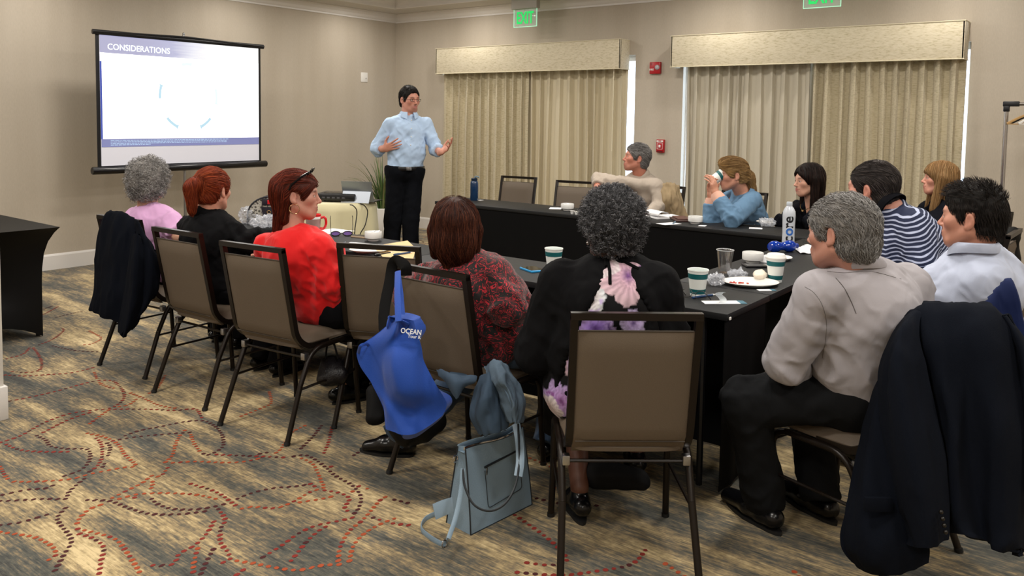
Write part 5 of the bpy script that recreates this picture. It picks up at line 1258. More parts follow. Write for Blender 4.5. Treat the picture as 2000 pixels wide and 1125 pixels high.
# P8 ---- blonde woman drinking from a paper cup
def p8():
    d = 6.3; hip = V3(6.32, 2.48, .56)
    s = Fig('blonde woman in a denim jacket drinking from a paper cup held in both hands', (6.3, 2.45, 0), hip, 165, A(1452, 377, d), A(1431, 341, d-.05), 129, -6, -2, size=1.0, female=True, shw=.175, skin='#c58e76', tface=150, brow='#4a3426',
            shL=A(1470, 391, 6.15), elL=A(1428, 428, 5.85), wrL=A(1397, 377, 5.98), shR=A(1425, 392, 6.5), elR=A(1388, 436, 6.12), wrR=A(1390, 384, 6.12), knL=(5.9, 2.3, .5), knR=(5.9, 2.6, .5),
            handL=dict(d=(_R*-.25+V3(0, 0, .95)-_F*.1), n=(_R*-.5+_F*.75), curl=(.55, .55, .5, .45), thumb=(.8, .6), res=.005), handR=dict(d=(_R*-.15+V3(0, 0, .95)), n=(_R*.3-_F*.9), curl=(.5, .5, .5, .5), thumb=(.7, .4), res=.0045), blush=.15, res=.005, look=(.1, -.1))
    den = MT('denim', '#5c7d9b', rough=.85, noise=.14, nscale=30, bump=.25, bscale=350); s.top('denim_jacket', den, .0085, body=dict(wh=.2, ww=.195, wc=.185, dh=.85, dw=.85, dc=.75, bust=.09), slv={-1: ((.07, .064, .055), .86), 1: ((.07, .064, .055), .86)}, hem=-.02, fold=.010, seed=41, sc=9, extra=lambda F: F.ell(s.chest-s.ax*.10+s.tf*.19, (.05, .10, .21), np.array([s.tr, s.tf, s.ax]), 's', .01))
    s.collar(den, h=.03, r=.07, open_=1.3, lean=.4)
    # pink shirt front and cuffs
    pk = fabric('pale_pink_shirt', '#d6a794', rough=.85); F = Field(s.waist-.25, s.waist+.25, .009); F.cone(s.hip+s.ax*.05, s.chest-s.ax*.06, .13, .1, s.tr, 1, k=.02); 
    for q in range(1): F.half(s.hip, s.u*-1, 'i')
    Pp, Q = F.mesh(); Pp = Pp+s.tf*.075+s.tr*.0; meshobj('pink_shirt_front', Pp, Q, pk, s.t)
    mb = MB()
    for wr, el in ((s.wrL, s.elL), (s.wrR, s.elR)): dd = n3(wr-el); mb.sweep([wr-dd*.085, wr-dd*.05, wr-dd*.01], [.05, .052, .042], 14)
    mb.build('turned_back_cuffs', pk, s.t)['kind'] = 'stuff'
    s.trousers(MATS['black_slacks'], hipr=.18, top=.04); s.shoes(MT('black_leather', '#08080a'), w=.04, L=.24)
    def fn(F, H):
        cap(F, H, .014, nape=-.06, facez=.072); F.ell(H.p(0, .03, .1), (.065, .075, .04), H.A, 'u', .03); F.ell(H.p(0, -.11, -.02), (.04, .04, .05), H.A, 'u', .02); F.cone(H.p(0, -.13, -.03), H.p(-.01, -.15, -.14), .038, .022, k=.02)
        F.ell(H.p(0, .16, -.03), (.1, .08, .1), H.A, 's', .008)
    h = s.hair_mesh(fn, '#86683f', amp=.004, sc=45, res=.0055, down=.28, stretch=(1, .4, 1))
    strandset(s, h, 1800, lambda p, n, i, k: (-s.H.A[1]-s.H.A[2]*(.0 if s.H.loc(p)[2] > .04 else .4)) if s.H.loc(p)[1] > -.12 else -s.H.A[2]+s.H.A[0]*.5*math.sin(i+k), 8, .011, .006, .0009, ['#9c7c50', '#b8986a', '#75583a', '#ab8a5c', '#654a2e'], stick=.8)
    mb = MB(); c = s.H.p(0, .108, -.048); ax = n3(s.H.A[1]*.88+s.H.A[2]*.35-s.H.A[0]*.0)
    s.settle(); return c, ax
CUP8 = p8()
# P9 ---- dark-haired woman
def p9():
    d = 6.05; hip = V3(6.3, 1.85, .56)
    s = Fig('woman with long dark hair, black top and gold pendant, behind the water bottle', (6.3, 1.87, 0), hip, 165, A(1588, 395, d), A(1579, 353, d-.04), 136, -3, 0, size=.98, female=True, shw=.175, skin='#cf9d86', tface=150, brow='#1c1210', lips='#a0524c',
            knL=(5.9, 1.75, .5), knR=(5.9, 2.0, .5), wrL=(5.95, 1.75, .66), wrR=(5.95, 1.98, .66), elL=(6.05, 1.62, .8), elR=A(1531, 432, 5.95), blush=.12, res=.005)
    s.top('black_blouse', fabric('black_blouse_cloth', '#0e0f16', rough=.75), .009, body=dict(wh=.185, ww=.175, wc=.175, dh=.8, dw=.8, dc=.72, bust=.085), slv={-1: ((.066, .06, .05), .95), 1: ((.066, .06, .05), .95)}, hem=-.04, fold=.012, seed=51,
          extra=lambda F: F.ell(s.neck-s.ax*.06+s.tf*.12, (.05, .06, .085), np.array([s.tr, s.tf, s.u]), 's', .01))
    mb = MB(); mb.sweep(bez([s.neck-s.tr*.065+s.tf*.03+s.ax*.0, s.neck-s.tr*.05+s.tf*.085-s.ax*.035, s.neck+s.tf*.115-s.ax*.065, s.neck+s.tr*.05+s.tf*.085-s.ax*.035, s.neck+s.tr*.065+s.tf*.03]), .0025, 6); mb.sph(s.neck+s.tf*.12-s.ax*.072, .011, 8, sc=(1, 1, .7)); mb.build('gold_necklace', MT('gold', '#c8a878', rough=.2, metal=1), s.t)
    s.trousers(MATS['black_slacks'], hipr=.17, top=.04); s.shoes(MT('black_leather', '#08080a'), w=.04, L=.24)
    def fn(F, H):
        cap(F, H, .016, nape=-.08, facez=.07, top=.004); F.cone(H.p(0, -.06, .0), H.p(0, -.07, -.21), .085, .07, H.A[0], .6, k=.03)
        for x in (-1, 1): F.cone(H.p(x*.078, -.01, .02), H.p(x*.078, .0, -.2), .026, .026, k=.02)
        F.ell(H.p(0, .13, -.05), (.062, .13, .12), H.A, 's', .006)
    h = s.hair_mesh(fn, '#140d0b', amp=.003, sc=45, res=.006, down=.32, stretch=(1, 1, .2))
    strandset(s, h, 1500, lambda p, n, i, k: -s.H.A[2]+(s.H.A[0]*np.sign(s.H.loc(p)[0])*.9 if s.H.loc(p)[2] > .08 else 0), 9, .018, .005, .0012, ['#1a1210', '#2c1d18', '#0e0908', '#3a2720'])
    s.settle()
p9()
# P11 ---- blonde woman at the right end
def p11():
    d = 5.75; hip = V3(6.28, .98, .56)
    s = Fig('woman with long straight blonde hair and fringe in black, behind the striped polo', (6.28, 1.0, 0), hip, 150, A(1840, 392, d), A(1835, 350, d-.03), 112, 4, 0, size=.98, female=True, shw=.17, skin='#cf9480', tface=135, brow='#7a5a3a',
            knL=(5.95, .95, .5), knR=(5.95, 1.2, .5), wrL=(5.8, 1.1, .6), wrR=(5.85, 1.25, .6), blush=.18, res=.005)
    s.top('black_top', MATS['black_blouse_cloth'], .009, body=dict(wh=.18, ww=.17, wc=.175, dh=.8, dw=.8, dc=.72, bust=.08), hem=-.04, fold=.012, seed=61, extra=lambda F: F.ell(s.neck-s.ax*.04+s.tf*.1, (.06, .07, .07), np.array([s.tr, s.tf, s.u]), 's', .01))
    s.trousers(MATS['black_slacks'], hipr=.17, top=.04); s.shoes(MT('black_leather', '#08080a'), w=.04, L=.24)
    def fn(F, H):
        cap(F, H, .016, nape=-.08, facez=.05, top=.004); F.cone(H.p(0, -.06, .0), H.p(0, -.06, -.22), .08, .07, H.A[0], .6, k=.03)
        for x in (-1, 1): F.cone(H.p(x*.076, .005, .02), H.p(x*.078, .03, -.22), .028, .024, k=.02)
        F.ell(H.p(0, .15, -.06), (.066, .14, .105), H.A, 's', .006)
    h = s.hair_mesh(fn, '#86643e', amp=.003, sc=45, res=.006, down=.34, stretch=(1, 1, .2))
    strandset(s, h, 1800, lambda p, n, i, k: -s.H.A[2]+((s.H.A[0]*np.sign(s.H.loc(p)[0])*.8+s.H.A[1]*.3) if s.H.loc(p)[2] > .08 else 0), 9, .018, .005, .0009, ['#a5825a', '#7d5c38', '#c4a173', '#8f6c44', '#5f4428'])
    s.settle()
p11()
# P10 ---- striped polo
def stripes():
    m = mat('striped_knit', '#1a2238', rough=.85); nt = NT(m); b = nt.n['Principled BSDF']; at_ = nt.a('Attribute', attribute_name='Col'); sp = nt.a('SeparateColor'); nt.c(at_.outputs['Color'], sp.inputs[0])
    r = ramp(nt, [(0, '#1c2440'), (.60, '#1c2440'), (.66, '#aeb6d0'), (.96, '#aeb6d0'), (1, '#1c2440')]); mu = nt.a('Math', operation='MULTIPLY'); mu.inputs[1].default_value = 62; nt.c(sp.outputs[0], mu.inputs[0]); fr = nt.a('Math', operation='FRACT'); nt.c(mu.outputs[0], fr.inputs[0]); nt.c(fr.outputs[0], r.inputs[0]); nt.c(r.outputs[0], b.inputs['Base Color']); return m
def p10():
    d = 3.75; hip = V3(4.27, .77, .56)
    s = Fig('man with short dark hair in a navy polo shirt with thin white stripes', (4.1, .75, 0), hip, 80, A(1735, 404, d-.05), A(1704, 370, d), 79, -4, 0, size=1.05, shw=.2, wide=1.02, skin='#b87f6c', tface=72, brow='#1c1512',
            shL=A(1668, 440, 3.9), shR=A(1785, 440, 3.62), elL=A(1640, 520, 3.95), elR=A(1805, 530, 3.55), wrR=(4.3, 1.1, .64), wrL=(4.05, 1.12, .64), knL=(4.0, 1.15, .52), knR=(4.3, 1.15, .52), blush=.15, stubble=.2, res=.0048)
    ax = s.ax; s.top('striped_polo', stripes(), .008, body=dict(wh=.2, ww=.195, wc=.195, dh=.82, dw=.8, dc=.74, back=.03), slv={-1: ((.075, .07, .05), .45), 1: ((.075, .072, .05), .47)}, hem=-.04, fold=.007, seed=71,
          col=lambda P: np.stack([((P-s.neck)@-ax)*1.0+.35]*3, 1))
    s.collar(fabric('black_collar', '#0b0b10'), h=.036, r=.066, drop=.012, lean=.3)
    s.trousers(MATS['black_slacks'], hipr=.19, top=.04); s.shoes(MT('black_leather', '#08080a'), w=.046, L=.29)
    h = s.hair_mesh(lambda F, H: cap(F, H, .007, nape=-.075, facez=.08, top=.004), '#221d1c', amp=.003, sc=45, res=.005)
    strandset(s, h, 1900, lambda p, n, i, k: (-s.H.A[1]*(1 if s.H.loc(p)[2] > .03 else .5)-s.H.A[2]*(.05 if s.H.loc(p)[2] > .06 else .7)), 6, .009, .0035, .0009, ['#2a2422', '#3c3532', '#1a1615', '#57504d'])
    s.settle()
p10()
# P12 ---- man in the pale blue-white shirt
def p12():
    d = 3.1; hip = V3(3.78, .50, .56)
    s = Fig('black-haired man in a white shirt leaning back at the right edge, blue jacket behind him', (3.7, .45, 0), hip, 62, A(1906, 486, d), A(1899, 426, d), 84, 0, 0, size=1.03, shw=.19, skin='#c08872', tface=66, brow='#15100e', jaw=1.05,
            shL=A(1828, 556, 3.22), shR=A(1926, 548, 3.04), elL=A(1765, 600, 3.42), wrL=A(1700, 620, 3.6), elR=A(1930, 650, 3.12), wrR=(3.72, .9, .62), knL=(3.72, .98, .52), knR=(4.0, .95, .52), blush=.14, stubble=.12, res=.0042)
    M_ = fabric('white_shirt', '#b7bfd4', rough=.7); s.top('shirt', M_, .0075, body=dict(wh=.185, ww=.18, wc=.182, dh=.8, dw=.78, dc=.7, back=.01), slv={-1: ((.07, .062, .052), .95), 1: ((.07, .064, .052), .95)}, hem=-.02, fold=.015, seed=81, sc=7, neckcut=(0, 0, .01))
    s.collar(M_, h=.038, r=.07)
    mb = MB(); c = s.neck+s.tf*.085-s.ax*.02; mb.sweep([c+s.ax*.02, c-s.ax*.06+s.tf*.02, c-s.ax*.2+s.tf*.04], [(.022, .01), (.03, .008), (.04, .006)], 8, up=s.tf); mb.build('patterned_tie', MT('tie', '#7a2a40', rough=.5, noise=.5, nscale=60), s.t)
    s.trousers(MATS['black_slacks'], hipr=.18, top=.04); s.shoes(MT('black_leather', '#08080a'), w=.046, L=.29)
    h = s.hair_mesh(lambda F, H: (cap(F, H, .004, nape=-.055, facez=.078, top=.012), F.ell(H.p(0, .0, .08), (.066, .09, .052), H.A, 'u', .02)), '#14110f', amp=.006, sc=50, res=.0045)
    strandset(s, h, 3800, lambda p, n, i, k: (s.H.A[1]*.5+n*1.1+s.H.A[0]*.6*math.sin(i*1.9)) if s.H.loc(p)[2] > .075 else -s.H.A[2]+s.H.A[1]*-.3+n*.12, 6, .0048, .002, .0008, ['#1a1615', '#100d0c', '#2a2523', '#332d2a'], stick=.35)
    s.settle()
p12()
# ------------------------------------------------------------------ remaining chairs
chair(6.47, 3.42, 180, 'banquet chair of the man in beige, tan coat over its back')
chair(6.42, 2.66, 176, 'banquet chair of the woman drinking, only a dark edge of its back showing')
chair(6.34, 1.84, 172, 'banquet chair hidden behind the dark-haired woman')
chair(6.34, .95, 160, 'banquet chair of the blonde woman at the right end')
chair(4.30, .75, 80, 'banquet chair under the man in the striped polo')
chair(3.80, .56, 42, 'banquet chair under the man in white, blue jacket on its back')
chair(5.35, .80, 88, 'banquet chair with the black coat, right edge of the photo')
# ------------------------------------------------------------------ draped cloth helper
def A3(q): return np.array(at(q[0], q[1], d=q[2]))
def cloth(name, m, parent, cones, res=.009, fold=.008, sc=8, seed=1, side=None, cut=None, stretch=5, dirn=(0, 0, 1), k=.03, subs=()):
    """cones: ((px,py,d),(px,py,d),ra,rb,flat) in view; side = direction of the wide axis"""
    pts = [A3(c[i]) for c in cones for i in (0, 1)]; mr = max(max(c[2], c[3]) for c in cones)+.05
    lo = np.min(pts, 0)-mr; hi = np.max(pts, 0)+mr; lo[2] = max(lo[2], .004); F = Field(lo, hi, res)
    sd = _R if side is None else np.array(side)
    for c in cones: F.cone(A3(c[0]), A3(c[1]), c[2], c[3], c[5] if len(c) > 5 else sd, c[4], k=k, flat=len(c) > 6)
    for q, r in subs: F.ell(A3(q), (r, r, r), op='s', k=.02)
    if cut: F.half(*cut)
    P_, Q = F.mesh(); N = vnormals(P_, Q); P_ = wrinkle(P_, N, fold, sc, seed, dirn, stretch); P_ = wrinkle(P_, N, fold*.5, sc*2.2, seed+3, np.array(dirn)+.2, stretch)
    P_[:, 2] = np.maximum(P_[:, 2], .003); return meshobj(name, P_, Q, m, parent)
def rebase(t, loc):
    T = Matrix.Translation(-Vector(loc)); 
    def rec(o):
        for c in o.children:
            if c.type == 'MESH': c.data.transform(T)
            rec(c)
    rec(t); t.location = loc
cr13 = (.875, -.485, 0)
def patch(rows, nu=40, nv=40, thick=.05):
    G_ = [[A3(q) for q in r] for r in rows]
    def cr(P_, t):
        n = len(P_)-1; x = min(t*n, n-1e-6); i = int(x); f = x-i; g = lambda j: P_[min(max(j, 0), n)]
        a, b, c, d = g(i-1), g(i), g(i+1), g(i+2); return .5*((2*b)+(c-a)*f+(2*a-5*b+4*c-d)*f*f+(3*b-a-3*c+d)*f**3)
    return MB().sheet(lambda u, v: cr([cr(r, u) for r in G_], 1-v), nu, nv, thick=thick)
def pcloth(name, m, parent, rows, seed=1, fold=.008, sc=9, thick=.009, dirn=(0, 0, 1), n=46):
    o = patch(rows, n, n, thick).build(name, m, parent); me = o.data; N_ = len(me.vertices); Pq = np.zeros(N_*3, np.float32); me.vertices.foreach_get('co', Pq); Pq = Pq.reshape(-1, 3).astype(float); Nq = np.zeros(N_*3, np.float32); me.vertices.foreach_get('normal', Nq); Nq = Nq.reshape(-1, 3).astype(float)
    h_ = N_//2; V_ = np.array(tuple(-_F)); s_ = np.sign(Nq[:h_]@V_); s_[s_ == 0] = 1; D = wrinkle(Pq[:h_], Nq[:h_]*s_[:, None], fold, sc, seed, dirn, 5)-Pq[:h_]; D += wrinkle(Pq[:h_], Nq[:h_]*s_[:, None], fold*.4, sc*2.3, seed+5, np.array(dirn)+.3, 4)-Pq[:h_]
    Pq[:h_] += D; Pq[h_:] += D; me.vertices.foreach_set('co', Pq.astype(np.float32).ravel()); me.update(); return o
# charcoal-navy suit jacket over the front right chair
t = thing('suit_jacket', 'dark navy suit jacket draped over the front right chair back', 'jacket'); NV = MT('navy_wool', '#0c1019', rough=.95, noise=.12, nscale=120, bump=.3, bscale=600, spec=.12, crease=.25, cscale=8)
pcloth('jacket_back', NV, t, [[(1770, 650, 2.74), (1805, 635, 2.72), (1860, 632, 2.68), (1925, 632, 2.64), (1950, 655, 2.62)], [(1748, 622, 2.62), (1792, 597, 2.60), (1860, 591, 2.57), (1935, 594, 2.52), (1964, 620, 2.50)], [(1788, 672, 2.55), (1815, 665, 2.50), (1865, 655, 2.47), (1935, 655, 2.44), (1992, 700, 2.47)],
    [(1812, 765, 2.52), (1842, 770, 2.44), (1885, 770, 2.45), (1945, 765, 2.40), (2012, 795, 2.47)], [(1835, 890, 2.48), (1865, 900, 2.41), (1900, 900, 2.44), (1960, 895, 2.37), (2015, 905, 2.46)], [(1845, 990, 2.46), (1872, 1015, 2.39), (1915, 1030, 2.42), (1960, 1040, 2.37), (1998, 1058, 2.42)], [(1850, 1035, 2.44), (1885, 1045, 2.38), (1925, 1055, 2.41), (1952, 1072, 2.37), (1994, 1072, 2.40)]], 2, .010)
pcloth('jacket_front', NV, t, [[(1745, 680, 2.62), (1760, 680, 2.56), (1785, 690, 2.52)], [(1700, 780, 2.64), (1718, 780, 2.55), (1775, 790, 2.50)], [(1672, 900, 2.61), (1702, 900, 2.51), (1785, 900, 2.47)], [(1650, 1000, 2.58), (1695, 1010, 2.47), (1800, 1000, 2.44)], [(1644, 1065, 2.56), (1700, 1085, 2.45), (1812, 1055, 2.43)], [(1672, 1106, 2.54), (1735, 1124, 2.45), (1812, 1098, 2.43)]], 4, .008)
sl_ = pcloth('sleeve', NV, t, [[(1762, 622, 2.62), (1782, 606, 2.58), (1800, 606, 2.56)], [(1738, 660, 2.56), (1758, 645, 2.48), (1795, 660, 2.50)], [(1714, 720, 2.55), (1752, 715, 2.42), (1808, 720, 2.47)], [(1716, 800, 2.52), (1765, 800, 2.38), (1826, 800, 2.45)], [(1730, 890, 2.49), (1782, 890, 2.35), (1842, 885, 2.42)], [(1748, 980, 2.47), (1800, 985, 2.33), (1850, 985, 2.40)], [(1766, 1056, 2.45), (1806, 1070, 2.33), (1850, 1050, 2.38)]], 7, .006, thick=.02)
pcloth('sleeve', NV, t, [[(1950, 618, 2.52), (1962, 616, 2.48), (1972, 625, 2.52)], [(1970, 690, 2.50), (1995, 680, 2.43), (2020, 700, 2.48)], [(1985, 800, 2.48), (2015, 800, 2.40), (2050, 800, 2.46)], [(1995, 960, 2.46), (2025, 970, 2.38), (2060, 960, 2.44)]], 9, .006, thick=.02)
fl_p = A3((1715, 985, 2.44)); MB().box(fl_p, (.085, .014, .045), rot=Matrix.Rotation(R(-52), 3, 'Z'), bev=.004).build('pocket_flap', NV, t)
mb = MB()
for k in range(4): mb.sph(A3((1838+k*3, 1000+k*13, 2.325)), .0065, 10)
mb.build('sleeve_buttons', mat('horn_button', '#15120f', rough=.3), sl_)['kind'] = 'stuff'
rebase(t, at(1850, 1000, d=2.45))
# dark coat on the left chair
t = thing('wool_coat', 'black-navy coat hung over the leftmost occupied chair', 'coat'); NB = MT('dark_coat_wool', '#070a12', rough=.95, noise=.15, nscale=120, spec=.1, crease=.3)
pcloth('coat_body', NB, t, [[(210, 436, 4.73), (228, 432, 4.71), (262, 444, 4.65)], [(203, 422, 4.63), (226, 414, 4.59), (264, 428, 4.53)], [(192, 468, 4.61), (226, 462, 4.49), (262, 476, 4.45)], [(187, 530, 4.59), (222, 530, 4.45), (258, 545, 4.41)], [(185, 570, 4.57), (215, 578, 4.41), (250, 592, 4.40)], [(176, 604, 4.55), (205, 620, 4.43), (242, 634, 4.39)]], 12, .010)
pcloth('coat_side', NB, t, [[(262, 428, 4.53), (270, 434, 4.47), (280, 448, 4.51)], [(260, 480, 4.47), (288, 486, 4.39), (306, 492, 4.45)], [(262, 545, 4.43), (290, 545, 4.36), (314, 530, 4.43)], [(262, 590, 4.41), (285, 590, 4.35), (306, 572, 4.41)], [(255, 625, 4.39), (268, 622, 4.34), (278, 612, 4.39)]], 13, .008)
pcloth('sleeve', NB, t, [[(258, 462, 4.43), (268, 456, 4.37), (280, 466, 4.42)], [(248, 520, 4.41), (264, 520, 4.32), (286, 522, 4.39)], [(240, 580, 4.39), (258, 580, 4.30), (280, 585, 4.37)], [(232, 630, 4.37), (248, 634, 4.29), (268, 632, 4.36)], [(231, 648, 4.36), (240, 660, 4.30), (250, 650, 4.35)]], 14, .006, thick=.02)
rebase(t, at(240, 560, d=4.65))
# blue jacket behind the man in white
t = thing('blue_jacket', 'bright navy blue suit jacket on the chair of the man in white shirt', 'jacket'); BJ = MT('blue_suiting', '#13204a', rough=.8, noise=.1, nscale=150, spec=.3, crease=.3)
pcloth('jacket_back', BJ, t, [[(1895, 612, 2.88), (1930, 596, 2.84), (1960, 560, 2.80), (1975, 556, 2.78)], [(1885, 606, 2.80), (1922, 590, 2.74), (1955, 553, 2.70), (1974, 546, 2.68)], [(1872, 640, 2.78), (1920, 635, 2.68), (1955, 622, 2.69), (1990, 600, 2.65)], [(1868, 720, 2.76), (1920, 720, 2.66), (1960, 715, 2.68), (2008, 700, 2.64)], [(1868, 800, 2.76), (1920, 810, 2.66), (1960, 805, 2.68), (2015, 800, 2.64)]], 22, .012)
rebase(t, at(1950, 700, d=2.8))
# tan coat by the man in beige
t = thing('tan_coat', 'tan coat folded over the chair back right of the man in beige', 'coat'); TN = MT('tan_cotton', '#8f7c5e', rough=.85, crease=.6)
pcloth('coat_body', TN, t, [[(1286, 372, 6.95), (1310, 370, 6.92), (1328, 374, 6.90)], [(1282, 362, 6.86), (1308, 358, 6.83), (1327, 363, 6.81)], [(1284, 385, 6.82), (1308, 388, 6.74), (1333, 395, 6.78)], [(1286, 412, 6.80), (1312, 415, 6.76), (1340, 420, 6.76)], [(1286, 450, 6.80), (1316, 455, 6.75), (1348, 455, 6.76)]], 32, .016, sc=14)
rebase(t, at(1310, 400, d=6.83))
# black coat on the far right chair
t = thing('black_coat', 'black coat over a chair back at the right edge, behind the man in white', 'coat')
cloth('coat_body', MT('black_coat_cloth', '#090908', rough=.6, spec=.25, crease=.4), t, [((1948, 450, 4.74), (1974, 458, 4.70), .04, .045, .8), ((1960, 470, 4.72), (1966, 590, 4.68), .075, .085, .7)], side=_R, seed=42, fold=.012, sc=9); rebase(t, at(1965, 560, d=4.7))
# denim jacket on the seat of the paisley woman
t = thing('denim_jacket', 'faded denim jacket slipping off the right side of the paisley woman\'s chair', 'jacket'); DN = MT('faded_denim', '#4c5d6d', rough=.9, noise=.22, nscale=35, bump=.3, bscale=400)
pcloth('denim_sleeve', DN, t, [[(945, 716, 3.0), (965, 706, 2.96), (985, 712, 2.98)], [(955, 738, 2.97), (978, 732, 2.88), (1004, 742, 2.95)], [(968, 765, 2.95), (992, 760, 2.84), (1016, 762, 2.92)], [(982, 792, 2.93), (1002, 790, 2.82), (1024, 788, 2.90)], [(992, 818, 2.92), (1006, 826, 2.83), (1022, 822, 2.89)]], 52, .010, sc=14, dirn=(.6, 0, 1), thick=.02)
pcloth('denim_body', MT('dark_denim', '#2f4052', rough=.9, noise=.2, nscale=35, crease=.5), t, [[(940, 735, 2.98), (955, 728, 2.94), (970, 745, 2.96)], [(926, 775, 2.96), (950, 772, 2.88), (980, 780, 2.94)], [(921, 815, 2.94), (948, 812, 2.87), (990, 820, 2.93)], [(935, 848, 2.93), (960, 846, 2.87), (985, 838, 2.92)]], 54, .010, sc=12)
pcloth('denim_collar', MATS['dark_denim'], t, [[(852, 722, 2.96), (885, 728, 2.90), (930, 735, 2.94)], [(866, 740, 2.92), (890, 748, 2.86), (926, 745, 2.92)], [(885, 772, 2.90), (893, 778, 2.86), (908, 752, 2.91)]], 56, .006)
rebase(t, at(960, 780, d=2.9))
# ------------------------------------------------------------------ bags
t = thing('tote_bag', 'bright blue fabric tote bag slung from the corner of the paisley woman\'s chair', 'bag'); BL = MT('blue_nonwoven', '#0c3f98', rough=.75, bump=.2, bscale=250, sheen=.15)
tr_rows = [[(772, 622, 3.033), (778, 622, 2.994), (790, 622, 3.022), (808, 626, 3.011)], [(742, 645, 3.055), (766, 655, 2.984), (788, 650, 3.027), (815, 655, 3.006)], [(698, 688, 3.066), (740, 700, 3.027), (772, 700, 2.956), (828, 700, 3.011)],
           [(722, 745, 3.044), (752, 762, 3.011), (782, 765, 2.940), (850, 745, 3.000)], [(746, 795, 3.022), (766, 806, 2.978), (806, 800, 3.011), (872, 786, 2.985)], [(754, 838, 3.000), (786, 849, 2.956), (830, 838, 2.994), (866, 812, 2.99)]]
tb = patch(tr_rows, 44, 44, .05).build('bag_body', BL, t)
if True:
    me = tb.data; N_ = len(me.vertices); Pq = np.zeros(N_*3, np.float32); me.vertices.foreach_get('co', Pq); Pq = Pq.reshape(-1, 3).astype(float); Nq = np.zeros(N_*3, np.float32); me.vertices.foreach_get('normal', Nq)
    Pq = wrinkle(Pq, Nq.reshape(-1, 3).astype(float), .008, 9, 3, (0, 0, 1), 5); me.vertices.foreach_set('co', Pq.astype(np.float32).ravel()); me.update()
MB().sweep([A3(q) for q in ((777, 530, 3.2), (776, 570, 3.08), (778, 628, 2.99))], (.012, .003), 8, up=tuple(-_F)).build('handle', BL, t)
MB().sweep([A3(q) for q in ((777, 530, 3.2), (783, 575, 3.12), (787, 628, 3.04))], (.010, .003), 8, up=tuple(-_F)).build('handle', BL, t)
MB().sweep(bez([A3(q) for q in ((700, 690, 3.06), (704, 676, 3.02), (716, 672, 3.04), (722, 678, 3.06))]), (.006, .002), 6, up=tuple(-_F)).build('piping_loop', BL, t)
WT = mat('white_print', '#e8ecf4', rough=.6)
o_ = A3((803, 648, 2.958)); lettering('OCEAN', .026, WT, t, frameM(o_, tuple(_R-_U*.12), tuple(_U)), .001, True, sx=.85)
o_ = A3((809, 658, 2.955)); lettering('Tour R', .016, WT, t, frameM(o_, tuple(_R-_U*.12), tuple(_U)), .001, True)
rebase(t, at(790, 840, d=2.98))
# black strap bag on the same corner
t = thing('black_shoulder_bag', 'black bag on the floor under the blue tote, its strap looped over the chair corner', 'bag'); BB = MT('black_nylon', '#070708', rough=.7, spec=.2)
cloth('bag_body', BB, t, [((808, 800, 3.22), (818, 835, 3.2), .105, .10, .55)], side=_R, seed=61, fold=.01); 
MB().sweep(bez([A3(q) for q in ((785, 780, 3.16), (750, 640, 3.24), (762, 545, 3.30), (768, 514, 3.30), (778, 510, 3.27), (792, 520, 3.25), (794, 538, 3.26))], 5), (.022, .003), 8, up=tuple(-_F)).build('strap', BB, t); rebase(t, at(810, 860, d=3.15))
t = thing('black_purse', 'small black bag standing on the carpet left of the blue tote', 'bag'); cloth('bag_body', BB, t, [((733, 765, 3.55), (735, 815, 3.5), .042, .045, .8)], side=_R, seed=63, fold=.006)
MB().sweep([A3(q) for q in ((722, 750, 3.52), (733, 742, 3.52), (746, 752, 3.52))], .006, 6).build('handle', BB, t); rebase(t, at(735, 815, d=3.5))
t = thing('dark_sequin_bag', 'dark glittery bag under the chair of the woman in red', 'bag'); cloth('bag_body', MT('sequin', '#100e12', rough=.4, noise=.6, nscale=90, bump=.6, bscale=150), t, [((645, 705, 4.0), (648, 735, 3.95), .05, .075, .6)], side=_R, seed=65)
MB().sweep(bez([A3(q) for q in ((636, 700, 3.95), (640, 672, 3.95), (652, 672, 3.95), (660, 700, 3.95))]), .005, 6).build('handle', BB, t); rebase(t, at(648, 735, d=3.95))
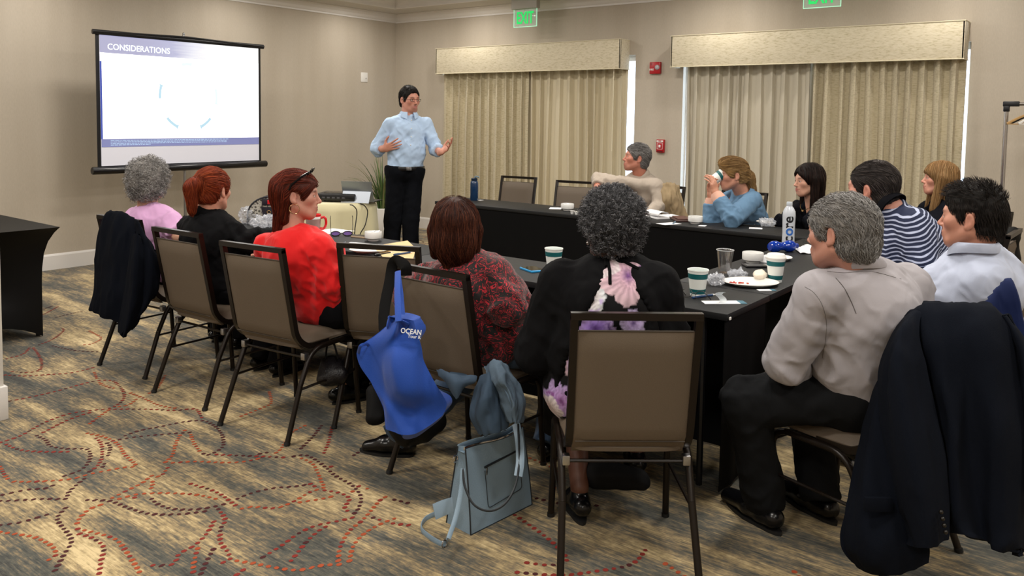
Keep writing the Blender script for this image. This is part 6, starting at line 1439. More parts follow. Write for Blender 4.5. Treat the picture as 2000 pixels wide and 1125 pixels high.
# pale blue leather handbag on the floor
def handbag():
    t = thing('handbag', 'pale grey-blue leather handbag standing on the carpet left of the nearest chair', 'handbag'); L = mat('pale_blue_leather', '#7e94a6', rough=.45, bump=.25, bscale=260); DK = mat('bag_edge', '#20262c', rough=.5); LT = mat('strap_leather', '#8fa6ba', rough=.45)
    a = Vector(at(918, 1046, z=0)); b = Vector(at(1040, 985, z=0)); x = (b-a); w = x.length; x.normalize(); y = Vector((-x.y, x.x, 0)); 
    if y.y < 0: y = -y
    M = Matrix.Identity(4)
    for i in range(3): M[i][0] = x[i]; M[i][1] = y[i]; M[i][2] = (0, 0, 1)[i]; M[i][3] = a[i]
    H = .30; D = .13
    def fy(u, v): return .045*v**1.2+.012*math.sin(u*6)*v
    m = MB(); fr = lambda u, v: Vector((w*(.01+.98*u)+.012*v*(u-.5)*-2, -.0+fy(u, v), H*v+.015*v*math.sin(3.14*u)*-1.0)); bk = lambda u, v: Vector((w*(.01+.98*u)+.012*v*(u-.5)*-2, D-.045*v-.0+.012*math.sin(u*6)*v, H*v-.01*v*math.sin(3.14*u)))
    m.sheet(fr, 16, 10); m.sheet(lambda u, v: bk(1-u, v), 16, 10)
    def gus(u0):
        def g_(u, v):
            p = fr(u0, v).lerp(bk(u0, v), u); s = (1 if u0 == 0 else -1)*.02*v*math.sin(3.14*u); return p+Vector((s, 0, 0))
        return g_
    g0, g1 = gus(0), gus(1); m.sheet(lambda u, v: g0(1-u, v), 6, 10); m.sheet(g1, 6, 10); m.sheet(lambda u, v: fr(u, 0).lerp(bk(u, 0), 1-v), 8, 3)
    m.sheet(lambda u, v: fr(u, .985).lerp(bk(u, .985), v)-Vector((0, 0, .012)), 12, 3)
    m.xf(M); body = m.build('bag_body', L, t)
    e = MB()
    for u0 in (0, 1):
        e.sweep([fr(u0, v) for v in np.linspace(0, 1, 8)], .0028, 6); e.sweep([bk(u0, v) for v in np.linspace(0, 1, 8)], .0028, 6)
    e.sweep([fr(u, 0) for u in np.linspace(0, 1, 8)], .0028, 6); e.xf(M); e.build('edge_piping', DK, t)['kind'] = 'stuff'
    z = MB(); z.sweep([fr(u, 1.0)+Vector((0, .006, 0)) for u in np.linspace(0, 1, 10)], (.003, .007), 6); z.xf(M); z.build('zip', CHR, t)
    z = MB(); z.sweep([bk(u, 1.0) for u in np.linspace(0, 1, 10)], (.003, .007), 6); z.xf(M); z.build('top_rim', L, t)
    p = MB(); P0 = lambda u, v: fr(u, v)+Vector((0, -.003, 0)); 
    p.sweep([P0(.3, .72), P0(.85, .78)], (.004, .004), 6); p.xf(M); p.build('pocket_zip', DK, t)
    p = MB(); p.sweep(fillet([P0(.3, .68), P0(.29, .22), P0(.84, .28), P0(.85, .73)], .015), .0014, 5); p.xf(M); p.build('pocket_seam', DK, t)
    p = MB(); p.box(M @ P0(.33, .69)-Vector((0, 0, .008)), (.007, .004, .028), bev=.001); p.build('zip_pull', CHR, t)
    rg = lambda c, r: [Vector(c)+Vector((r*math.cos(q), 0, r*math.sin(q))) for q in np.linspace(0, 6.28, 14)[:-1]]
    for u0 in (0, 1):
        q = MB(); c = M @ (fr(u0, .86)+Vector((-.012 if u0 == 0 else .012, .045, 0))); q.sweep(rg(c, .013), .0025, 6, closed=True); q.build('ring', CHR, t)
    S_ = lambda pts, w_, m_, nm: MB().sweep(bez([A3(q) for q in pts], 6), (w_, .0022), 8, up=tuple(-_F)).build(nm, m_, t)
    S_([(1012, 828, 2.98), (1014, 900, 2.90), (1006, 950, 2.84), (985, 985, 2.80), (955, 998, 2.78), (925, 985, 2.78), (908, 950, 2.80), (904, 915, 2.82)], .004, DK, 'hanging_strap')
    S_([(1008, 828, 3.0), (1014, 860, 2.95), (1016, 900, 2.90), (1012, 930, 2.87)], .015, LT, 'shoulder_strap')
    S_([(904, 915, 2.82), (900, 960, 2.80), (890, 1010, 2.76), (876, 1052, 2.70)], .008, L, 'side_strap')
    S_([(884, 986, 2.88), (866, 992, 2.86), (848, 1000, 2.84)], .028, LT, 'strap_pad')
    fs = lambda px, py: tuple(at(px, py, z=.008)); MB().sweep(bez([fs(q, r) for q, r in ((852, 1003), (830, 1015), (823, 1033), (840, 1050), (866, 1064), (874, 1054))], 6), (.003, .011), 8, up=(0, 0, 1), square=True).build('floor_strap', L, t)
    q = MB(); q.sweep(rg(at(868, 1062, z=.014), .012), .0025, 6, closed=True); q.build('ring', CHR, t); rebase(t, a)
handbag()
# ------------------------------------------------------------------ AV table
c = Vector(at(650, 391, z=.735)); c.z = 0; t = thing('round_av_table', 'small round table with ivory cloth to the floor holding the projector', 'table', c); IV = MT('ivory_cloth', '#cfc7a2', rough=.8, sheen=.2, bump=.1, bscale=300)
MB().lathe([(.001, .69), (.36, .69), (.365, .71), (.36, .733), (.001, .733)], n=40).build('tabletop', WPL, t)
MB().sweep([(0, 0, .02), (0, 0, .7)], .03, 12).build('pedestal', STEEL, t)
rn = random.Random(4); ph = [rn.uniform(0, 6) for _ in range(4)]
def clo(u, v):
    a = 2*math.pi*u; r0 = .375
    if v > .72: r = r0*(1-(v-.72)/.28); return (r*math.cos(a), r*math.sin(a), .737)
    h = v/.72; r = r0+.012+(1-h)*(.035+.028*math.sin(11*a+ph[0])+.012*math.sin(19*a+ph[1])); return (r*math.cos(a), r*math.sin(a), .006+.731*h-.01*h**8)
MB().sheet(clo, 160, 26).build('tablecloth', IV, t)
tz = .739
# projector
p = Vector(at(664, 392, z=tz)); t = thing('projector', 'flat black projector on the ivory round table', 'projector', (p.x, p.y, tz), R(-60)); 
MB().box((0, 0, .042), (.36, .28, .062), bev=.012).build('housing', BLKP, t); q = MB()
q.box((0, 0, .0745), (.24, .15, .004), bev=.001); q.build('top_panel', mat('gloss_black', '#0a0a0c', rough=.12), t)
MB().sweep([(.1, .138, .045), (.1, .16, .045)], .026, 16).build('lens_barrel', BLKP, t); MB().sweep([(.1, .159, .045), (.1, .162, .045)], .021, 16).build('lens', mat('lens_glass', '#20283a', rough=.05), t)
for sx in (-.11, .11):
    for sy in (-.08, .08): MB().sweep([(sx, sy, 0), (sx, sy, .015)], .01, 8).build('foot', RUB, t)
q = MB()
for k in range(5): q.box((-.1+k*.045, -.141, .04), (.026, .004, .012))
q.build('port', mat('port_grey', '#4a4a50', rough=.4), t)['kind'] = 'stuff'
# tablet computer with kickstand
def tablet():
    t = thing('tablet_computer', 'silver tablet computer on a kickstand, its back to the room', 'computer'); SV = mat('silver_case', '#8b929b', rough=.35, metal=.6); SV2 = mat('silver_stand', '#a9b0ba', rough=.35, metal=.5)
    bl = Vector(at(672, 393, z=tz)); br = Vector(at(724, 395, z=tz)); br = bl+(br-bl).normalized()*.28; x = (br-bl).normalized(); n = Vector((x.y, -x.x, 0)); n = n if n.dot(Vector((-1, -.8, 0))) > 0 else -n
    up = (Vector((0, 0, 1))-n*-.30).normalized()*.195; up = (Vector((0, 0, .185))+n*.0-x*.0+n*.07)
    cen = (bl+br)/2
    th_ = -n*.009
    def slab(a, b, h, off, nm, m): V = [a, b, b+h, a+h]; V = V+[v+off for v in V]; MB().add(V, [(0, 1, 2, 3), (7, 6, 5, 4), (0, 4, 5, 1), (1, 5, 6, 2), (2, 6, 7, 3), (3, 7, 4, 0)], smooth=False).build(nm, m, t)
    slab(bl, br, up, th_, 'case', SV)
    hb = up*.52; f0 = bl+n*.09+x*.01; f1 = br+n*.09-x*.01; top0, top1 = bl+hb+x*.01+n*.002, br+hb-x*.01+n*.002; V = [f0, f1, top1, top0]; V += [v+n*.004 for v in V]
    MB().add(V, [(0, 1, 2, 3), (7, 6, 5, 4), (0, 4, 5, 1), (1, 5, 6, 2), (2, 6, 7, 3), (3, 7, 4, 0)], smooth=False).build('kickstand', SV2, t)
    V = [bl-n*.01, br-n*.01, br-n*.2, bl-n*.2]; V = V+[v+Vector((0, 0, .006)) for v in V]; MB().add(V, [(3, 2, 1, 0), (4, 5, 6, 7), (0, 1, 5, 4), (1, 2, 6, 5), (2, 3, 7, 6), (3, 0, 4, 7)], smooth=False).build('keyboard', BLKP, t)
    rebase(t, cen)
tablet()
def cable(pts, lab, nm='cable'): tag(MB().sweep(bez(pts, 8), .0045, 6).build(nm, BLKP), lab, 'cable')
cable([at(684, 400, z=.775), at(690, 402, z=.745),  at(697, 414, d=6.90), at(693, 450, d=6.88), at(690, 500, d=6.88)], 'left black cable hanging down the ivory tablecloth')
cable([at(704, 398, z=.775), at(712, 402, z=.745), at(718, 414, d=6.90), at(713, 440, d=6.88), at(703, 460, d=6.88), at(706, 490, d=6.88)], 'right black cable looping down the ivory tablecloth')
# ------------------------------------------------------------------ potted plant
def plant():
    b = Vector(at(747, 440, d=10.1)); b.z = 0; t = thing('potted_plant', 'spiky green grass plant in a white pot behind the speaker', 'plant', b); rn = random.Random(8)
    MB().lathe([(.10, 0), (.12, .02), (.15, .30), (.16, .36), (.15, .365), (.14, .34), (.001, .33)], n=28).build('pot', WPL, t); MB().lathe([(.14, .335), (.001, .345)], n=16).build('soil', mat('soil', '#2a2018', rough=.95), t)
    gm = [mat('blade_green', '#55703a', rough=.55), mat('blade_dark_green', '#3a5228', rough=.55), mat('blade_dry', '#7d7d50', rough=.6)]
    for i in range(110):
        a = rn.uniform(0, 6.28); L = rn.uniform(.35, .82); sp = rn.uniform(.06, .75); d = Vector((math.cos(a), math.sin(a), 0)); r0 = rn.uniform(0, .06); pts = []
        for k in range(6):
            f = k/5; pts.append(d*(r0+L*sp*f**1.6)+Vector((0, 0, .34+L*(f-.38*sp*f*f*f*1.3))))
        wv = d.cross(Vector((0, 0, 1))); V = []
        for k, q in enumerate(pts): w = .0065*(1-(k/5)**2)+.0008; V += [q-wv*w, q+Vector((0, 0, .0015)), q+wv*w]
        F_ = [(3*k+j, 3*k+j+1, 3*k+j+4, 3*k+j+3) for k in range(5) for j in (0, 1)]; MB().add(V, F_).build('leaf', gm[rn.choice((0, 0, 1, 1, 2))], t)
plant()
# ------------------------------------------------------------------ coat rail
def rail():
    x = 7.35; p = Vector(at(1966.5, 203, x=x)); t = thing('coat_rail', 'chrome coat rail with black corner joint at the right edge', 'coat rail', (x, p.y, 0)); h = p.z
    MB().sweep([(0, 0, .06), (0, 0, h-.03)], .016, 14).build('post', CHR, t); MB().sweep([(0, -1.2, .06), (0, -1.2, h-.03)], .016, 14).build('post', CHR, t); MB().sweep([(0, -.03, h), (0, -1.17, h)], .013, 12).build('top_rail', mat('dull_steel', '#77716b', rough=.4, metal=.8), t)
    for y in (0, -1.2): MB().box((0, y+(-.03 if y == 0 else .03), h), (.042, .11, .04), bev=.006).box((0, y, h-.035), (.04, .042, .05), bev=.006).build('corner_joint', BLKP, t)
    for y in (0, -1.2):
        MB().box((0, y, .055), (.5, .04, .03), bev=.005).build('foot_bar', STEEL, t)
        for sx in (-.22, .22): MB().sweep([(sx, y-.012, .022), (sx, y+.012, .022)], .022, 12).build('castor', RUB, t)
    MB().sweep([(0, 0, .055), (0, -1.2, .055)], .012, 8).build('lower_bar', STEEL, t)
    wood = mat('hanger_wood', '#b5905c', rough=.5); 
    for k, (dy, rot, mm) in enumerate(((-.21, 8, wood), (-.24, -14, BLKP), (-.27, 20, WPL), (-.30, -6, wood))):
        g = thing('clothes_hanger', ['wooden hanger at the left end of the coat rail', 'black hanger behind the first wooden one', 'white hanger on the coat rail', 'second wooden hanger, cut by the photo edge'][k], 'hanger', (x, p.y+dy, h+.013), R(rot+15), 'hangers on the coat rail')
        hk = [(0, .018*math.sin(a), -.018+.018*math.cos(a)+.004) for a in np.linspace(-.4, 3.6, 9)]
        MB().sweep([hk[0]]+hk[1:]+[(0, 0, -.05), (0, 0, -.085)], .0018, 6).build('hook', STEEL, g)
        MB().sweep(bez([(0, -.21, -.165), (0, -.1, -.105), (0, 0, -.085), (0, .1, -.105), (0, .21, -.165)], 5), (.006, .010), 6).build('shoulder_bar', mm, g); MB().sweep([(0, -.205, -.168), (0, .205, -.168)], .004, 6).build('trouser_bar', mm, g)
rail()
# ------------------------------------------------------------------ things on the tables
Z = .74; CHN = mat('white_china', '#dcdcda', rough=.2); PAP = mat('paper', '#e6e6e8', rough=.7); PLW = mat('paper_plate', '#dcd9d4', rough=.6); TEAL = mat('cup_teal', '#0d5c60', rough=.5); CUPW = mat('cup_white', '#e6eae6', rough=.55)
CLR = bpy.data.materials.new('clear_plastic'); CLR.use_nodes = True; nt = NT(CLR); nt.n.clear(); a1 = nt.a('BsdfTransparent'); a2 = nt.a('BsdfGlossy'); a2.inputs['Roughness'].default_value = .08; a3 = nt.a('LayerWeight', i_Blend=.35); a5 = nt.a('Math', operation='MULTIPLY_ADD'); nt.c(a3.outputs['Facing'], a5.inputs[0]); a5.inputs[1].default_value = .7; a5.inputs[2].default_value = .08
a4 = nt.a('MixShader'); ao = nt.a('OutputMaterial'); nt.c(a5.outputs[0], a4.inputs[0]); nt.c(a1.outputs[0], a4.inputs[1]); nt.c(a2.outputs[0], a4.inputs[2]); nt.c(a4.outputs[0], ao.inputs[0])
FILM = mat('crinkled_film', '#c8ccd4', rough=.12, alpha=.42, spec=1.0)
def TP(px, py, z=Z): q = at(px, py, z=z); return Vector((q.x, q.y, z))
def bowl(px, py, lab, r=.052, fill=None):
    t = thing('bowl', lab, 'bowl', TP(px, py), 0, 'white china bowls on the tables')
    MB().lathe([(.001, .004), (r*.6, .002), (r*.62, 0), (r*.66, .004), (r*.72, .012), (r*.98, .018), (r, .026), (r, .055), (r*.97, .057), (r*.94, .052), (r*.9, .022), (.001, .016)], n=32).build('bowl_shell', CHN, t)
    if fill:
        q = MB(); rn = random.Random(int(px))
        for k in range(7): a = rn.uniform(0, 6.28); rr = rn.uniform(0, r*.5); q.box((rr*math.cos(a), rr*math.sin(a), .042+.006*k/3), (.035, .022, .006), rot=Euler((rn.uniform(-.5, .5), rn.uniform(-.5, .5), a)).to_matrix(), bev=.001)
        q.build('sugar_packets', PAP, t)['kind'] = 'stuff'
    return t
bowl(729, 470, 'white china bowl of sugar packets on the table near the envelope', fill=True); bowl(1108, 411, 'white china bowl in front of the second empty chair', .054, True); bowl(1358, 437, 'white china bowl in front of the drinking woman', .054); bowl(1470, 513, 'white china bowl on the closed end of the U, by the napkin', .056)
def cup(p, lab, lid=False, axis=None, group='paper cups with teal bands', r0=.030, r1=.044, H=.112, emp=True):
    p = Vector(p); t = thing('paper_cup', lab, 'cup', p, 0, group); rot = None if axis is None else Vector(axis).to_track_quat('Z', 'Y').to_matrix()
    rr = lambda z: r0+(r1-r0)*z/H
    def seg(z0, z1, o, nm, m): MB().lathe([(rr(z0)+o, z0), (rr(z1)+o, z1)], n=32, rot=rot).build(nm, m, t)
    MB().lathe([(.001, .006), (r0-.002, .006), (r0, 0), (r1, H), (r1+.0022, H+.001), (r1+.0018, H+.005), (r1-.001, H+.004), (r1-.003, H-.004), (r0-.001, .010), (.001, .010)], n=32, rot=rot).build('cup_wall', CUPW, t)
    seg(H*.70, H*.90, .0006, 'teal_band', TEAL); seg(H*.12, H*.30, .0006, 'teal_band', TEAL)
    if lid: MB().lathe([(r1+.003, H-.002), (r1+.004, H+.006), (r1+.001, H+.010), (r1-.003, H+.018), (r1-.006, H+.022), (r1-.010, H+.018), (.001, H+.018)], n=32, rot=rot).build('lid', WPL, t)
    elif emp: MB().lathe([(.001, H*.72), (rr(H*.72)-.002, H*.72)], n=24, rot=rot).build('coffee', mat('coffee', '#8a6a4c', rough=.3), t)
    return t
cup(TP(1362, 578), 'paper cup with two teal bands nearest the camera, on the corner table'); 
t = cup(TP(1514, 550), 'paper cup with white lid and teal bands beside the plate of food', lid=True); cup(TP(1081, 530), 'paper cup half hidden by the shoulder of the woman in floral dress')
cc, ax_ = CUP8; ax_ = Vector(ax_); cup(Vector(cc)+ax_*.075+Vector((0, 0, -.02)), 'paper cup tilted at the mouth of the blonde woman in denim', axis=(-ax_*.75+Vector((0, 0, .65))).normalized(), emp=False)
# printed bird mark on the near cups
for (px, py) in ((1372, 545),): pass
# clear cup
t = thing('clear_cup', 'empty clear plastic cup standing behind the plastic wrap', 'cup', TP(1415, 534)); MB().lathe([(.001, .003), (.027, .003), (.028, 0), (.041, .115), (.0435, .116), (.0435, .119), (.041, .119), (.039, .114), (.026, .006), (.001, .006)], n=32).build('cup_wall', CLR, t)
MB().sweep([(.0425*math.cos(a), .0425*math.sin(a), .1185) for a in np.linspace(0, 6.2832, 33)[:-1]], .0016, 6, closed=True).build('rim', mat('rim_white', '#dfe3e6', rough=.15, alpha=.7), t)
# plates
def plate(p, lab, r=.115, nm='paper_plate', rot=0, oval=1.0): 
    t = thing(nm, lab, 'plate', p, rot); m = MB().lathe([(.001, .003), (r*.72, .003), (r*.8, .008), (r, .018), (r+.002, .016), (r*.8, .004), (r*.7, 0), (.001, 0)], n=36)
    if oval != 1: m.xf(Matrix.Diagonal((oval, 1, 1, 1)))
    m.build('plate_dish', PLW, t); return t
pl = plate(TP(1466, 556), 'oval white plate with leftover food and crumpled napkin on the corner table', .10, rot=R(-50), oval=1.28)
F = Field([-.06, -.06, 0], [.06, .06, .06], .004); F.ell((0, 0, .02), (.045, .032, .02), k=.01); F.ell((.02, .01, .025), (.025, .02, .018), k=.01); Pn, Q = F.mesh(); Nn = vnormals(Pn, Q); Pn = Pn+Nn*(.016*(fbm(Pn*38, 3, 3)-.5))[:, None]
nap = thing('crumpled_napkin', 'crumpled cream napkin on the oval plate', 'napkin'); meshobj('napkin_paper', Pn, Q, mat('napkin', '#dcd2c2', rough=.85), nap); q_ = TP(1485, 548); nap.location = (q_.x, q_.y, Z+.008)
q = MB(); rn = random.Random(3)
for k in range(10): q.box((rn.uniform(-.09, -.0), rn.uniform(-.03, .03), .007), (.012, .006, .005), rot=Euler((0, 0, rn.uniform(0, 3))).to_matrix(), bev=.001)
q.build('food_scraps', mat('fruit_red', '#b84038', rough=.5), pl)['kind'] = 'stuff'
plate(TP(1519, 507), 'white paper plate behind the lidded cup, by the blue bottle', .075); plate(TP(722, 492), 'white oval plate on the table before the empty chair', .085, rot=R(-50), oval=1.3)
plate(TP(1500, 437, ), 'white plate under the plastic wrapped snack in front of the dark-haired woman', .085)
# folded and crumpled napkins
def paper(px, py, w, l, rz, lab, m=PAP, name='paper_sheet', cat='paper', h=.0012, group=None): 
    p = TP(px, py); t = MB().box((0, 0, h/2), (w, l, h)).build(name, m); t.location = p; t.rotation_euler = (0, 0, R(rz)); return tag(t, lab, cat, group)
paper(1085, 407, .13, .10, 30, 'white napkin left of the bowl before the second empty chair'); paper(1139, 414, .10, .08, 10, 'white paper edge beside the creamers'); paper(938, 391, .05, .04, 0, 'tiny white scrap beside the blue bottle')
paper(1306, 437, .16, .10, -20, 'white paper in front of the leather portfolio'); paper(1372, 441, .06, .05, 10, 'white paper corner under the bowl before the drinking woman'); paper(1476, 446, .08, .09, 20, 'white paper beside the dark phone on the far table'); paper(1622, 458, .1, .14, 20, 'white paper with blue pen on the far table, right end')
paper(697, 478, .13, .17, 15, 'white paper with pen next to the red sleeve'); paper(500, 452, .2, .16, 5, 'white paper under the plastic wrap at the left'); paper(650, 452, .2, .2, 5, 'white pad under the sunglasses')
# envelope
E_ = MB(); pe = [TP(728, 482), TP(796, 471), TP(812, 486), TP(806, 512), TP(756, 512)]; cE = sum(pe, Vector())/5; V = [v-cE+Vector((0, 0, .002)) for v in pe]; V2 = [v+Vector((0, 0, .003)) for v in V]
o = E_.add(V+V2, [(4, 3, 2, 1, 0), (5, 6, 7, 8, 9)]+[(i, (i+1) % 5, (i+1) % 5+5, i+5) for i in range(5)], smooth=False).build('manila_envelope', mat('manila', '#cfb283', rough=.7)); o.location = cE+Vector((0, 0, -.001)); tag(o, 'tan manila envelope at the end of the table by the paisley blouse', 'envelope')
def pen(a, b, z, lab, col='#1c3c66'):
    a, b = Vector(TP(*a)), Vector(TP(*b)); a.z = b.z = z+.005; c = (a+b)/2; d = (b-a).normalized(); L = .14; t = thing('pen', lab, 'pen', c); MB().sweep([-d*L*.5, d*L*.36], .0048, 8).build('barrel', MT('pen_'+col[1:], col, rough=.3), t); MB().sweep([d*L*.36, d*L*.44, d*L*.5], [.0046, .003, .0008], 8).build('tip', WPL, t); MB().sweep([-d*L*.48+Vector((0, 0, .006)), -d*L*.2+Vector((0, 0, .006))], .0012, 5).build('clip', STEEL, t)
pen((772, 501), (803, 496), Z+.005, 'dark blue pen lying on the manila envelope'); pen((741, 499), (758, 496), Z, 'black and silver pen left of the envelope', '#14161a'); pen((662, 482), (676, 474), Z+.001, 'blue pen on the white paper by the red sleeve'); pen((1358, 583), (1392, 578), Z, 'blue pen lying across the name card on the corner table'); pen((1312, 440), (1322, 432), Z+.001, 'slim pen on the paper before the portfolio', '#6a88a0'); pen((1616, 458), (1636, 452), Z+.001, 'bright blue pen at the right end of the far table', '#1c48b0')
# sunglasses, phones
def phone(px, py, rz, lab, col='#0c0c0e', case=None, w=.072, l=.145, z=Z):
    p = TP(px, py); p.z = z; t = thing('phone', lab, 'phone', p, R(rz)); MB().box((0, 0, .005), (w+.004, l+.004, .010), bev=.003).build('case', MT('case_'+(case or col)[1:], case or col, rough=.35), t); MB().box((0, 0, .0105), (w-.006, l-.012, .001)).build('glass_front', MT('phone_glass', '#0a0d12', rough=.06), t); return t
phone(711, 464, 10, 'dark phone with gold edge beside the sunglasses', '#b59f86'); phone(1454, 440, 20, 'black phone in front of the woman in denim'); phone(1480, 521, 40, 'black phone between the bowl and the lidded cup')
t = phone(1040, 528, -25, 'phone in a bright blue bumper case beside the paisley sleeve', case='#2a8fc8', w=.078, l=.12)
def glasses(c, ax, up, lab, frame, lens, s=1.0, nm='eyeglasses', studs=False):
    c = Vector(c); x = Vector(ax).normalized(); u = Vector(up).normalized(); b = x.cross(u); t = thing(nm, lab, 'glasses', c); L_ = lambda p, q, r: x*p+u*q+b*r
    fr = MB()
    for g in (-1, 1):
        fr.sweep([L_(g*.034*s+.026*s*math.cos(a), .022*s+.02*s*math.sin(a), 0) for a in np.linspace(0, 6.2832, 19)[:-1]], .0016 if not studs else .0035, 6, closed=True)
        if lens: MB().add([L_(g*.034*s+.025*s*math.cos(a), .022*s+.019*s*math.sin(a), 0) for a in np.linspace(0, 6.2832, 19)[:-1]], [tuple(range(18))], smooth=False).build('lens', lens, t)
    fr.sweep([L_(-.01*s, .028*s, 0), L_(.01*s, .028*s, 0)], .0016, 6); fr.build('rims', frame, t)
    for g in (-1, 1): MB().sweep([L_(g*.06*s, .03*s, 0), L_(g*.062*s, .03*s, .06*s), L_(g*.062*s, .022*s, .12*s), L_(g*.06*s, .004, .14*s)], .0018 if not studs else (.002, .006), 6).build('temple', frame, t)
    if studs:
        q = MB()
        for g in (-1, 1):
            for a in np.linspace(.2, 3, 6): q.sph(L_(g*.034*s+.026*s*math.cos(a+3), .022*s+.02*s*math.sin(a+3), -.004), .0024, 6)
        q.build('studs', CHR, t)['kind'] = 'stuff'
    return t
DM = mat('thin_black', '#101010', rough=.3)
glasses(TP(667, 462)+Vector((0, 0, .003)), (.75, -.65, 0), (.5, .55, .45), 'black sunglasses with purple lenses and studs on the table', DM, mat('purple_lens', '#5a4678', rough=.08), 1.1, 'sunglasses', True)
glasses(TP(1352, 585)+Vector((0, 0, .003)), (.1, 1, 0), (.6, 0, .8), 'thin black eyeglasses lying by the nearest paper cup', DM, None)
glasses(TP(1590, 490)+Vector((0, 0, .02)), (.7, -.7, 0), (.4, .4, .6), 'thin eyeglasses on the crumpled napkin, left of the grey-haired man', DM, None)
# name card with clear clip
t = thing('name_card', 'white name card with teal end and clear clip near the table corner', 'name card', TP(1410, 591), R(-48)); MB().box((0, 0, .001), (.16, .055, .002)).build('card', PAP, t); MB().box((.085, 0, .0012), (.028, .057, .0024)).build('teal_end', mat('card_teal', '#3c6a7c', rough=.5), t)
MB().sheet(lambda u, v: (-.02+.03*u+.01*math.sin(v*6), -.02+.03*math.sin(v*3.1), .002+.045*v), 4, 8, thick=.001).build('clear_clip', mat('clip_clear', '#dfe6ea', rough=.1, alpha=.5), t)
t = thing('name_card', 'white name card with teal end under the oval plate', 'name card', TP(1497, 567), R(-45)); MB().box((-.01, 0, .001), (.06, .03, .002)).build('card', PAP, t); MB().box((.03, 0, .0012), (.022, .034, .0024)).build('teal_end', MATS.get('x') or mat('card_teal', '#3c6a7c', rough=.5), t)
# crinkled wrapping
def film(px, py, r, h, lab, seed=1, name='plastic_wrap'):
    F = Field([-r*1.5, -r*1.3, 0], [r*1.5, r*1.3, h*1.6], .005); F.ell((0, 0, h*.45), (r, r*.7, h*.55), k=.01); F.ell((r*.5, 0, h*.3), (r*.7, r*.5, h*.35), k=.01); P_, Q = F.mesh(); N = vnormals(P_, Q)
    P_ = P_+N*(r*.55*(np.abs(2*fbm(P_*30/max(r*10, .5), seed, 3)-1))[:, None]-r*.1); P_[:, 2] = np.maximum(P_[:, 2], .001)
    me_o = meshobj(name, P_, Q, FILM); me_o.data.polygons.foreach_set('use_smooth', np.zeros(len(Q), bool)); me_o.location = TP(px, py); return tag(me_o, lab, 'plastic wrap')
film(1398, 556, .05, .05, 'crumpled clear plastic wrap behind the nearest paper cup', 2); film(1440, 540, .06, .03, 'flattened clear wrap behind the oval plate', 3)
film(488, 436, .08, .12, 'tall crumpled cellophane at the left end of the near table', 4); film(516, 444, .09, .08, 'clear plastic packet beside the tall cellophane', 5); film(1498, 442, .07, .06, 'clear wrapped snack on the plate before the dark-haired woman', 6)
for i, (px, py, lab) in enumerate(((1118, 418, 'left of two white creamer cups by the far bowl'), (1126, 419, 'right of two white creamer cups by the far bowl'))):
    t = MB().lathe([(.001, 0), (.013, 0), (.018, .024), (.021, .026), (.001, .027)], n=16).build('creamer_cup', CHN); t.location = TP(px, py); tag(t, lab, 'creamer', 'creamer cups')
# napkin behind bowl, right
t = MB().sheet(lambda u, v: (.05*(u-.5), .05*(v-.5)+.01*math.sin(u*5), .002+.045*math.sin(u*3.14)**2*(1-v*.6)), 10, 8, thick=.001).build('napkin', PAP); t.location = TP(1495, 512); tag(t, 'folded white napkin standing behind the lidded cup', 'napkin')
t = MB().sheet(lambda u, v: (.2*(u-.5)*(1-.3*v), .17*(v-.5), .006+.03*math.sin(u*3.14)*math.sin(v*2.6)+.004*math.sin(u*19)), 16, 10, thick=.002).build('napkin', PAP); t.location = TP(1585, 492)+Vector((0, 0, .002)); t.rotation_euler = (0, 0, R(-50)); tag(t, 'white napkin with eyeglasses on it, left of the grey-haired man', 'napkin')
# note pad and portfolio before the man in beige
t = thing('note_pad', 'white writing pad with curled page before the man in beige', 'note pad', TP(1298, 424), R(60)); MB().box((0, 0, .004), (.2, .26, .008)).build('pages', PAP, t); MB().sheet(lambda u, v: (-.1+.2*u, .07+.05*math.cos(3.0-v*3.4), .03+.024*math.sin(3.0-v*3.4)), 2, 12, thick=.001).build('curled_page', PAP, t)
t = thing('leather_portfolio', 'dark brown leather portfolio beside the white pad', 'portfolio', TP(1335, 430), R(40)); MB().box((0, 0, .006), (.24, .17, .012), bev=.004).build('cover', mat('brown_leather', '#3c2420', rough=.45), t); MB().box((.02, .01, .016), (.2, .1, .008), bev=.003).build('flap', mat('brown_leather_light', '#5a3830', rough=.45), t)
# blue drinking bottle, far table
t = thing('drinking_bottle', 'tall dark blue drinking bottle at the left end of the far table', 'bottle', TP(926, 391)); BT = mat('blue_bottle', '#123052', rough=.2, coat=.4)
MB().lathe([(.001, 0), (.034, 0), (.037, .005), (.037, .15), (.034, .168), (.027, .18), (.001, .18)], n=28).build('bottle_body', BT, t); MB().lathe([(.028, .178), (.029, .182), (.029, .2), (.02, .205), (.001, .206)], n=20).build('cap', mat('cap_blue', '#0e2238', rough=.35), t)
MB().sweep([(0, 0, .2), (.005, -.01, .218), (.02, -.03, .215), (.026, -.036, .205)], [(.008, .006), (.009, .007), (.009, .007), (.006, .005)], 8).build('spout', mat('spout_grey', '#6c8290', rough=.4), t)
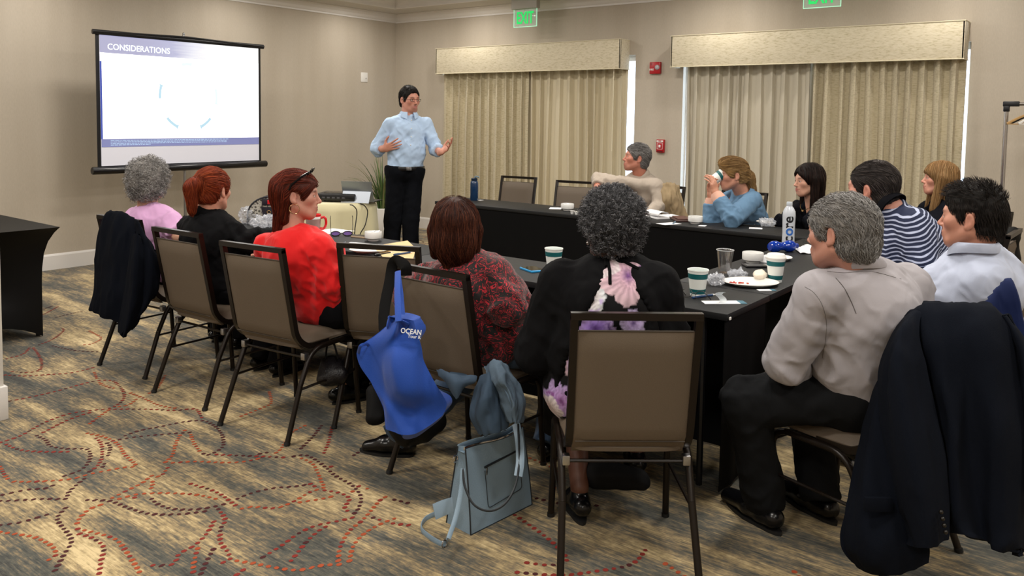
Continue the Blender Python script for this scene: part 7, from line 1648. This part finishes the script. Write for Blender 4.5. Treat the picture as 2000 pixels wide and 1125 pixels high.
# clear water bottle with lettering
p = TP(1539, 481); t = thing('water_bottle', 'tall frosted water bottle with core lettering on the closed end of the U', 'bottle', p); fb_ = mat('frosted_bottle', '#c3c9d2', rough=.28, coat=.3)
MB().lathe([(.001, .002), (.031, 0), (.036, .008), (.037, .03), (.0355, .08), (.0365, .13), (.038, .19), (.036, .215), (.026, .235), (.0155, .248), (.0135, .26), (.001, .26)], n=32).build('bottle_body', fb_, t); MB().lathe([(.0165, .246), (.0175, .249), (.0175, .270), (.015, .273), (.001, .273)], n=20).build('cap', mat('cap_clear', '#b9c0c8', rough=.2), t)
d_ = Vector((-p.x, -p.y, 0)).normalized(); rt = Vector((-d_.y, d_.x, 0)); K1 = mat('print_black', '#101014', rough=.5); K2 = mat('print_blue', '#2a64b4', rough=.5)
# vertical word reading upwards, wrapped on the bottle front
def wrapped(txt, size, m, zc, bold=False):
    me = text_mesh(txt, size, .0006, bold)
    for v in me.vertices:
        a, b_ = v.co.x, v.co.y; ang = -b_/.0380; r = .0382+v.co.z; dr = (d_*math.cos(ang)+rt*math.sin(ang)*1.0); v.co = Vector((dr.x*r, dr.y*r, zc+a))
    me.materials.append(m); o = bpy.data.objects.new('lettering', me); COL.objects.link(o); o.parent = t
wrapped('c', .088, K1, .048, True); wrapped('o', .088, K2, .093, True); wrapped('re', .088, K1, .15, True)
# translucent blue bottle lying down
p = TP(1528, 492); t = thing('blue_squeeze_bottle', 'translucent bright blue bottle lying before the frosted bottle', 'bottle', p+Vector((0, 0, .033)), R(-35)); bb = mat('blue_translucent', '#0b3fb4', rough=.08, coat=.5, trans=.35)
rot = Matrix.Rotation(R(90), 3, 'Y'); MB().lathe([(.001, -.09), (.022, -.088), (.033, -.07), (.033, -.04), (.024, -.02), (.024, .01), (.033, .03), (.033, .06), (.026, .075), (.014, .08), (.001, .08)], n=28, rot=rot).build('bottle_body', bb, t); MB().lathe([(.015, .08), (.016, .1), (.001, .102)], n=16, rot=rot).build('cap', mat('deep_blue_cap', '#0a2a80', rough=.3), t)
# red mug with handle in front of the woman in red
p = TP(612, 452); t = thing('gift_mug', 'red and white patterned tall mug with red handle behind the woman in red', 'mug', p); RM = mat('mug_red', '#c5161c', rough=.3); pm = MT('mug_print', '#9a7a74', rough=.35, noise=.9, nscale=45)
MB().lathe([(.001, 0), (.04, 0), (.043, .01), (.048, .085)], n=28).build('mug_wall', pm, t); MB().lathe([(.0485, .084), (.049, .094), (.0485, .1)], n=28).build('white_band', WPL, t); MB().lathe([(.0485, .099), (.05, .112), (.047, .114), (.045, .1), (.001, .098)], n=28).build('red_rim', RM, t)
rg = Vector((_R[0], _R[1], 0)).normalized(); MB().sweep(bez([rg*.044+Vector((0, 0, .09)), rg*.075+Vector((0, 0, .092)), rg*.083+Vector((0, 0, .055)), rg*.07+Vector((0, 0, .022)), rg*.044+Vector((0, 0, .02))], 5), .0085, 8).build('handle', RM, t)
# patterned handbag on the table at left, cup beside it
def purse():
    p = TP(530, 436); t = thing('patterned_purse', 'round-topped grey patterned purse with dark trim on the near table, left', 'handbag', p, R(-50)); pm = mat('monogram_canvas', '#9a968c', rough=.7); nt = NT(pm); b = nt.n['Principled BSDF']; tc = nt.a('TexCoord'); v = nt.a('TexVoronoi', i_Scale=42.0); nt.c(tc.outputs['Object'], v.inputs['Vector']); r = ramp(nt, [(.25, '#4a463f'), (.4, '#a8a498'), (.6, '#b5b1a5'), (.7, '#55514a')]); nt.c(v.outputs['Distance'], r.inputs[0]); nt.c(r.outputs[0], b.inputs['Base Color'])
    n = 20; out = [(-.15, 0)]+[(-.15*math.cos(a), .06+.13*math.sin(a)) for a in np.linspace(0, math.pi, n)]+[(.15, 0)]
    def ext(pts, y0, y1): k = len(pts); V = [(x, y0, z) for x, z in pts]+[(x, y1, z) for x, z in pts]; return V, [tuple(range(k)), tuple(range(2*k-1, k-1, -1))]+[(i+1 if i+1 < k else 0, i, i+k, (i+1 if i+1 < k else 0)+k) for i in range(k)]
    MB().add(*ext(out, -.05, .05), smooth=False).build('purse_body', pm, t); tm = mat('dark_trim', '#1c1c24', rough=.4); MB().sweep([(x, -.05, z) for x, z in out], .006, 6).build('trim', tm, t); MB().sweep([(x, .05, z) for x, z in out], .006, 6).build('trim', tm, t)
    MB().add(*ext([(-.055, .12), (-.035, .03), (.035, .03), (.055, .12)], -.062, -.052), smooth=False).build('front_flap', tm, t); MB().box((0, -.056, .155), (.1, .01, .045), bev=.003).build('top_flap', tm, t); MB().box((0, -.064, .155), (.02, .006, .03), bev=.002).build('red_tab', RM, t)
    MB().sweep([(.013*math.cos(a), -.064, .085+.010*math.sin(a)) for a in np.linspace(0, 6.28, 15)[:-1]], .003, 6, closed=True).build('clasp', MT('gold', '#c8a878', rough=.2, metal=1), t)
purse()
